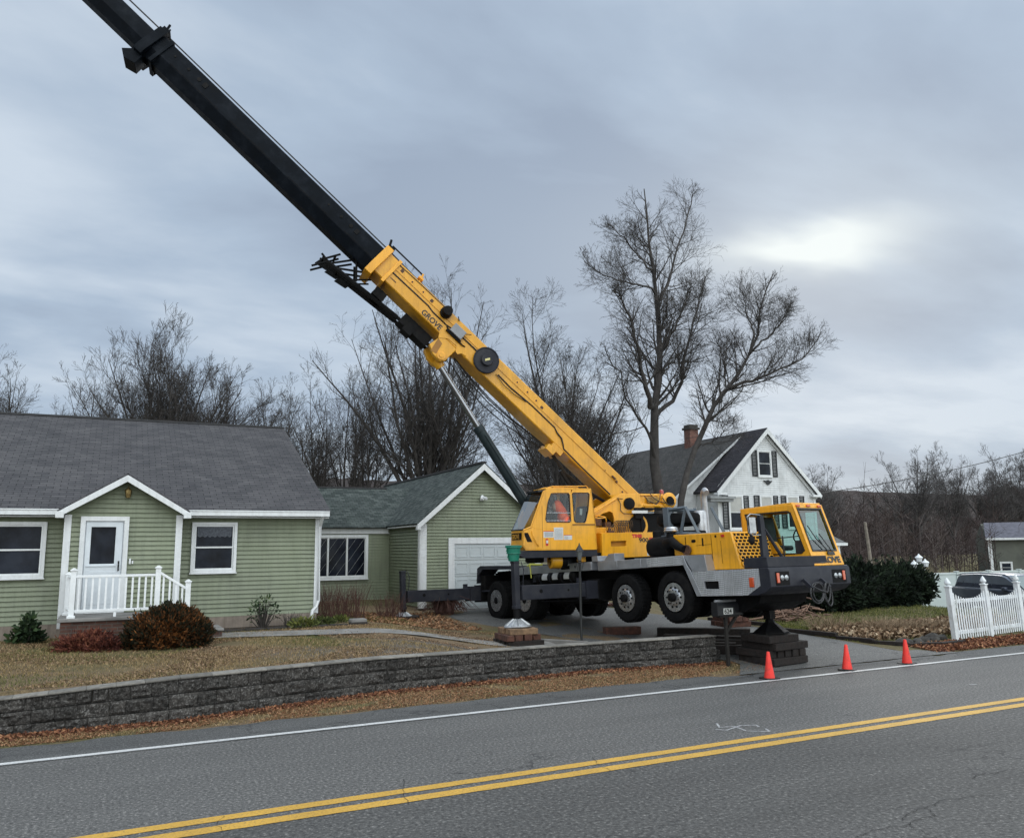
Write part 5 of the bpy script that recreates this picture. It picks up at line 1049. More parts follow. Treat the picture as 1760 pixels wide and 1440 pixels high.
mb=MB(); mb.box((7.33,.40,1.79),(7.73,.52,2.06),B_); part('junction_box',mb,mat('grey_steel_box',(.24,.25,.27),(.19,.2,.22),rough=.5),bb,bev=.008)
mb=MB(); mb.box((7.28,.38,1.72),(7.8,.46,1.80),B_); mb.tube([(7.33,.53,2.0),(7.2,.5,2.12)],.012,5,B_); mb.tube([(7.8,.4,2.28),(7.7,.42,2.2)],.015,5,B_); mb.tube([(7.85,.38,1.83),(7.2,.42,1.74),(7.1,.38,1.78)],.02,5,B_); part('reel_bracket',mb,DRKM,bb)
text('lettering','GROVE',B_(8.62,.382,1.60),-Bd,Bn,.155,BKT,bb,weight=.006,wid=.97,ext=.004)
# luffing cylinder lug
for t0,t1 in((.30,.40),(-.40,-.30)):
    pass
mb=MB()
for s_ in(1,-1):
    t0,t1=sorted((.22*s_,.385*s_)); mb.prism([(7.85,1.56),(7.78,1.52),(7.86,1.12),(7.62,.98),(7.34,.96),(7.24,1.08),(7.22,1.52),(7.1,1.56)],t0,t1,lambda a,t,n:B_(a,t,n),1)
lug=part('cylinder_lug',mb,YELB,bb,bev=.015)
mb=MB(); mb.prism([(7.90,1.57),(7.88,1.55),(7.85,1.50),(7.80,1.42),(7.72,1.50),(7.60,1.60),(7.30,1.62),(7.2,1.48),(7.12,1.46),(7.05,1.56),(6.9,1.60),(7.3,1.72),(7.84,1.72)],.381,.40,lambda a,t,n:B_(a,t,n),1); part('lug_plate',mb,YELB,bb)
mb=MB(); mb.prism([(7.80,1.42),(7.62,1.38),(7.55,1.05),(7.72,1.0)],.386,.392,B_,1); part('lug_opening',mb,mat('amber_painted_shade',(.30,.13,.01),rough=.5),bb)  # flat piece over the solid lug, the opening's shade put into its colour
mb=MB(); mb.lathe([(.12,0),(.12,.05),(.06,.055),(.06,.08),(.001,.08)],(7.42,.385,1.10),(0,1,0),20,B_); mb.lathe([(.12,0),(.12,.05),(.001,.055)],(7.42,-.385,1.10),(0,-1,0),20,B_); part('lug_pin',mb,YEL,bb)
# luffing cylinder
def Sp(s,z,t=0): return S_(s,t,z)
pt=B_(7.42,0,1.05); pb_=S_(2.18,0,1.55)
dv=pb_-pt; 
mb=MB(); mb.tube([tuple(pt),tuple(pt+dv*.45)],.085,14); part('cylinder_rod',mb,HYD)
mb=MB(); mb.tube([tuple(pt+dv*.0),tuple(pt+dv*.05)],[.16,.13],14); part('rod_eye',mb,YELB)
mb=MB(); mb.tube([tuple(pt+dv*.44),tuple(pt+dv*.47),tuple(pt+dv*.471),tuple(pt+dv*1.0)],[.15,.165,.15,.15],18); mb.tube([tuple(pt+dv*.5+St*.17),tuple(pt+dv*.97+St*.17)],.014,5); GRC=mat('dark_green_grey_paint',(.018,.028,.032),(.012,.02,.024),ns=2,rough=.45,coat=.0,spec=.25,dirt=(.04,.045,.045),ds=3,dd=.4); part('lift_cylinder',mb,GRC)
mb=MB(); mb.prism([(1.2,.45),(2.4,.45),(2.4,1.4),(2.1,1.75),(1.9,1.4),(1.4,.8)],-.35,-.16,S_,1); mb.prism([(1.2,.45),(2.4,.45),(2.4,1.4),(2.1,1.75),(1.9,1.4),(1.4,.8)],.16,.35,S_,1); part('cylinder_mount',mb,YEL)
# hoses hanging under the boom
mb=MB()
for q,(dn,tt) in enumerate(((0,.15),(.05,.05),(-.07,.25),(-.12,.0))):
    mb.tube([(7.1,tt,1.4+dn),(6.4,tt,1.28+dn*1.5),(5.6,tt,1.22+dn*1.6),(4.8,tt,1.24+dn*1.4),(3.9,tt,1.34+dn),(3.4,tt,1.40+dn*.5)],.017,5,B_)
part('hose',mb,HOSE)
mb=MB(); mb.box((3.05,-.3,1.38),(3.45,.42,1.55),B_); mb.box((3.25,-.1,1.22),(3.55,.5,1.40),B_); part('hose_bracket',mb,YELB,bb,bev=.01)
mb=MB()
for q in range(3): mb.tube([(3.4,.1+.1*q,1.36),(2.6,.1+.1*q,1.22-.02*q),(1.8,.1+.1*q,1.24),(1.0,.1+.1*q,1.42)],.018,5,B_)
mb.tube([(2.6,-.3,1.35),(2.0,-.3,1.2),(1.0,-.3,1.15),(.2,-.3,1.2)],.09,8,B_); part('hose',mb,HOSE)
# black telescopic sections
mb=MB(); boxbeam(mb,10.3,18.4,.335,1.50,2.235,.02,wb=.17); b2=part('boom_mid_section',mb,BLK2,sharp=20)
mb=MB(); boxbeam(mb,18.3,25.5,.295,1.55,2.17,.02,wb=.15); b3=part('boom_inner_section',mb,BLK2,sharp=20)
mb=MB(); mb.ring([(-.42,1.40),(.42,1.40),(.45,1.6),(.42,2.33),(-.42,2.33),(-.45,1.6)],[(-.29,1.52),(.29,1.52),(.3,1.6),(.29,2.18),(-.29,2.18),(-.3,1.6)],18.18,18.42,lambda t,a,n:B_(a,t,n),1)
mb.ring([(-.37,1.45),(.37,1.45),(.38,1.6),(.37,2.28),(-.37,2.28),(-.38,1.6)],[(-.335,1.5),(.335,1.5),(.34,1.6),(.33,2.24),(-.33,2.24),(-.34,1.6)],17.9,18.0,lambda t,a,n:B_(a,t,n),1)
mb.prism([(18.4,1.45),(18.6,1.2),(18.4,1.06),(18.12,1.14),(18.15,1.42)],-.22,.30,B_,1); mb.box((18.2,-.35,2.33),(18.4,.35,2.44),B_); mb.tube([(18.3,.3,2.4),(18.35,.3,2.58)],.035,6,B_); mb.tube([(18.3,-.3,2.4),(18.35,-.3,2.56)],.035,6,B_); mb.tube([(18.3,.05,2.4),(18.38,.05,2.6)],.025,6,B_)
part('boom_collar',mb,BLK2,b2,bev=.008)
mb=MB()
for base in(11.9,17.2):
    for a,r in((base,.04),(base-.35,.055),(base+.45,.03)): mb.lathe([(r,0),(r,.012),(r*.5,.014)],(a,.335,2.03),(0,1,0),14,B_)
    mb.box((base-.62,.335,1.96),(base-.5,.35,2.10),B_)
for a0,a1 in((10.6,11.6),(12.2,13.6),(14.2,15.6),(16.0,17.6)): mb.box((a0,.334,1.79),(a1,.345,1.80),B_)
part('boom_boss',mb,DRKM,b2)
# hoist ropes above the boom
mb=MB()
for t,n in((.12,2.33),(.0,2.36)): mb.tube([(-.3,t,2.3),(9.3,t,n+.02),(10.45,t,n+.06),(18.35,t,n+.06),(25.5,t,n)],.011,5,B_)
part('hoist_rope',mb,CAB)
# stowed jib lattice under the boom nose
mb=MB()
def jt(a0,n0,a1,n1,r=.03,t0=-.35,t1=-.35): mb.tube([(a0,t0,n0),(a1,t1,n1)],r,6,B_)
for t in(-.35,.02):
    jt(7.2,1.24,9.0,1.16,.05,t,t); jt(9.0,1.16,11.35,.93,.065,t,t); jt(11.35,.93,11.55,.55,.03,t,t)
    jt(11.25,1.35,11.45,.95,.03,t,t); jt(10.9,1.5,11.3,.9,.03,t,t); jt(10.5,1.42,11.1,.95,.03,t,t); jt(10.45,1.1,10.8,1.5,.03,t,t); jt(10.2,1.42,10.6,1.0,.025,t,t)
    jt(11.3,.95,11.6,1.0,.03,t,t)
for a,n in((11.5,.95),(11.0,.95),(10.5,1.0),(9.0,1.16),(11.3,1.2)): mb.tube([(a,-.35,n),(a,.02,n)],.035,6,B_)
for k in range(3): mb.prism([(10.55+.35*k,.85),(10.9+.35*k,.78),(10.85+.35*k,1.1),(10.5+.35*k,1.1)],-.34,-.3,B_,1)
mb.box((9.6,-.4,1.15),(9.95,.1,1.4),B_); mb.box((7.9,-.4,1.1),(8.9,.08,1.42),B_); mb.box((8.4,-.3,1.0),(8.7,.1,1.2),B_)
part('stowed_jib',mb,DRKM)
# ================================================================ the operator in the cab
HOD=mat('orange_sweatshirt',(.95,.13,.045),(.8,.09,.03),ns=9,rough=.9,bump=.4,bs=20)
SKN=mat('skin',(.42,.24,.17),rough=.6); JEA=mat('dark_trousers',(.03,.035,.05),rough=.9)
def blob(mb,secs,n=14):
    """closed body surface swept through elliptical sections (centre, half-width along t, half-depth, direction)"""
    vs=[];F=[]
    for i,(c,rw_,rd) in enumerate(secs):
        c=vec(*c); p=vec(*secs[max(i-1,0)][0]); q=vec(*secs[min(i+1,len(secs)-1)][0]); d=S_(*q)-S_(*p); d/=np.linalg.norm(d)+1e-9; b=np.cross(St,d); b/=np.linalg.norm(b)+1e-9; a=np.cross(d,b)
        for k in range(n):
            t=2*math.pi*k/n; vs.append(S_(*c)+a*rw_*math.cos(t)+b*rd*math.sin(t))
    for i in range(len(secs)-1):
        for k in range(n): F.append((i*n+k,i*n+(k+1)%n,(i+1)*n+(k+1)%n,(i+1)*n+k))
    F+= [tuple(range(n))[::-1],tuple(range((len(secs)-1)*n,len(secs)*n))]; mb.add(vs,F)
pr_=thing('person','person in a hooded orange sweatshirt leaning forward at the controls inside the crane cab','person',tuple(S_(1.28,.88,.86)))
mb=MB(); blob(mb,[((1.30,.88,.84),.13,.10),((1.24,.88,.94),.19,.15),((1.22,.88,1.08),.20,.15),((1.28,.88,1.24),.22,.16),((1.36,.88,1.38),.23,.15),((1.42,.88,1.48),.17,.13),((1.45,.88,1.54),.09,.09),((1.50,.88,1.62),.085,.095),((1.56,.88,1.70),.09,.11),((1.57,.88,1.78),.075,.09),((1.56,.88,1.82),.02,.03)])
bd_=build('body',mb,HOD,pr_,sharp=180)
for s_ in(1,-1):
    mb=MB(); t0=.88+.2*s_; blob(mb,[((1.34,t0-.04*s_,1.42),.05,.06),((1.36,t0,1.40),.075,.08),((1.42,t0+.02*s_,1.26),.065,.07),((1.50,t0+.02*s_,1.14),.055,.06),((1.66,t0,1.12),.048,.05),((1.86,t0-.03*s_,1.13),.04,.042),((1.90,t0-.03*s_,1.13),.035,.035)],10); build('sleeve',mb,HOD,pr_,sharp=180)
    mb=MB(); blob(mb,[((1.88,t0-.03*s_,1.13),.028,.03),((1.95,t0-.03*s_,1.13),.042,.022),((1.99,t0-.03*s_,1.12),.04,.02)],8)
    for k in range(4): a0=t0-.03*s_+(-.03+.02*k); blob(mb,[((1.98,a0,1.12),.009,.009),((2.02+.005*(k%2),a0,1.11),.008,.008),((2.03,a0,1.085),.007,.007)],6)
    blob(mb,[((1.93,t0-.03*s_-.035*s_,1.13),.01,.01),((1.98,t0-.03*s_-.055*s_,1.12),.009,.009)],6); build('hand',mb,SKN,pr_,sharp=180)
    mb=MB(); t0=.88+.1*s_; blob(mb,[((1.2,t0,.92),.09,.09),((1.4,t0,.95),.085,.085),((1.72,t0+.02*s_,.96),.07,.07),((1.80,t0+.02*s_,.90),.06,.07),((1.86,t0+.02*s_,.7),.055,.055),((1.92,t0+.02*s_,.54),.045,.045)],10); build('trouser_leg',mb,JEA,pr_,sharp=180)
    mb=MB(); blob(mb,[((1.86,t0+.02*s_,.51),.045,.035),((1.98,t0+.02*s_,.51),.05,.035),((2.12,t0+.02*s_,.50),.04,.025)],8); build('boot',mb,HOSE,pr_,sharp=180)
# hood drawn over the head, face open to the front
mb=MB(); blob(mb,[((1.36,.88,1.50),.12,.12),((1.42,.88,1.58),.13,.13),((1.50,.88,1.66),.125,.14),((1.53,.88,1.76),.11,.13),((1.52,.88,1.84),.07,.09),((1.50,.88,1.87),.02,.03)]); build('hood',mb,HOD,pr_,sharp=180)
mb=MB(); blob(mb,[((1.60,.88,1.60),.04,.04),((1.63,.88,1.65),.07,.06),((1.645,.88,1.70),.075,.055),((1.63,.88,1.76),.065,.05),((1.60,.88,1.80),.03,.03)],12); mb.lathe([(.016,0),(.012,.025),(.004,.035)],(1.70,.88,1.69),(1,0,-.2),8,S_)
build('face',mb,SKN,pr_,sharp=180)
mb=MB()
for s_ in(1,-1): mb.lathe([(.009,0),(.007,.004)],(1.695,.88+.03*s_,1.715),(1,.3*s_,0),8,S_)
mb.box((1.688,.86,1.635),(1.70,.90,1.64),S_); build('facial_feature',mb,HOSE,pr_)

pr_.location=tuple(vec(*pr_.location)+Sd*.22+St*.13-vec(0,0,.10))
# ================================================================ leaves, twigs, timber
def quads(P,D,U_,w,l):
    """leaf quads at P, length along D, width along U"""
    w=np.asarray(w)[:,None]; l=np.asarray(l)[:,None]
    V=np.stack([P-U_*w,P+U_*w,P+U_*w*.6+D*l,P-U_*w*.6+D*l],1).reshape(-1,3); n=len(P); F=np.arange(4*n).reshape(n,4); return V,F
def rdir(n,up=0.):
    d=rng.normal(size=(n,3)); d[:,2]+=up; return d/np.linalg.norm(d,axis=1)[:,None]
def perp(D):
    r=rng.normal(size=D.shape); u=np.cross(D,r); return u/(np.linalg.norm(u,axis=1)[:,None]+1e-9)
def leafmat(name,cols,rough=.85):
    m,nt,b=newmat(name); at=nd(nt,'ShaderNodeAttribute',attribute_name='rnd'); lk(nt,ramp(nt,at.outputs['Fac'],[(i/(len(cols)-1),c) for i,c in enumerate(cols)]),b.inputs['Base Color']); b.inputs['Roughness'].default_value=rough; b.inputs['Specular IOR Level'].default_value=.25; return m
def bush(name,label,cat,ells,n,size,material,up=.3,twigs=0,twm=None,colbias=None,group=None,gz=None,shell=.55):
    """foliage as thousands of small faces on lumpy ellipsoids ((x,y,z),(rx,ry,rz))"""
    vol=np.array([a[1][0]*a[1][2] for a in ells]); cnt=(n*vol/vol.sum()).astype(int); PP=[];DD=[];RR=[]
    for (c,r),k in zip(ells,cnt):
        d=rdir(k); rad=shell+(1-shell)*rng.random(k)**.5; lump=1+.16*np.sin(d[:,0]*7+c[0])*np.sin(d[:,1]*6)+.12*np.sin(d[:,2]*9+d[:,0]*8)
        PP.append(np.array(c)+d*np.array(r)*(rad*lump)[:,None]); q=d+rdir(k)*.7; q[:,2]+=up; DD.append(q/np.linalg.norm(q,axis=1)[:,None]); RR.append(rng.random(k)*.75+.25*np.sin(PP[-1][:,0]*4)*np.sin(PP[-1][:,2]*5)**1)
    ns_=len(PP[0])//14; q_=PP[0][:ns_]; k_=rng.random((ns_,1))*.5; PP.append(q_+DD[0][:ns_]*size*3.2*k_+np.array([0,0,1.])*size*2.4*k_); DD.append(DD[0][:ns_]); RR.append(rng.random(ns_))
    P=np.concatenate(PP); D=np.concatenate(DD); rr=np.clip(np.concatenate(RR),0,1); x0,y0=P[:,0].mean(),P[:,1].mean(); g=hz_(x0,y0) if gz is None else gz
    ok=P[:,2]>g-.02; P,D,rr=P[ok],D[ok],rr[ok]; V,F=quads(P,D,perp(D),size*(.5+.7*rng.random(len(P)))*.32,size*(.6+.8*rng.random(len(P))))
    t=thing(name,label,cat,(x0,y0,g),group); rawmesh('foliage',V,F,material,t,rnd=rr,smooth=False)
    mb=MB()
    for k in range(max(5,twigs)):
        a=P[rng.integers(len(P))]; mid=(a+vec(x0,y0,g))/2+rng.normal(size=3)*.04; mb.tube([(x0+(a[0]-x0)*.15,y0+(a[1]-y0)*.15,g-.02),tuple(mid),tuple(a)],[.014,.009,.003],4)
    build('branches',mb,twm or TWG,t,fixn=False); return t
TWG=mat('grey_brown_twig',(.05,.042,.038),(.028,.024,.022),ns=6,rough=.95)
RBR=leafmat('rusty_juniper',[(.008,.012,.006),(.02,.018,.008),(.085,.034,.012),(.20,.075,.022),(.30,.12,.035)])
DGR=leafmat('dark_evergreen_leaf',[(.003,.006,.004),(.007,.013,.007),(.012,.022,.011),(.02,.034,.016)])
RHO=leafmat('rhododendron_leaf',[(.008,.018,.008),(.018,.035,.014),(.04,.07,.025),(.12,.14,.05)])
DED=leafmat('dead_leaf',[(.07,.03,.018),(.16,.07,.035),(.26,.13,.06),(.38,.22,.12)])
REDL=leafmat('red_brown_leaf',[(.035,.012,.01),(.09,.025,.018),(.16,.05,.03),(.22,.09,.05)])
bush('juniper_bush','large rounded rusty brown and green evergreen bush in front of the porch','bush',[((.95,18.2,1.04),(.5,.5,.38)),((1.45,18.3,1.08),(.5,.5,.44)),((1.2,18.1,1.2),(.45,.42,.36)),((1.78,18.3,.96),(.3,.35,.32)),((.62,18.3,.90),(.28,.32,.26))],26000,.055,RBR,up=.9,shell=.35)
bush('groundcover_shrub','low red-brown sprawling shrub against the brick porch base','bush',[((-.35,18.6,.80),(.5,.35,.20)),((.1,18.4,.78),(.45,.35,.18)),((-.1,18.9,.85),(.4,.3,.2))],7000,.05,REDL,up=.5,shell=.2)
bush('rhododendron','dark green broad-leaved shrub left of the porch corner','bush',[((-1.38,20.1,.98),(.2,.2,.24)),((-1.55,20.2,.86),(.18,.18,.18)),((-1.24,20.15,.84),(.16,.16,.15)),((-1.36,20.1,1.18),(.09,.08,.16))],520,.11,RHO,up=.2,shell=.3,twigs=14)
bush('azalea','thin leggy shrub with a few dark leaves below the right-hand window','bush',[((3.45,20.45,1.35),(.30,.2,.22)),((3.25,20.45,1.15),(.2,.2,.25)),((3.7,20.4,1.15),(.15,.15,.2))],150,.07,RHO,up=.2,shell=.1,twigs=34)
bush('euonymus','low yellow-green plants at the end of the flower bed by the downspout','plant',[((4.35,20.3,.85),(.35,.2,.14)),((4.9,20.6,.84),(.3,.2,.12)),((5.5,21.3,.8),(.3,.25,.12))],1400,.06,leafmat('yellow_green_leaf',[(.03,.04,.012),(.09,.11,.03),(.22,.22,.06)]),up=.4,shell=.1)
def stems(name,label,cat,cx,cy,rx,ry,h,n,r=.006,lean=.25,material=None,weep=0.,group=None,gz=None):
    mb=MB(); g=hz_(cx,cy) if gz is None else gz
    for k in range(n):
        a=rng.random()*6.28; q=rng.random()**.5; x=cx+rx*q*math.cos(a); y=cy+ry*q*math.sin(a); hh=h*(.5+.5*rng.random()); dx,dy=rng.normal(size=2)*lean*hh+np.array([math.cos(a),math.sin(a)])*lean*.4*hh
        if weep: mb.tube([(x,y,g),(x+dx*.3,y+dy*.3,g+hh),(x+dx*.9,y+dy*.9,g+hh*.75),(x+dx*1.2+.1*math.cos(a),y+dy*1.2+.1*math.sin(a),g+hh*(1-weep))],[r,r*.8,r*.7,r*.5],3)
        else:
            mb.tube([(x,y,g-.03),(x+dx*.45,y+dy*.45,g+hh*.55),(x+dx,y+dy,g+hh)],[r,r*.8,r*.4],3)
            if rng.random()<.5: mb.tube([(x+dx*.45,y+dy*.45,g+hh*.55),(x+dx*.45+rng.normal()*.08,y+dy*.5+rng.normal()*.08,g+hh*.85)],[r*.7,r*.3],3)
    mb.rv=.5; o=build(name,mb,material or TWG,loc=(cx,cy,g),fixn=False); return tag(o,label,cat,group)
RST=mat('red_brown_stem',(.10,.045,.035),(.05,.025,.02),ns=8,rough=.9)
stems('dead_perennials','tangle of tall dead perennial stems beneath the lattice window','plant',5.8,22.6,.75,.5,1.0,260,material=RST)
stems('bare_shrub','small bare twiggy shrub in the inside corner beside the garage','bush',7.7,23.9,.4,.3,.8,110,material=RST)
stems('weeping_shrub','low weeping clump of dead brown fronds at the garage corner board','bush',9.75,24.7,.30,.25,.62,420,r=.008,lean=.5,weep=.75,material=RST)
stems('bare_twiggy_shrub','tiny bare twiggy shrub by the foundation right of the thin azalea','bush',4.15,20.5,.22,.15,.4,60,material=TWG)
# flower bed edging
DTE=mat('dark_timber_edging',(.035,.03,.028),(.02,.018,.016),ns=8,rough=.9,bump=.4)
for k in range(7):
    mb=MB(); x=2.5+.5*k; y=20.15+.02*k+random.uniform(-.03,.03); mb.box((x,y,.70),(x+.46,y+.12,.82+random.uniform(-.02,.02)))
    tag(build('bed_edging',mb,DTE,bev=.02),'dark landscape timber, %s from the left along the flower bed by the house'%('first second third fourth fifth sixth seventh'.split()[k]),'edging','timbers edging the flower bed')
mb=MB(); mb.box((2.2,20.27,.5),(5.2,20.97,.79)); tag(build('flower_bed',mb,mat('dark_mulch',(.04,.026,.02),(.018,.013,.011),ns=30,rough=.95,bump=1.,bs=30)),kind='structure')
mb=MB(); mb.box((5.55,20.3,.70),(5.95,20.6,.90)); tag(build('kerb_stone',mb,CON,bev=.03),'pale rough stone block at the right end of the flower bed','stone')
ORD=['first','second','third','fourth','fifth','sixth','seventh','eighth']
# ---- timbers
def tmat(n,a,b): return mat(n,a,b,ns=7,rough=.9,bump=.6,bs=22,dirt=(.02,.016,.014),ds=5,dd=.6)
T1=tmat('tan_timber',(.24,.15,.085),(.14,.085,.05)); T2=tmat('reddish_timber',(.11,.045,.03),(.05,.022,.016)); T3=tmat('black_creosote_timber',(.018,.011,.009),(.008,.006,.0055))
def timber(x,y,z,l,w,h,rz,m,label,group=None):
    c,s=math.cos(rz),math.sin(rz); fr=lambda a,b,q:vec(x+a*c-b*s,y+a*s+b*c,z+q)
    mb=MB(); mb.box((-l/2,-w/2,0),(l/2,w/2,h),fr); o=build('timber',mb,m,loc=(x,y,z),bev=.012); return tag(o,label,'timber',group)
og=K(-3,2.4,-.58); gz0=hz_(og[0],og[1]); hh=(og[2]-gz0-.0)/3; A=R(-6)
for k in range(4): timber(og[0]+.02,og[1]-.36+.24*k,gz0,.92,.20,hh,A,T3,'blackish bottom-layer timber, %s from the road, under the near outrigger'%ORD[k],'near crib timbers')
for k in range(4): timber(og[0]-.36+.24*k,og[1],gz0+hh+.001,.90-.05*(k%2),.2,hh-.002,A+R(90),T2,'reddish middle-layer timber, %s from the left, under the near outrigger'%ORD[k],'near crib timbers')
for k in range(4): timber(og[0]+.05*(k%2)-.02,og[1]-.33+.22*k,gz0+2*hh+.001,.72,.19,hh-.002,A,T1,'tan top-layer timber, %s from the road, under the near outrigger'%ORD[k],'near crib timbers')
og=K(-9,2.63,-.42); g1=hz_(og[0],og[1])
mb=MB(); mb.lathe([(.48,g1-.02),(.50,g1),(.50,max(g1+.03,og[2]-.01)),(.47,max(g1+.04,og[2]))],(og[0],og[1],0),(0,0,1),20); tag(build('crane_mat',mb,T3),'round black plastic mat under the rear outrigger by the garage','crane mat')
og=K(1.59,-1.33,-.86); gf0=.045; hh=(og[2]-gf0)/4; A=R(8)
for k in range(5): timber(og[0]+.05,og[1]-.40+.22*k,gf0,1.15,.2,hh-.003,A,T3,'dark bottom-layer timber, %s from the road, under the front jack'%ORD[k],'front crib timbers')
for k in range(5): timber(og[0]-.45+.215*k,og[1]+.03,gf0+hh,.95,.2,hh-.003,A+R(90),T3,'dark second-layer timber, %s from the left, under the front jack'%ORD[k],'front crib timbers')
for k in range(5): timber(og[0]+.12,og[1]-.38+.21*k,gf0+2*hh,1.1,.2,hh-.003,A,T3,'dark third-layer timber, %s from the road, under the front jack'%ORD[k],'front crib timbers')
for k in range(4): timber(og[0]-.05,og[1]-.33+.22*k,gf0+3*hh,1.0,.2,hh-.003,A,T3,'dark top-layer timber, %s from the road, under the front jack'%ORD[k],'front crib timbers')
for x,y,l,w,h,rz,m_,lb in((13.55,16.5,2.2,.28,.24,R(-48),T3,'long black beam lying on the driveway behind the mailbox post'),(14.3,17.6,2.4,.28,.24,R(-40),T3,'long black beam lying farthest back on the driveway under the front wheels'),(12.85,15.9,1.6,.26,.2,R(-40),T3,'short black beam on the asphalt just behind the end of the block wall'),(12.6,18.9,1.0,.3,.2,R(-14),T2,'reddish squared block lying under the second wheel'),(13.35,15.2,1.3,.24,.2,R(-35),T3,'black beam leaning up to the left side of the front crib'),(14.0,15.75,1.5,.24,.22,R(-28),T3,'black beam directly behind the front crib')):
    timber(x,y,float(drive_z(y))+.013,l,w,h,rz,m_,lb)
# far outrigger cribs
for u,nm in((-3.0,'far front'),(-9.0,'far rear')):
    og=K(u,-2.78-(2.3 if u>-5 else 2.4),-.68 if u>-5 else -.44); g1=hz_(og[0],og[1])+.01; n_=2; hh=max(.05,(og[2]-g1)/n_)
    for q in range(n_):
        for k in range(3): timber(og[0]+(0 if q==0 else -.25+.25*k),og[1]+(-.25+.25*k if q==0 else 0),g1+q*hh,.85,.22,hh-.003,R(-6) if q==0 else R(84),T2,'%s reddish %s-layer timber under the %s outrigger beyond the crane'%(ORD[k],('lower','upper')[q],nm),'%s crib timbers'%nm)
# planks edging the lawn beside the driveway
for (x0,y0,x1,y1,lb) in((9.2,19.6,10.6,17.4,'thin weathered plank edging the lawn next to the lamp post'),(10.9,17.2,12.2,15.9,'thin weathered plank edging the driveway behind the wall end')):
    d=math.hypot(x1-x0,y1-y0); timber((x0+x1)/2,(y0+y1)/2,max(float(drive_z((y0+y1)/2)),hz_((x0+x1)/2,(y0+y1)/2))-.04,d,.09,.12,math.atan2(y1-y0,x1-x0),CON,lb)
# green tubs on the crane deck
GRN=mat('green_plastic',(.012,.20,.13),(.008,.15,.10),ns=3,rough=.45,dirt=(.03,.12,.09),ds=5,dd=.4)
tx=K(-3.02,2.42,1.02)
for k,(r0,r1,h) in enumerate(((.13,.16,.21),(.165,.19,.16))):
    z=.0 if k==0 else .20; tz=(tx[0],tx[1],tx[2]+z); gt=thing('plastic_tub',('lower green plastic tub standing on top of the near outrigger post','upper green plastic tub with a lid, stacked above the near outrigger post')[k],'tub',tz,'stacked green tubs'); mb=MB(); mb.lathe([(r0,z),(r1,z+h),(r1+.02,z+h),(r1+.02,z+h-.03),(r1,z+h-.035)],tuple(tx),(0,0,1),20); mb.tube([(tx[0]-r1,tx[1]-.02,tx[2]+z+h-.02),(tx[0]-r1-.02,tx[1]-.02,tx[2]+z+h-.12),(tx[0]-r1,tx[1],tx[2]+z+h-.13)],.01,5); build('tub_body',mb,GRN,gt)
mb=MB(); mb.lathe([(.205,.355),(.21,.375),(.18,.385),(.001,.388)],tuple(tx),(0,0,1),22); build('lid',mb,GRN,gt)
# ================================================================ right-hand yard
# driveway edge timber and rocks
mb=MB()
pe=[(16.98,20.6),(17.2,17.9),(17.42,16.0),(17.62,15.0),(18.05,14.35),(18.9,14.1),(19.9,14.15)]
for a_,b_ in zip(pe[:-1],pe[1:]):
    d=vec(b_[0]-a_[0],b_[1]-a_[1]); l=np.linalg.norm(d); d/=l; n_=vec(-d[1],d[0]); z=max(hz_(*a_),float(drive_z(a_[1])))-.03
    mb.add([(a_[0]+n_[0]*s,a_[1]+n_[1]*s,z+q) for q in(0,.11) for s in(-.06,.06)]+[(b_[0]+n_[0]*s,b_[1]+n_[1]*s,z+q) for q in(0,.11) for s in(-.06,.06)],[(0,1,3,2),(4,6,7,5),(0,4,5,1),(2,3,7,6),(0,2,6,4),(1,5,7,3)])
tag(build('edging_timber',mb,T3,bev=.01),'dark timber kerb curving along the right edge of the driveway','edging')
RCK=mat('dark_field_stone',(.06,.055,.05),(.03,.028,.026),ns=6,rough=.95,bump=.6,bs=18)
def rock(x,y,r,label):
    mb=MB(); vs=[];n=9;m_=6
    for i in range(m_+1):
        ph=math.pi*i/m_
        for k in range(n):
            t=2*math.pi*k/n; q=r*(1+random.uniform(-.18,.18)); vs.append((x+q*1.25*math.sin(ph)*math.cos(t),y+q*math.sin(ph)*math.sin(t),hz_(x,y)+.25*r+q*.75*math.cos(ph)))
    mb.add(vs,[(i*n+k,i*n+(k+1)%n,(i+1)*n+(k+1)%n,(i+1)*n+k) for i in range(m_) for k in range(n)]); tag(build('field_stone',mb,RCK,sharp=50),label,'rock','stones edging the yard bed')
for k,x in enumerate(np.arange(18.2,20.1,.28)): rock(x+random.uniform(-.05,.05),14.62+random.uniform(-.08,.12)+.1*(k%2),.13+random.uniform(-.03,.06),'dark mossy stone, %s from the left in the row left of the picket fence'%ORD[k])
# dead perennials bed: stalks and leaves
def clumpy(P,s,th): 
    v=np.sin(P[:,0]*s+np.sin(P[:,1]*s*1.3)*1.5)*np.sin(P[:,1]*s*1.1+np.cos(P[:,0]*s*.7)*1.7); return P[v>th]
def litter(name,n,fx_,material,size,label=None,lift=.03,flat=.35,kind='stuff',zf=None,cat=None):
    P=fx_(n); z=(zf or hgt)(P[:,0],P[:,1]); P=np.column_stack([P,z+lift*rng.random(len(P))]); D=rdir(len(P)); D[:,2]=np.abs(D[:,2])*flat; D/=np.linalg.norm(D,axis=1)[:,None]; U_=perp(D); U_[:,2]*=flat; U_/=np.linalg.norm(U_,axis=1)[:,None]
    V,F=quads(P,D,U_,size*(.5+.6*rng.random(len(P)))*.45,size*(.6+.7*rng.random(len(P)))); o=rawmesh(name,V,F,material,rnd=rng.random(len(P)),smooth=False); return tag(o,label,cat,kind=kind)
def bed(n):
    x=17.7+rng.random(n)*8.6; y=15.4+rng.random(n)*1.3+.12*(x-17.7)*0; return np.column_stack([x,y])
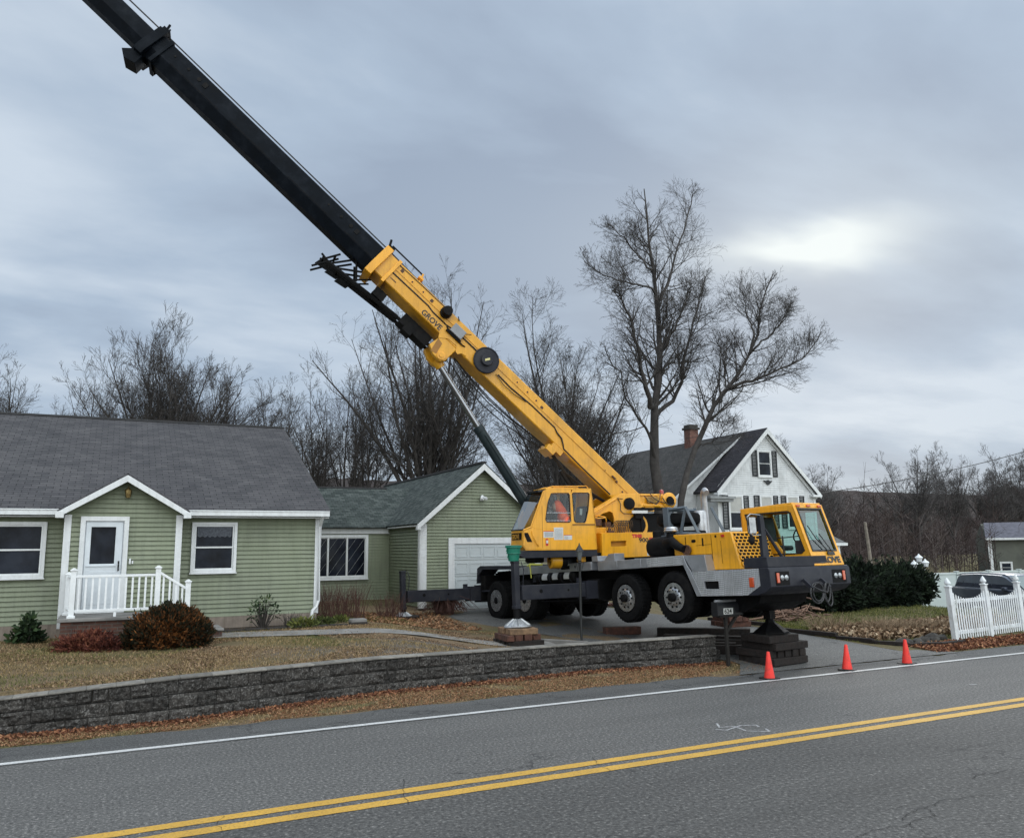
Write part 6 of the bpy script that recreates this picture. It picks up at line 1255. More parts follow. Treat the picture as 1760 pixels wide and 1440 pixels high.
litter('dead_leaves',9000,lambda n:np.column_stack([17.7+rng.random(n)*7.5,15.2+rng.random(n)**1.3*2.0]),leafmat('bleached_leaf',[(.06,.035,.02),(.16,.10,.06),(.32,.22,.14),(.48,.38,.27)]),.10,lift=.16,flat=.7)
for k,(x,y,r,h,n) in enumerate(((18.2,17.0,.5,.55,150),(19.3,16.2,.6,.5,190),(20.4,16.0,.6,.45,190),(21.6,15.8,.6,.42,170),(22.6,15.7,.5,.38,130))):
    stems('dead_perennials',['straw-coloured dead stalks nearest the driveway edge','clump of dead stalks second from the driveway in the yard bed','middle clump of dead stalks in the yard bed','clump of dead stalks second from the fence in the yard bed','dead stalks nearest the picket fence'][k],'plant',x,y,r,.4,h,n,r=.007,lean=.6,material=mat('straw_stalk',(.30,.22,.14),(.16,.11,.07),ns=9,rough=.9),group='dead stalks in the yard bed')
mb=MB()
for k in range(160):
    x=19.3+rng.normal()*.75; y=19.6+rng.normal()*.35; z=hz_(x,y)+abs(rng.normal())*.22; a=rng.random()*3.14; l=.25+rng.random()*.5; mb.tube([(x,y,z),(x+l*math.cos(a),y+l*math.sin(a)*.6,z+rng.normal()*.1)],.012+.02*rng.random(),4)
tag(build('brush_pile',mb,mat('cut_brush',(.22,.13,.09),(.10,.06,.045),ns=5,rough=.9),fixn=False),'pile of cut branches lying beneath the front of the crane','brush pile')
FWM=mat('split_firewood',(.42,.38,.33),(.22,.19,.16),ns=9,rough=.9)
for r_ in range(4):
    for k in range(9):
        mb=MB(); mb.lathe([(.075,0),(.08,.02),(.08,.44),(.075,.46)],(18.6+k*.17+(r_%2)*.08,21.2,hz_(19,21.2)+.08+r_*.145),(.05,1,0),8)
        tag(build('firewood_log',mb,FWM,sharp=50),'pale firewood log, %s from the left in row %s of the stack beyond the crane'%(ORD[k] if k<8 else 'ninth',('one','two','three','four')[r_]),'log','stacked firewood logs')
# hedge of dark evergreens
for nm,lb,e_,n_ in(('yew_bush','broad dark evergreen bush directly right of the crane bumper',[((22.2,21.4,.95),(1.5,1.1,.85)),((21.2,21.2,.8),(1.0,.9,.7)),((23.0,21.2,.8),(1.1,.9,.75))],15000),('yew_bush','tallest dark evergreen bush in the middle of the hedge',[((25.1,21.9,1.0),(1.5,1.1,.95)),((24.2,21.8,.75),(1.2,1.0,.7)),((26.2,21.9,.8),(1.1,.9,.75))],15000),('yew_bush','dark evergreen bush at the fence end of the hedge',[((27.4,22.0,.95),(1.2,1.0,.8)),((26.6,21.8,.8),(.9,.9,.8)),((28.3,22.1,.95),(.8,.8,.85))],11000)):
    t=bush(nm,lb,'bush',e_,n_,.13,DGR,up=.35,shell=.5,group='dark evergreen hedge')
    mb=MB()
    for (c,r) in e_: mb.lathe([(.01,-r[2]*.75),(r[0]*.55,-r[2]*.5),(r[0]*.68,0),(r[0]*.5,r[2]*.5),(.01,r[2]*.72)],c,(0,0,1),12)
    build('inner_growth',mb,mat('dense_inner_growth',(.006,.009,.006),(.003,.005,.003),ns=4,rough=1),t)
# picket fence
pf=thing('picket_fence','white scalloped picket fence with pointed posts, leaning beside the road','fence',(20,14.45,.08))
LN=R(4.2)
def pfp(x,y,z): # whole fence leans to the left
    return vec(20+x-z*math.sin(LN)*(1-.12*x if x<6 else .3),14.45+.13*x+y,.07+z*math.cos(LN))
PW=mat('white_pvc_fence',(.74,.77,.80),(.66,.69,.72),ns=2,rough=.4,dirt=(.35,.36,.32),ds=3.5,dd=.55,streak=.2)
sec=1.78
for k in range(6):
    x=k*sec; h=1.38
    mb=MB(); mb.box((x-.065,-.065,-.05),(x+.065,.065,h),pfp); mb.box((x-.085,-.085,h),(x+.085,.085,h+.03),pfp)
    vs=[];prof=[(.055,h+.03),(.05,h+.06),(.085,h+.09),(.08,h+.13),(.04,h+.20),(.002,h+.25)]
    for r,z in prof:
        for q in range(10): t=q*.628; vs.append(pfp(x+r*math.cos(t),r*math.sin(t),z))
    mb.add(vs,[(i*10+q,i*10+(q+1)%10,(i+1)*10+(q+1)%10,(i+1)*10+q) for i in range(5) for q in range(10)]); build('fence_post',mb,PW,pf,bev=.004,sharp=50)
    if k<5:
        for zr in(.16,1.0 if False else .96):
            mb=MB(); mb.box((x+.065,-.03,zr),(x+sec-.065,.03,zr+.09),pfp); build('rail',mb,PW,pf,bev=.003)
        for j_ in range(14):
            xx=x+.13+(sec-.26)*(j_)/13; t=(j_/13-.5)*2; ht=1.06+.17*t*t; mb=MB(); mb.prism([(xx-.028,.04),(xx+.028,.04),(xx+.028,ht-.05),(xx+.012,ht),(xx-.012,ht),(xx-.028,ht-.05)],-.045,-.031,pfp,1); build('picket',mb,PW,pf)
CARA=vec(*CARP[0]); CARB=vec(*CARP[1])
# car behind the fence
cr_=thing('parked_car','dark blue-grey minivan parked behind the white picket fence','car',(31.5,20.5,-.62))
CP=mat('dark_metallic_blue',(.035,.045,.07),(.028,.036,.058),ns=2,rough=.4,metal=.2,coat=.2)
_ca=CARA; _cd=(CARB-CARA); _cd=vec(_cd[0],_cd[1],0)/math.hypot(_cd[0],_cd[1]); _cn=vec(-_cd[1],_cd[0],0)
cfm=lambda x,y,z:vec(_ca[0],_ca[1],0)+_cd*x+_cn*y+vec(0,0,-.24+z)
pr1=[(0,.35),(0,.95),(.08,1.1),(.35,1.55),(.5,1.6),(3.0,1.62),(3.2,1.58),(4.05,1.12),(4.3,1.08),(4.9,.95),(5.05,.75),(5.08,.35)]
def loft(mb,prs):
    n=len(prs[0][0]); vs=[cfm(p[0],y,p[1]) for pr_,y in prs for p in pr_]; F=[(i*n+k,i*n+(k+1)%n,(i+1)*n+(k+1)%n,(i+1)*n+k) for i in range(len(prs)-1) for k in range(n)]; F+=[tuple(range(n)),tuple(range((len(prs)-1)*n,len(prs)*n))]; mb.add(vs,F)
def inset(pr_,s,zs): return [(2.55+(p[0]-2.55)*s,min(p[1],zs) if p[1]>1 else p[1]) for p in pr_]
bodylow=[(0.02,.35),(0.0,.8),(.05,1.02),(4.1,1.04),(4.75,.95),(5.0,.8),(5.06,.35)]
mb=MB(); loft(mb,[([(2.5+(p[0]-2.5)*.93,p[1]) for p in bodylow],0.0),(bodylow,.09),(bodylow,1.81),([(2.5+(p[0]-2.5)*.93,p[1]) for p in bodylow],1.9)]); build('body',mb,CP,cr_,bev=.03,sharp=30)
green=[(.10,1.0),(.32,1.5),(.5,1.57),(1.6,1.63),(2.9,1.60),(3.2,1.54),(4.1,1.02)]
def gin(d): return [(p[0],p[1]) for p in [(2.2+(q[0]-2.2)*(1-d*.25*(q[1]>1.1)),q[1]-d*.15*(q[1]>1.1)) for q in green]]
mb=MB(); loft(mb,[(gin(.25),.22),(green,.36),(green,1.54),(gin(.25),1.68)]); build('roof',mb,mat('roof_sky_sheen',(.16,.19,.24),rough=.35,metal=.5,coat=.2),cr_,sharp=30)  # roof lighter than the body, the sky's reflection put into its colour
mb=MB()
for xs_ in ([(.28,1.08),(.45,1.46),(1.35,1.52),(1.35,1.08)],[(1.40,1.08),(1.40,1.52),(2.35,1.52),(2.35,1.08)],[(2.40,1.08),(2.40,1.52),(2.95,1.50),(3.75,1.08)]): 
    mb.add([cfm(xs_[i][0],.13+.25*(xs_[i][1]-1.05)/.5,xs_[i][1]) for i in range(4)],[(0,1,2,3)])
build('side_window',mb,GLD,cr_,fixn=False)
mb=MB(); mb.add([cfm(3.24,.40,1.545),cfm(3.24,1.5,1.545),cfm(4.12,1.66,1.06),cfm(4.12,.24,1.06)],[(0,1,2,3)]); build('windscreen',mb,mat('windscreen_grey_green',(.20,.25,.25),rough=.05,spec=.9),cr_,fixn=False)
mb=MB(); mb.tube([(.25,.30,1.50),(.5,.36,1.575),(1.6,.36,1.64),(2.95,.36,1.605),(3.25,.33,1.53),(4.0,.2,1.08)],.024,5,cfm); mb.tube([(.1,.08,1.04),(3.95,.08,1.05)],.02,5,cfm); build('chrome_trim',mb,METAL,cr_)
mb=MB()
for xw in(.85,4.05): mb.lathe([(.2,0),(.33,.0),(.35,.03),(.35,.2)],(xw,-.01,.34),(0,1,0),24,cfm)
for xw in(.85,4.05): mb.lathe([(.2,0),(.33,.0),(.35,.03),(.35,.2)],(xw,1.91,.34),(0,-1,0),24,cfm)
build('tyre',mb,TYR,cr_)
mb=MB(); mb.box((3.3,-.12,1.02),(3.5,.02,1.16),cfm); build('door_mirror',mb,CP,cr_,bev=.03)
# leaves on the verge by the fence
# tall white fence behind the car
vf=thing('panel_fence','long pale white solid panel fence behind the parked car','fence',(36,26.,-.4)); VFM=mat('pale_vinyl_panel',(.46,.52,.52),(.40,.46,.47),ns=1,rough=.4)
mb=MB(); mb.box((31.6,25.98,-.5),(52,26.02,1.12)); build('panel',mb,VFM,vf)
mb=MB(); mb.box((31.6,25.95,1.12),(52,26.05,1.2)); build('top_rail',mb,VFM,vf)
for k in range(9):
    x=31.7+k*2.4; mb=MB(); mb.box((x-.065,25.92,-.5),(x+.065,26.08,1.22)); mb.box((x-.09,25.90,1.22),(x+.09,26.10,1.26)); build('fence_post',mb,VFM,vf,bev=.01)
# three-headed garden lamp
gl_=thing('garden_lamp','white garden lamp with three lantern heads rising behind the hedge','lamp post',(28.6,21.9,.3))
mb=MB(); mb.tube([(28.6,21.9,.3),(28.6,21.9,1.85)],.04,8); mb.tube([(28.3,21.9,1.62),(28.35,21.9,1.5),(28.6,21.9,1.45),(28.85,21.9,1.5),(28.9,21.9,1.62)],.02,6); build('pole',mb,PW,gl_)
for x,z in((28.3,1.62),(28.6,1.86),(28.95,1.66)): mb=MB(); mb.lathe([(.03,0),(.09,.02),(.12,.16),(.15,.17),(.13,.21),(.04,.28),(.015,.33)],(x,21.9,z),(0,0,1),8); build('lantern',mb,PW,gl_)
# ================================================================ white house
WH=thing('house','white clapboard house with black shutters and a steep dark gable roof','house',(38.3,40,.5))
BSH=mat('black_shutter',(.012,.014,.02),(.008,.01,.014),ns=3,rough=.6)
fw=lambda x,d,z:vec(x,40-d,z); AX,AZ=38.3,10.1
mb=MB(); kf=lambda z:(AZ-z)/.93
siding(mb,fw,lambda z:34.15 if z<6.2 else AX-kf(z),lambda z:42.45 if z<6.2 else AX+kf(z),.8,AZ-.05,course=.14,lip=.036)
fwl=lambda y,d,z:vec(34.15-d,y,z); siding(mb,fwl,40,42.1,.8,6.2,.14,.036)
fw2=lambda x,d,z:vec(x,42.1-d,z); k2=lambda z:(9.95-z)/.72
siding(mb,fw2,lambda z:32.3 if z<5.6 else AX-k2(z),lambda z:34.15 if z<6.1 else AX-kf(z)+.35,.8,9.3,.14,.036)
fwl2=lambda y,d,z:vec(32.3-d,y,z); siding(mb,fwl2,42.1,56,.8,5.6,.14,.036)
build('siding',mb,SIDW,WH,fixn=False)
mb=MB(); mb.prism([(34.19,.4),(42.41,.4),(42.41,6.15),(AX,AZ-.09),(34.19,6.15)],40.03,56); mb.prism([(32.34,.4),(38,.4),(38,9.55),(32.34,5.55)],42.13,56); build('wall',mb,SIDW,WH)
mb=MB(); slab(mb,(33.9,39.7,5.98),(AX,39.7,AZ+.08),(AX,42.3,AZ+.08),(33.9,42.3,5.98),.12); slab(mb,(AX,39.7,AZ+.08),(42.72,39.7,5.98),(42.72,56.3,5.98),(AX,56.3,AZ+.08),.12)
rw_=build('roof',mb,RFW,WH)
mb=MB(); slab(mb,(32.0,41.85,5.45),(AX,41.85,AZ+.06),(AX,56.3,AZ+.06),(32.0,56.3,5.45),.1); build('dormer_roof',mb,RFW2,WH)
mb=MB()
for s in(-1,1):
    mb.prism([(AX+s*4.42,5.93),(AX,AZ+.03),(AX,AZ-.30),(AX+s*4.42,5.62)],39.66,39.72); mb.prism([(AX+s*4.36,5.70),(AX,AZ-.18),(AX,AZ-.42),(AX+s*4.2,5.6)],39.90,39.96)
mb.box((41.95,39.62,5.72),(42.75,40.0,5.86)); mb.box((33.85,39.62,5.72),(34.6,40.0,5.86)); build('rake_board',mb,TRIM,WH)
mb=MB(); mb.prism([(31.95,5.30),(AX-.3,9.75),(AX-.3,9.9),(31.95,5.45)],41.80,41.86); build('dormer_trim',mb,TRIM,WH)
mb=MB(); mb.box((34.10,39.96,.8),(34.30,40.02,5.95)); mb.box((42.28,39.96,.8),(42.48,40.02,5.95)); build('corner_board',mb,TRIM,WH)
# bay on the left corner with a flat cornice
mb=MB(); mb.box((32.9,39.2,5.45),(34.9,40.0,5.60)); mb.box((33.0,39.3,5.28),(34.8,40.0,5.45)); build('cornice',mb,mat('weathered_trim',(.3,.31,.32),(.2,.21,.22),ns=3,rough=.8),WH)
def shut(x0,x1,z0,z1):
    mb=MB(); mb.ring([(x0,z0),(x1,z0),(x1,z1),(x0,z1)],[(x0+.05,z0+.06),(x1-.05,z0+.06),(x1-.05,z1-.06),(x0+.05,z1-.06)],.02,.07,fw); n=int((z1-z0)/.1)
    for k in range(n): z=z0+.07+(z1-z0-.14)*k/n; mb.box((x0+.05,.02,z),(x1-.05,.06,z+.05),fw)
    build('shutter',mb,BSH,WH)
sash(WH,fw,37.55,38.75,6.95,8.72,cas=.11,label='attic window in the gable'); shut(37.08,37.50,6.98,8.70); shut(38.80,39.22,6.98,8.70)
sash(WH,fw,34.95,36.15,3.55,5.75,cas=.12,blind=True); shut(34.48,34.92,3.6,5.72); shut(36.20,36.62,3.6,5.72)
sash(WH,fw,37.55,38.65,3.6,5.78,cas=.12,blind=True); shut(37.08,37.50,3.65,5.76); shut(38.72,39.12,3.65,5.76)
sash(WH,fw,39.85,40.95,3.6,5.8,cas=.12,blind=True); shut(39.38,39.80,3.65,5.78); shut(41.02,41.42,3.65,5.78)
mb=MB(); c=(38.35,6.62); mb.prism([(c[0]-.38,c[1]+.12),(c[0]-.15,c[1]+.10),(c[0],c[1]+.16),(c[0]+.15,c[1]+.10),(c[0]+.38,c[1]+.12),(c[0]+.2,c[1]-.04),(c[0]+.05,c[1]-.16),(c[0]-.05,c[1]-.16),(c[0]-.2,c[1]-.04)],.03,.07,fw,1); build('eagle_ornament',mb,BSH,WH)
mb=MB(); mb.box((37.6,46.7,9.3),(38.35,47.4,11.0)); cm=build('chimney',mb,brickmat('red_chimney_brick',(.20,.07,.05),(.13,.05,.04),(.2,.18,.16)),WH); mb=MB(); mb.box((37.5,46.6,11.0),(38.45,47.5,11.15)); mb.box((37.6,46.7,11.15),(38.35,47.4,11.35)); build('chimney_cap',mb,RCK,cm)
mb=MB(); mb.box((42.46,40.9,.5),(45.2,43.4,2.6)) ; build('porch_wall',mb,SIDW,WH)
mb=MB(); slab(mb,(42.3,40.6,2.68),(45.8,40.6,2.68),(44.6,42.2,3.85),(42.3,42.2,3.85),.12); slab(mb,(45.8,40.6,2.68),(45.8,44,2.68),(44.6,43,3.85),(44.6,42.2,3.85),.12); build('porch_roof',mb,mat('grey_porch_shingles',(.14,.14,.14),(.09,.09,.09),ns=8,rough=.9),WH)
mb=MB(); mb.box((42.3,40.55,2.5),(45.85,40.7,2.68)); mb.box((45.1,40.75,.5),(45.3,40.95,2.55)); build('porch_trim',mb,TRIM,WH)
# ================================================================ grey house far right
GH=thing('house','distant grey house with white trimmed windows at the right edge','house',(72.3,48,.2)); GHM=mat('grey_green_cladding',(.12,.125,.105),(.09,.095,.082),ns=1,rough=.8)
fh=lambda x,d,z:vec(x,48-d,z)
mb=MB(); siding(mb,fh,72.3,86,0.,2.95,.16,.02); build('siding',mb,GHM,GH,fixn=False)
mb=MB(); mb.prism([(48.03,-.3),(55,-.3),(55,2.95),(51.5,4.35),(48.03,2.95)],72.33,86,lambda y,x,z:vec(x,y,z)); build('wall',mb,GHM,GH)
mb=MB(); slab(mb,(72.0,47.6,2.95),(86.3,47.6,2.95),(86.3,51.5,4.45),(72.6,51.5,4.45),.12); slab(mb,(72.6,51.5,4.45),(86.3,51.5,4.45),(86.3,55.4,2.9),(72.6,55.4,2.9),.12); build('roof',mb,mat('slate_grey_shingles',(.12,.12,.15),(.07,.07,.09),ns=3,rough=.9),GH)
mb=MB(); mb.box((72.2,47.93,-.3),(72.5,48.0,2.9)); mb.box((72.0,47.5,2.8),(86.3,47.62,2.98)); build('corner_board',mb,TRIM,GH)
for x,z,w_,h_ in((76.4,1.75,1.15,1.25),(73.0,-.2,1.0,1.05),(76.6,-.3,1.0,1.2),(80,1.75,1.15,1.25)): sash(GH,fh,x,x+w_,z,z+h_,cas=.12)
GH.rotation_euler=(0,0,R(-47))
# utility wire
mb=MB(); a_=vec(66.5,40,9.9); b_=vec(42.5,40,5.95); pts=[tuple(a_+(b_-a_)*t+vec(0,0,-.6*4*t*(1-t)*.5)) for t in np.linspace(-.6,1,16)]; mb.tube(pts,.03,5); tag(build('utility_wire',mb,HOSE),'black overhead wire crossing the sky to the white house','wire')
# snag
mb=MB(); mb.tube([(45.2,38.2,.3),(45.0,38.1,2.2),(44.7,38.0,4.0)],[.13,.11,.09],8); tag(build('tree_snag',mb,mat('bleached_snag',(.25,.22,.19),(.15,.13,.11),ns=5,rough=.9)),'bleached broken tree trunk standing behind the hedge','dead tree')
# ================================================================ leaf litter and grass (uncountable)
LLF=leafmat('fallen_leaf',[(.045,.02,.014),(.12,.045,.026),(.22,.09,.048),(.36,.19,.10)])
LLF2=leafmat('tan_fallen_leaf',[(.07,.034,.02),(.17,.082,.042),(.29,.15,.078),(.40,.24,.14)])
LLF3=leafmat('weathered_leaf',[(.045,.028,.018),(.13,.08,.048),(.25,.16,.095),(.42,.30,.19)])
def verge_pts(n):
    x=-3+rng.random(n)*15.3; y=wally(x)-.05-np.abs(rng.normal(size=n))*.12; return np.column_stack([x,y])
litter('fallen_leaves',17000,verge_pts,LLF,.042,lift=.03,flat=.45)
def verge2(n):
    x=-3+rng.random(n)*15.9; y0=13.48; y=y0+rng.random(n)*(wally(x)-y0-.02); return np.column_stack([x,y])
litter('fallen_leaves',46000,lambda n:clumpy(verge2(n),2.3,-.55),LLF2,.022,lift=.02,flat=.4)
def lawn_pts(n,x0,x1,y1=21.,pw=1.):
    x=x0+rng.random(n)*(x1-x0); w0=wally(x)+.33; y=w0+rng.random(n)**pw*(y1-w0); return np.column_stack([x,y])
litter('fallen_leaves',80000,lambda n:clumpy(lawn_pts(n,-3,9.4,20.5),1.1,.0),LLF3,.024,lift=.025,flat=.5)
litter('fallen_leaves',3500,lambda n:np.column_stack([6.3+rng.random(n)*3.2,21+rng.random(n)*4.0]),LLF2,.06,lift=.03,flat=.4)
litter('fallen_leaves',900,lambda n:lawn_pts(n,8.5,12.0,17.5),LLF,.075,lift=.04,flat=.5)
litter('fallen_leaves',9000,lambda n:np.column_stack([18.0+rng.random(n)*9,13.45+rng.random(n)*.95]),LLF,.06,lift=.04,flat=.5)
GRA=leafmat('dormant_grass',[(.07,.052,.022),(.17,.125,.055),(.31,.225,.11),(.46,.33,.19)])
GRG=leafmat('green_grass',[(.035,.045,.013),(.075,.09,.026),(.13,.14,.042),(.22,.20,.075)])
def blades(name,P,material,h,w=.006):
    z=hgt(P[:,0],P[:,1]); P=np.column_stack([P,z]); n=len(P); D=rng.normal(size=(n,3))*.45; D[:,2]=1; D/=np.linalg.norm(D,axis=1)[:,None]; U_=perp(D); hh=h*(.4+.8*rng.random(n)); V=np.stack([P-U_*w,P+U_*w,P+D*hh[:,None]],1).reshape(-1,3); return tag(rawmesh(name,V,np.arange(3*n).reshape(n,3),material,rnd=rng.random(n),smooth=False),kind='stuff')
blades('grass',clumpy(lawn_pts(60000,-3,9.6,20.8),.8,-.3),GRA,.055)
blades('grass',clumpy(lawn_pts(20000,-3,4.5,20.4,.8),.6,.3),GRG,.055)
blades('grass',np.column_stack([5.8+rng.random(5000)*2.2,21.3+rng.random(5000)*2.5]),GRG,.06)
blades('grass',np.column_stack([17.6+rng.random(26000)*10.5,14.8+rng.random(26000)*6.5]),GRG,.08,.01)
blades('grass',np.column_stack([17.4+rng.random(7000)*1.0,15.3+rng.random(7000)*5]),leafmat('bright_moss_grass',[(.07,.08,.02),(.14,.15,.035),(.22,.22,.06)]),.05,.01)
blades('grass',verge2(16000),GRA,.045)
# ================================================================ bare trees by space colonisation
BARK=mat('dark_bark',(.052,.046,.044),(.028,.025,.024),ns=2.5,rough=.95,bump=.5,bs=12)
BARKG=mat('grey_bark',(.085,.078,.078),(.05,.046,.046),ns=2.5,rough=.95,bump=.4,bs=12)
BARKR=mat('red_brown_bark',(.065,.042,.040),(.035,.024,.024),ns=2.5,rough=.95)
def tubes(P,Rr,m):
    """P (n,k,3) polylines, Rr (n,k) radii, m sides -> vertices, quads"""
    n,k,_=P.shape; T=np.gradient(P,axis=1); T/=np.linalg.norm(T,axis=2)[...,None]+1e-9
    ref=np.zeros((n,1,3)); t0=T[:,:1]; ref[...,2]=1; flat=np.abs(t0[...,2:3])>.9; ref=np.where(flat,np.array([1.,0,0]),ref)
    A=np.cross(T,ref); A/=np.linalg.norm(A,axis=2)[...,None]+1e-9; B=np.cross(T,A); th=np.arange(m)*2*np.pi/m
    V=P[:,:,None]+Rr[:,:,None,None]*(A[:,:,None]*np.cos(th)[None,None,:,None]+B[:,:,None]*np.sin(th)[None,None,:,None])
    base=(np.arange(n)*k*m)[:,None,None]; i=np.arange(k-1)[None,:,None]*m; j=np.arange(m)[None,None,:]
    F=np.stack([base+i+j,base+i+(j+1)%m,base+i+m+(j+1)%m,base+i+m+j],-1).reshape(-1,4)
    return V.reshape(-1,3),F
def runs(P0,D,L_,R0,k,noise,trop,rg,taper=.35):
    n=len(P0); P=np.zeros((n,k+1,3)); P[:,0]=P0; d=D.copy()
    for i in range(k):
        d=d+rg.normal(size=(n,3))*noise+np.array([0,0,trop]); d/=np.linalg.norm(d,axis=1)[:,None]; P[:,i+1]=P[:,i]+d*(L_/k)[:,None]
    t=np.linspace(0,1,k+1)[None]; return P,R0[:,None]*(1-(1-taper)*t)
def sprout(P,Rr,L_,c,tmin,ang,lr,rr,rg,tmax=1.,out=None):
    n,k,_=P.shape; t=tmin+(tmax-tmin)*(np.arange(c)[None]+rg.random((n,c)))/c; x=t*(k-1); i=np.minimum(x.astype(int),k-2); f=(x-i)[...,None]; r_=np.arange(n)[:,None]
    P0=P[r_,i]*(1-f)+P[r_,i+1]*f; T=P[r_,i+1]-P[r_,i]; T/=np.linalg.norm(T,axis=2)[...,None]+1e-9; R0=Rr[r_,i]*(1-f[...,0])+Rr[r_,i+1]*f[...,0]
    q=rg.normal(size=(n,c,3)); q[...,2]+=.25; q-=T*(q*T).sum(-1,keepdims=True); q/=np.linalg.norm(q,axis=2)[...,None]+1e-9; a=np.radians(ang*(.7+.6*rg.random((n,c))))[...,None]
    D=T*np.cos(a)+q*np.sin(a); L2=L_[:,None]*lr*(1.15-.75*t)*(.65+.7*rg.random((n,c))); R2=np.minimum(R0*rr,R0*.9)
    return P0.reshape(-1,3),D.reshape(-1,3),L2.ravel(),R2.ravel()
def assemble(name,label,base,groups,mats,group='bare trees'):
    t=thing(name,label,'tree',tuple(base),group); b=vec(*base)
    for nm,gs in(('trunk',[g for g in groups if g[2]>3]),('branches',[g for g in groups if g[2]<=3])):
        V=[];F=[];c=0
        for P,Rr,m in gs: v,f=tubes(P,Rr,m); V.append(v+b); F.append(f+c); c+=len(v)
        if V: rawmesh(nm,np.concatenate(V),np.concatenate(F),mats,t,smooth=nm=='trunk')
    return t
def ramify(P,Rr,L_,specs,rg,rmin=.0045):
    out=[]
    for (c,tmin,ang,lr,rr,k,noise,trop) in specs:
        P0,D,L2,R2=sprout(P,Rr,L_,c,tmin,ang,lr,rr,rg); R2=np.maximum(R2,rmin); pl=np.repeat(L_,c); ok=(L2>.10)&(rg.random(len(L2))<np.clip(pl/(1.25*L_.mean()),.25,1)); P0,D,L2,R2=P0[ok],D[ok],L2[ok],R2[ok]
        P,Rr=runs(P0,D,L2,R2,k,noise,trop,rg); Rr=np.maximum(Rr,rmin*.8); L_=L2; out.append((P,Rr,6 if R2.max()>.05 else 3))
    return out
# ---- the big tree behind the crane
def px(x,y,Y):   # limb positions measured once on a plane at distance Y, written as world points
    q=_r2*(x-880)/1394+_u2*-(y-720)/1394+_f; return vec(0,0,2.6)+q*(Y/q[1])
Y0=36.
def L3(pts,dy=0.): return [tuple(px(x,y,Y0+dy*i/max(1,len(pts)-1))) for i,(x,y) in enumerate(pts)]
b1=px(1131,850,Y0)
limbs=[(None,[(b1[0]+.2,Y0,.4)]+L3([(1131,834),(1127,772),(1120,717),(1131,676),(1137,613),(1133,551),(1125,488),(1116,426),(1112,363),(1107,325)],1)),
 (1,L3([(1120,710),(1118,697),(1100,634),(1093,588),(1085,551),(1068,513),(1052,499)],-3)),
 (1,L3([(1123,730),(1127,709),(1148,694),(1164,680),(1172,634),(1185,580),(1197,538),(1212,475)],2.5)),
 (1,L3([(1137,600),(1150,582),(1160,560),(1177,522),(1186,495)],-2)),
 (1,L3([(1134,560),(1133,515),(1152,480),(1160,438),(1178,385),(1190,335)],2)),
 (1,L3([(1122,475),(1108,450),(1093,438),(1068,405),(1045,386)],2)),
 (1,L3([(1126,500),(1105,490),(1068,484),(1030,467),(1004,449)],-2)),
 (1,L3([(1128,790),(1115,740),(1085,700),(1062,640),(1040,600)],-2)),
 (1,L3([(1137,640),(1165,610),(1195,590)],1))]
def resample(pts,k):
    pts=np.array(pts); d=np.r_[0,np.cumsum(np.linalg.norm(np.diff(pts,axis=0),axis=1))]; q=np.linspace(0,d[-1],k); return np.stack([np.interp(q,d,pts[:,i]) for i in range(3)],1),d[-1]
def traced(name,label,base,limbs,radii,seed,specs,n0,rmin=.0065):
    rg=np.random.default_rng(seed); gs=[]; b=vec(*base); PP=[];RR=[];LL=[]; main=None
    for (pi,pts),(ra,rb) in zip(limbs,radii):
        P,l=resample(pts,15); 
        if main is None: main=P
        else:
            j=np.argmin(np.linalg.norm(main-P[0],axis=1)); P[0]=main[j]; 
        P=P-b; P[1:-1]+=rg.normal(size=(13,3))*.05; Rr=ra+(rb-ra)*np.linspace(0,1,15)**.75; gs.append((P[None],Rr[None],10)); PP.append(P); RR.append(Rr); LL.append(l)
    for P,Rr,l,n in zip(PP,RR,LL,n0):
        c=n; t0=.42 if P is PP[0] else .18
        P0,D,L2,R2=sprout(P[None],Rr[None],np.array([min(max(l,6.5),10.)]),int(c*2.1),t0,42,.34,.5,rg,tmax=.93); R2=np.clip(R2,rmin,.09); Pa,Ra=runs(P0,D,L2,R2,6,.10,.07,rg,.25); gs.append((Pa,Ra,5)); gs+=ramify(Pa,Ra,L2,specs,rg,rmin)
        # leader twigs from the limb end
        P0,D,L2,R2=sprout(P[None],Rr[None],np.array([2.4]),4,.8,30,.8,.8,rg); Pa,Ra=runs(P0,D,L2,np.clip(R2,rmin,.05),5,.08,.08,rg,.25); gs.append((Pa,Ra,5)); gs+=ramify(Pa,Ra,L2,specs,rg,rmin)
    return assemble(name,label,base,gs,BARK)
SP=[(7,.08,44,.62,.6,5,.07,.03),(6,.08,44,.66,.6,4,.08,.02),(3,.12,42,.72,.7,3,.08,.01)]
traced('bare_tree','tallest bare tree rising behind the crane between the boom and the white house',(b1[0]+.2,Y0,.4),limbs,[(.43,.03),(.17,.03),(.15,.03),(.10,.025),(.10,.03),(.07,.02),(.07,.02),(.10,.02),(.06,.02)],11,SP,[13,9,10,8,9,8,8,8,5])
Y0=35.; b2_=px(1170,845,Y0)
limbs=[(None,[(b2_[0]-.3,Y0,.4)]+L3([(1170,838),(1193,780),(1212,730),(1231,692),(1260,655),(1281,626),(1302,572),(1310,513),(1329,470)],1)),
 (1,L3([(1250,668),(1260,662),(1310,647),(1352,632),(1393,605),(1412,570)],-1)),(1,L3([(1240,680),(1247,667),(1243,626),(1235,585)],1)),(1,L3([(1290,600),(1305,590),(1340,560),(1360,520)],-1)),(1,L3([(1300,580),(1285,545),(1275,500)],1.5)),(1,L3([(1200,765),(1225,760),(1250,740)],-1))]
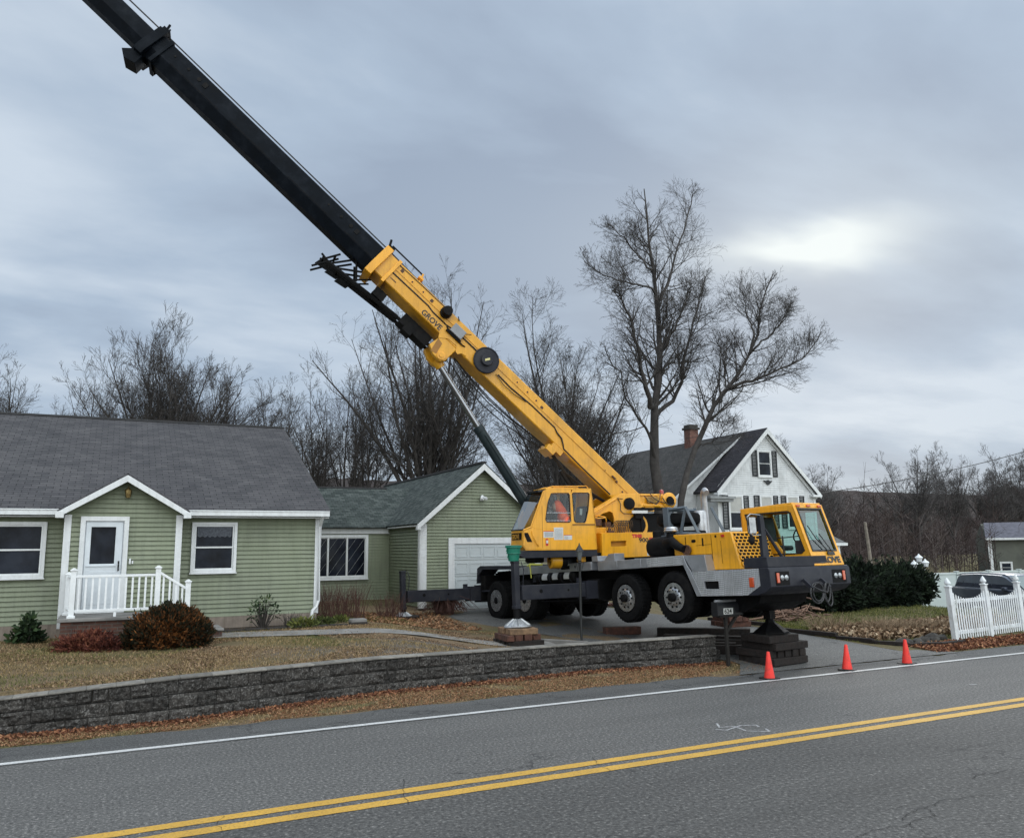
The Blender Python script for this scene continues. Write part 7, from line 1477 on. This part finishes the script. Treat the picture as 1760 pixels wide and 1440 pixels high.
traced('bare_tree','leaning bare tree whose fork hangs over the roof of the white house',(b2_[0]-.3,Y0,.4),limbs,[(.26,.03),(.11,.02),(.07,.02),(.07,.02),(.07,.02),(.05,.02)],12,SP,[15,10,6,7,7,5])
# ---- generic vase-shaped trees
def vase(name,label,seed,h,w,base,material,nst=8,r0=.22,clear=.15,trop=.10,ang=(12,42),specs=None,rmin=.006,lat=12):
    rg=np.random.default_rng(seed); k=7; tk=np.array([(rg.normal()*.05*i,rg.normal()*.05*i,h*(clear+.08)*i/4) for i in range(5)]); gs=[(tk[None],np.linspace(r0,r0*.75,5)[None],8)]
    a=2*np.pi*(np.arange(nst)+rg.random(nst)*.7)/nst; inc=np.radians(ang[0]+(ang[1]-ang[0])*rg.random(nst)); D=np.stack([np.cos(a)*np.sin(inc),np.sin(a)*np.sin(inc),np.cos(inc)],1); zi=h*(clear*.5+(clear*.55)*rg.random(nst)); P0=np.stack([0*zi,0*zi,zi],1)
    zc=h*.55; rz=h*.42; rx=w*.5; s2=np.sin(inc)**2/rx**2+np.cos(inc)**2/rz**2; bq=2*np.cos(inc)*(zi-zc)/rz**2; cq=(zi-zc)**2/rz**2-1; L_=(-bq+np.sqrt(np.maximum(bq*bq-4*s2*cq,.0)))/(2*s2)*(.80+.16*rg.random(nst))
    P,Rr=runs(P0,D,L_,np.full(nst,r0*.5)*(.7+.5*rg.random(nst)),9,.055,trop*.35,rg,.12); gs.append((P,Rr,6))
    P0,D,L2,R2=sprout(P,Rr,L_,lat,.16,34,.33,.55,rg); R2=np.clip(R2,rmin,.06); Pa,Ra=runs(P0,D,L2,R2,6,.07,trop,rg,.2); gs.append((Pa,Ra,4))
    gs+=ramify(Pa,Ra,L2,specs or [(8,.10,38,.58,.6,4,.07,trop*.8),(6,.10,38,.60,.7,3,.08,trop*.6),(3,.15,36,.64,.8,2,.09,trop*.4)],rg,rmin)
    return assemble(name,label,base,gs,material)
vase('bare_tree','wide vase-shaped bare tree above the roof of the main house',21,13.2,12.4,(3.0,50,3.0),BARK,nst=22,r0=.24,trop=.07,ang=(4,52),rmin=.0075,lat=16,specs=[(8,.1,34,.58,.6,4,.06,.07),(6,.1,34,.62,.7,3,.07,.06),(3,.15,32,.66,.8,2,.08,.05)])
vase('bare_tree','broad many-stemmed bare tree behind the boom, left of the lift cylinder',22,16.8,14.0,(15.8,43,2.4),BARK,nst=16,r0=.28,clear=.10,trop=.06,ang=(4,40),rmin=.0068,lat=12)
vase('bare_tree','upright bare tree just right of the boom',23,18.2,9.0,(23.6,41,2.4),BARK,nst=11,r0=.24,clear=.12,trop=.09,ang=(6,32),rmin=.0065,lat=12)
t4=vase('bare_tree','bare tree rising behind the ridge between the two green roofs',24,10.8,8,(10.4,46,2.6),BARK,nst=7,r0=.17,clear=.1,trop=.07,ang=(6,38),rmin=.0068,lat=9)
t5=vase('bare_tree','slim bare tree directly left of the tallest tree',25,12.5,6,(21.2,37,1.6),BARK,nst=6,r0=.16,clear=.14,trop=.06,ang=(6,30),rmin=.006,lat=11)
def cp(t,x,y,z,rz,sc,label): return dup(t,(x,y,z),label,rotz=rz,scale=sc)
T={k:v for k,v in (('a',t4),('b',t5))}
for x,y,z,rz,sc,w_,lb in((6.5,54,3.5,1.0,(1.1,1.1,1.0),'a','bare tree over the right end of the charcoal roof'),(8.0,48,3.,2.2,(1.,1.,.9),'b','thin bare tree beside the right end of the charcoal ridge'),(12.6,44,3.0,3.1,(1.0,1.0,.95),'a','bare tree above the valley of the green roof'),(13.2,50,3,.4,(1.0,1.0,1.1),'b','thin bare tree above the green garage roof'),(18.8,47,3,5.1,(1.,1.,1.0),'b','bare tree partly hidden by the lift cylinder'),(-5.5,52,4.5,.8,(1.,1.,.95),'a','bare treetop showing at the far left over the roof'),(-1.6,56,5.0,2.0,(.9,.9,.85),'b','small bare treetop between the far left and the wide tree'),(25.4,40,1.2,3.3,(1.,1.,1.0),'b','slim bare tree crowding the left side of the tallest tree'),(23.6,39,1.2,4.4,(1.1,1.1,1.12),'b','second slim bare tree between the boom and the tallest tree'),(27.5,50,3,1.7,(1.,1.,1.05),'a','bare tree behind the crane cradle'),(30.5,54,3,2.9,(1.1,1.1,1.1),'b','bare tree right behind the trunk of the tallest tree'),(10.8,58,3,2.5,(1.3,1.3,1.1),'a','distant bare tree above the breezeway')):
    cp(T[w_],x,y,z,rz,sc,lb)
t6=vase('bare_tree','tall grey bare tree just right of the white house',31,14.2,8.5,(63,62,.8),BARKG,nst=8,r0=.22,clear=.16,trop=.07,ang=(6,32),rmin=.010,lat=12)
t7=vase('bare_tree','spreading bare tree standing highest over the dark woods on the right',32,13.4,12,(81,62,.6),BARKG,nst=10,r0=.28,clear=.20,trop=.06,ang=(10,55),rmin=.011,lat=12)
for x,y,z,rz,sc,w_,lb in((90,64,1.5,.9,(.9,.9,1.0),'g6','slender bare tree right of the spreading one over the woods'),(100,66,1,2.2,(1.,1.,.95),'g7','bare tree above the grey house roof'),(106,62,1.,3.0,(1.1,1.1,1.15),'g6','bare tree cut by the right edge of the picture'),(70,66,1.,4.0,(.9,.9,.8),'g7','low bare tree between the white house and the spreading tree'),(76,70,1.,5.0,(.9,.9,.85),'g6','thin bare tree left of the spreading tree'),(58,64,1,2.0,(.9,.9,.9),'g6','bare tree half hidden by the white house gable'),(112,70,1,1.0,(1.2,1.2,1.2),'g7','bare tree outside the right edge beyond the grey house')):
    dup(t6 if w_=='g6' else t7,(x,y,z),lb,rotz=rz,scale=sc)
# ---- hill with woods on the right, uncountable
HLM,nt,b=newmat('wooded_hill'); pos=nd(nt,'ShaderNodeNewGeometry').outputs['Position']
lk(nt,ramp(nt,noisy(nt,pos,.35,6,.75),[(.3,(.018,.014,.013)),(.55,(.04,.028,.026)),(.75,(.06,.045,.038))]),b.inputs['Base Color']); b.inputs['Roughness'].default_value=1; setbump(nt,b,noisy(nt,pos,.8,6,.8),1.,.6)
hx=np.linspace(35,420,90); hy=np.linspace(95,330,30); HX,HY=np.meshgrid(hx,hy); HZ=hgt(HX,HY)-1+ (9.6*HY/100-0)*sst(95,118,HY)*sst(45,75,HX)*.92*(1+.05*np.sin(HX*.11)+.04*np.sin(HX*.31+1)+.045*rng.random(HX.shape))
nx=len(hx); i=np.arange(nx-1); j=np.arange(len(hy)-1); I,J=np.meshgrid(i,j); a=(J*nx+I).ravel(); tag(rawmesh('hills',np.stack([HX,HY,HZ],-1).reshape(-1,3),np.stack([a,a+1,a+nx+1,a+nx],-1),HLM),kind='structure')
def thicket(n,xr,yr,hr,seed,r0=.05,tw=16):
    rg=np.random.default_rng(seed); VV=[];FF=[];RR=[];c=0
    for k in range(n):
        x=xr[0]+(xr[1]-xr[0])*rg.random(); y=yr[0]+(yr[1]-yr[0])*rg.random(); h=hr[0]+(hr[1]-hr[0])*rg.random(); z=hz_(x,y)-.5; lean=rg.normal(size=2)*.06
        segs=[(vec(x,y,z),vec(x+lean[0]*h,y+lean[1]*h,z+h),r0*(.6+.9*rg.random()),.012)]
        for q in range(tw):
            t=.2+.8*rg.random(); p=vec(x+lean[0]*h*t,y+lean[1]*h*t,z+h*t); d=vec(rg.normal(),rg.normal(),.6+.6*rg.random()); d/=np.linalg.norm(d); l=h*(.12+.22*rg.random()); e=p+d*l; segs.append((p,e,.022,.008))
            for s_ in range(2): f=p+d*l*(.4+.5*rg.random()); d2=d+rg.normal(size=3)*.5; d2/=np.linalg.norm(d2); segs.append((f,f+d2*l*.5,.012,.006))
        v=rg.random()
        for p,e,ra,rb in segs:
            d=e-p; a_=np.cross(d,vec(.3,1,.2)); a_/=np.linalg.norm(a_)+1e-9; b_=np.cross(d,a_); b_/=np.linalg.norm(b_)+1e-9
            ring=[a_,-.5*a_+.87*b_,-.5*a_-.87*b_]; VV.append(np.array([p+ra*q for q in ring]+[e+rb*q for q in ring])); FF.append(np.array([(0,1,4,3),(1,2,5,4),(2,0,3,5)])+c); c+=6; RR+= [v]*3
    return np.concatenate(VV),np.concatenate(FF),RR
WDM=leafmat('woodland_trunks',[(.028,.022,.022),(.05,.036,.036),(.075,.055,.05),(.13,.11,.105)],1.)
V,F,rr=thicket(520,(58,190),(58,105),(6,9.5),5,tw=18); tag(rawmesh('woods',V,F,WDM,rnd=rr),kind='stuff')
V,F,rr=thicket(260,(46,90),(44,60),(2.5,5.5),6,r0=.035,tw=14); tag(rawmesh('woods',V,F,WDM,rnd=rr),kind='stuff')
V,F,rr=thicket(110,(-20,34),(58,75),(4,8),7,r0=.06,tw=12); tag(rawmesh('woods',V,F,WDM,rnd=rr),kind='stuff')
# evergreen at the right edge
PIN=leafmat('pine_needles',[(.004,.007,.005),(.008,.014,.008),(.014,.022,.012)])
bush('pine_tree','dark rounded evergreen standing above the woods left of the grey house','tree',[((124,79,8.6),(2.6,2,2.0)),((121.5,79,7.6),(1.8,2,1.8)),((127,79,8.2),(2.2,2,2.2))],6000,.6,PIN,shell=.3,gz=1.5)

# trees across the street, behind the photographer (seen only as reflections in the crane glass)
for x,y,rz,sc,w_,lb in((-24,4,.3,1.3,'a','bare tree across the street to the far left, outside the picture'),(-30,-6,1.3,1.4,'b','slim bare tree across the street to the far left, outside the picture'),(-14,-14,2.,1.3,'a','bare tree across the street behind the photographer'),(2,-19,3.,1.3,'a','bare tree straight across the street behind the photographer'),(16,-17,4.,1.3,'b','slim bare tree behind the photographer on the right')):
    cp(T[w_],x,y,0,rz,sc,lb)
for o in list(C.objects):
    if o.type=='MESH' and o.parent is not None and o.name.split('.')[0] in ('rake_board','corner_board','boom_cradle','wheel_arch','tyre','side_window','gutter','cornice','tow_hook','cylinder_mount','hand_hole','hub','tank_band','running_board','rear_fender','axle','deck_step','porch_slab','ridge_cap','tool_box','hose_drum','door','control_panel','panel_seam','swing_motor') and o.name.split('.')[0] not in ('hand_hole','hub'): split_loose(o)
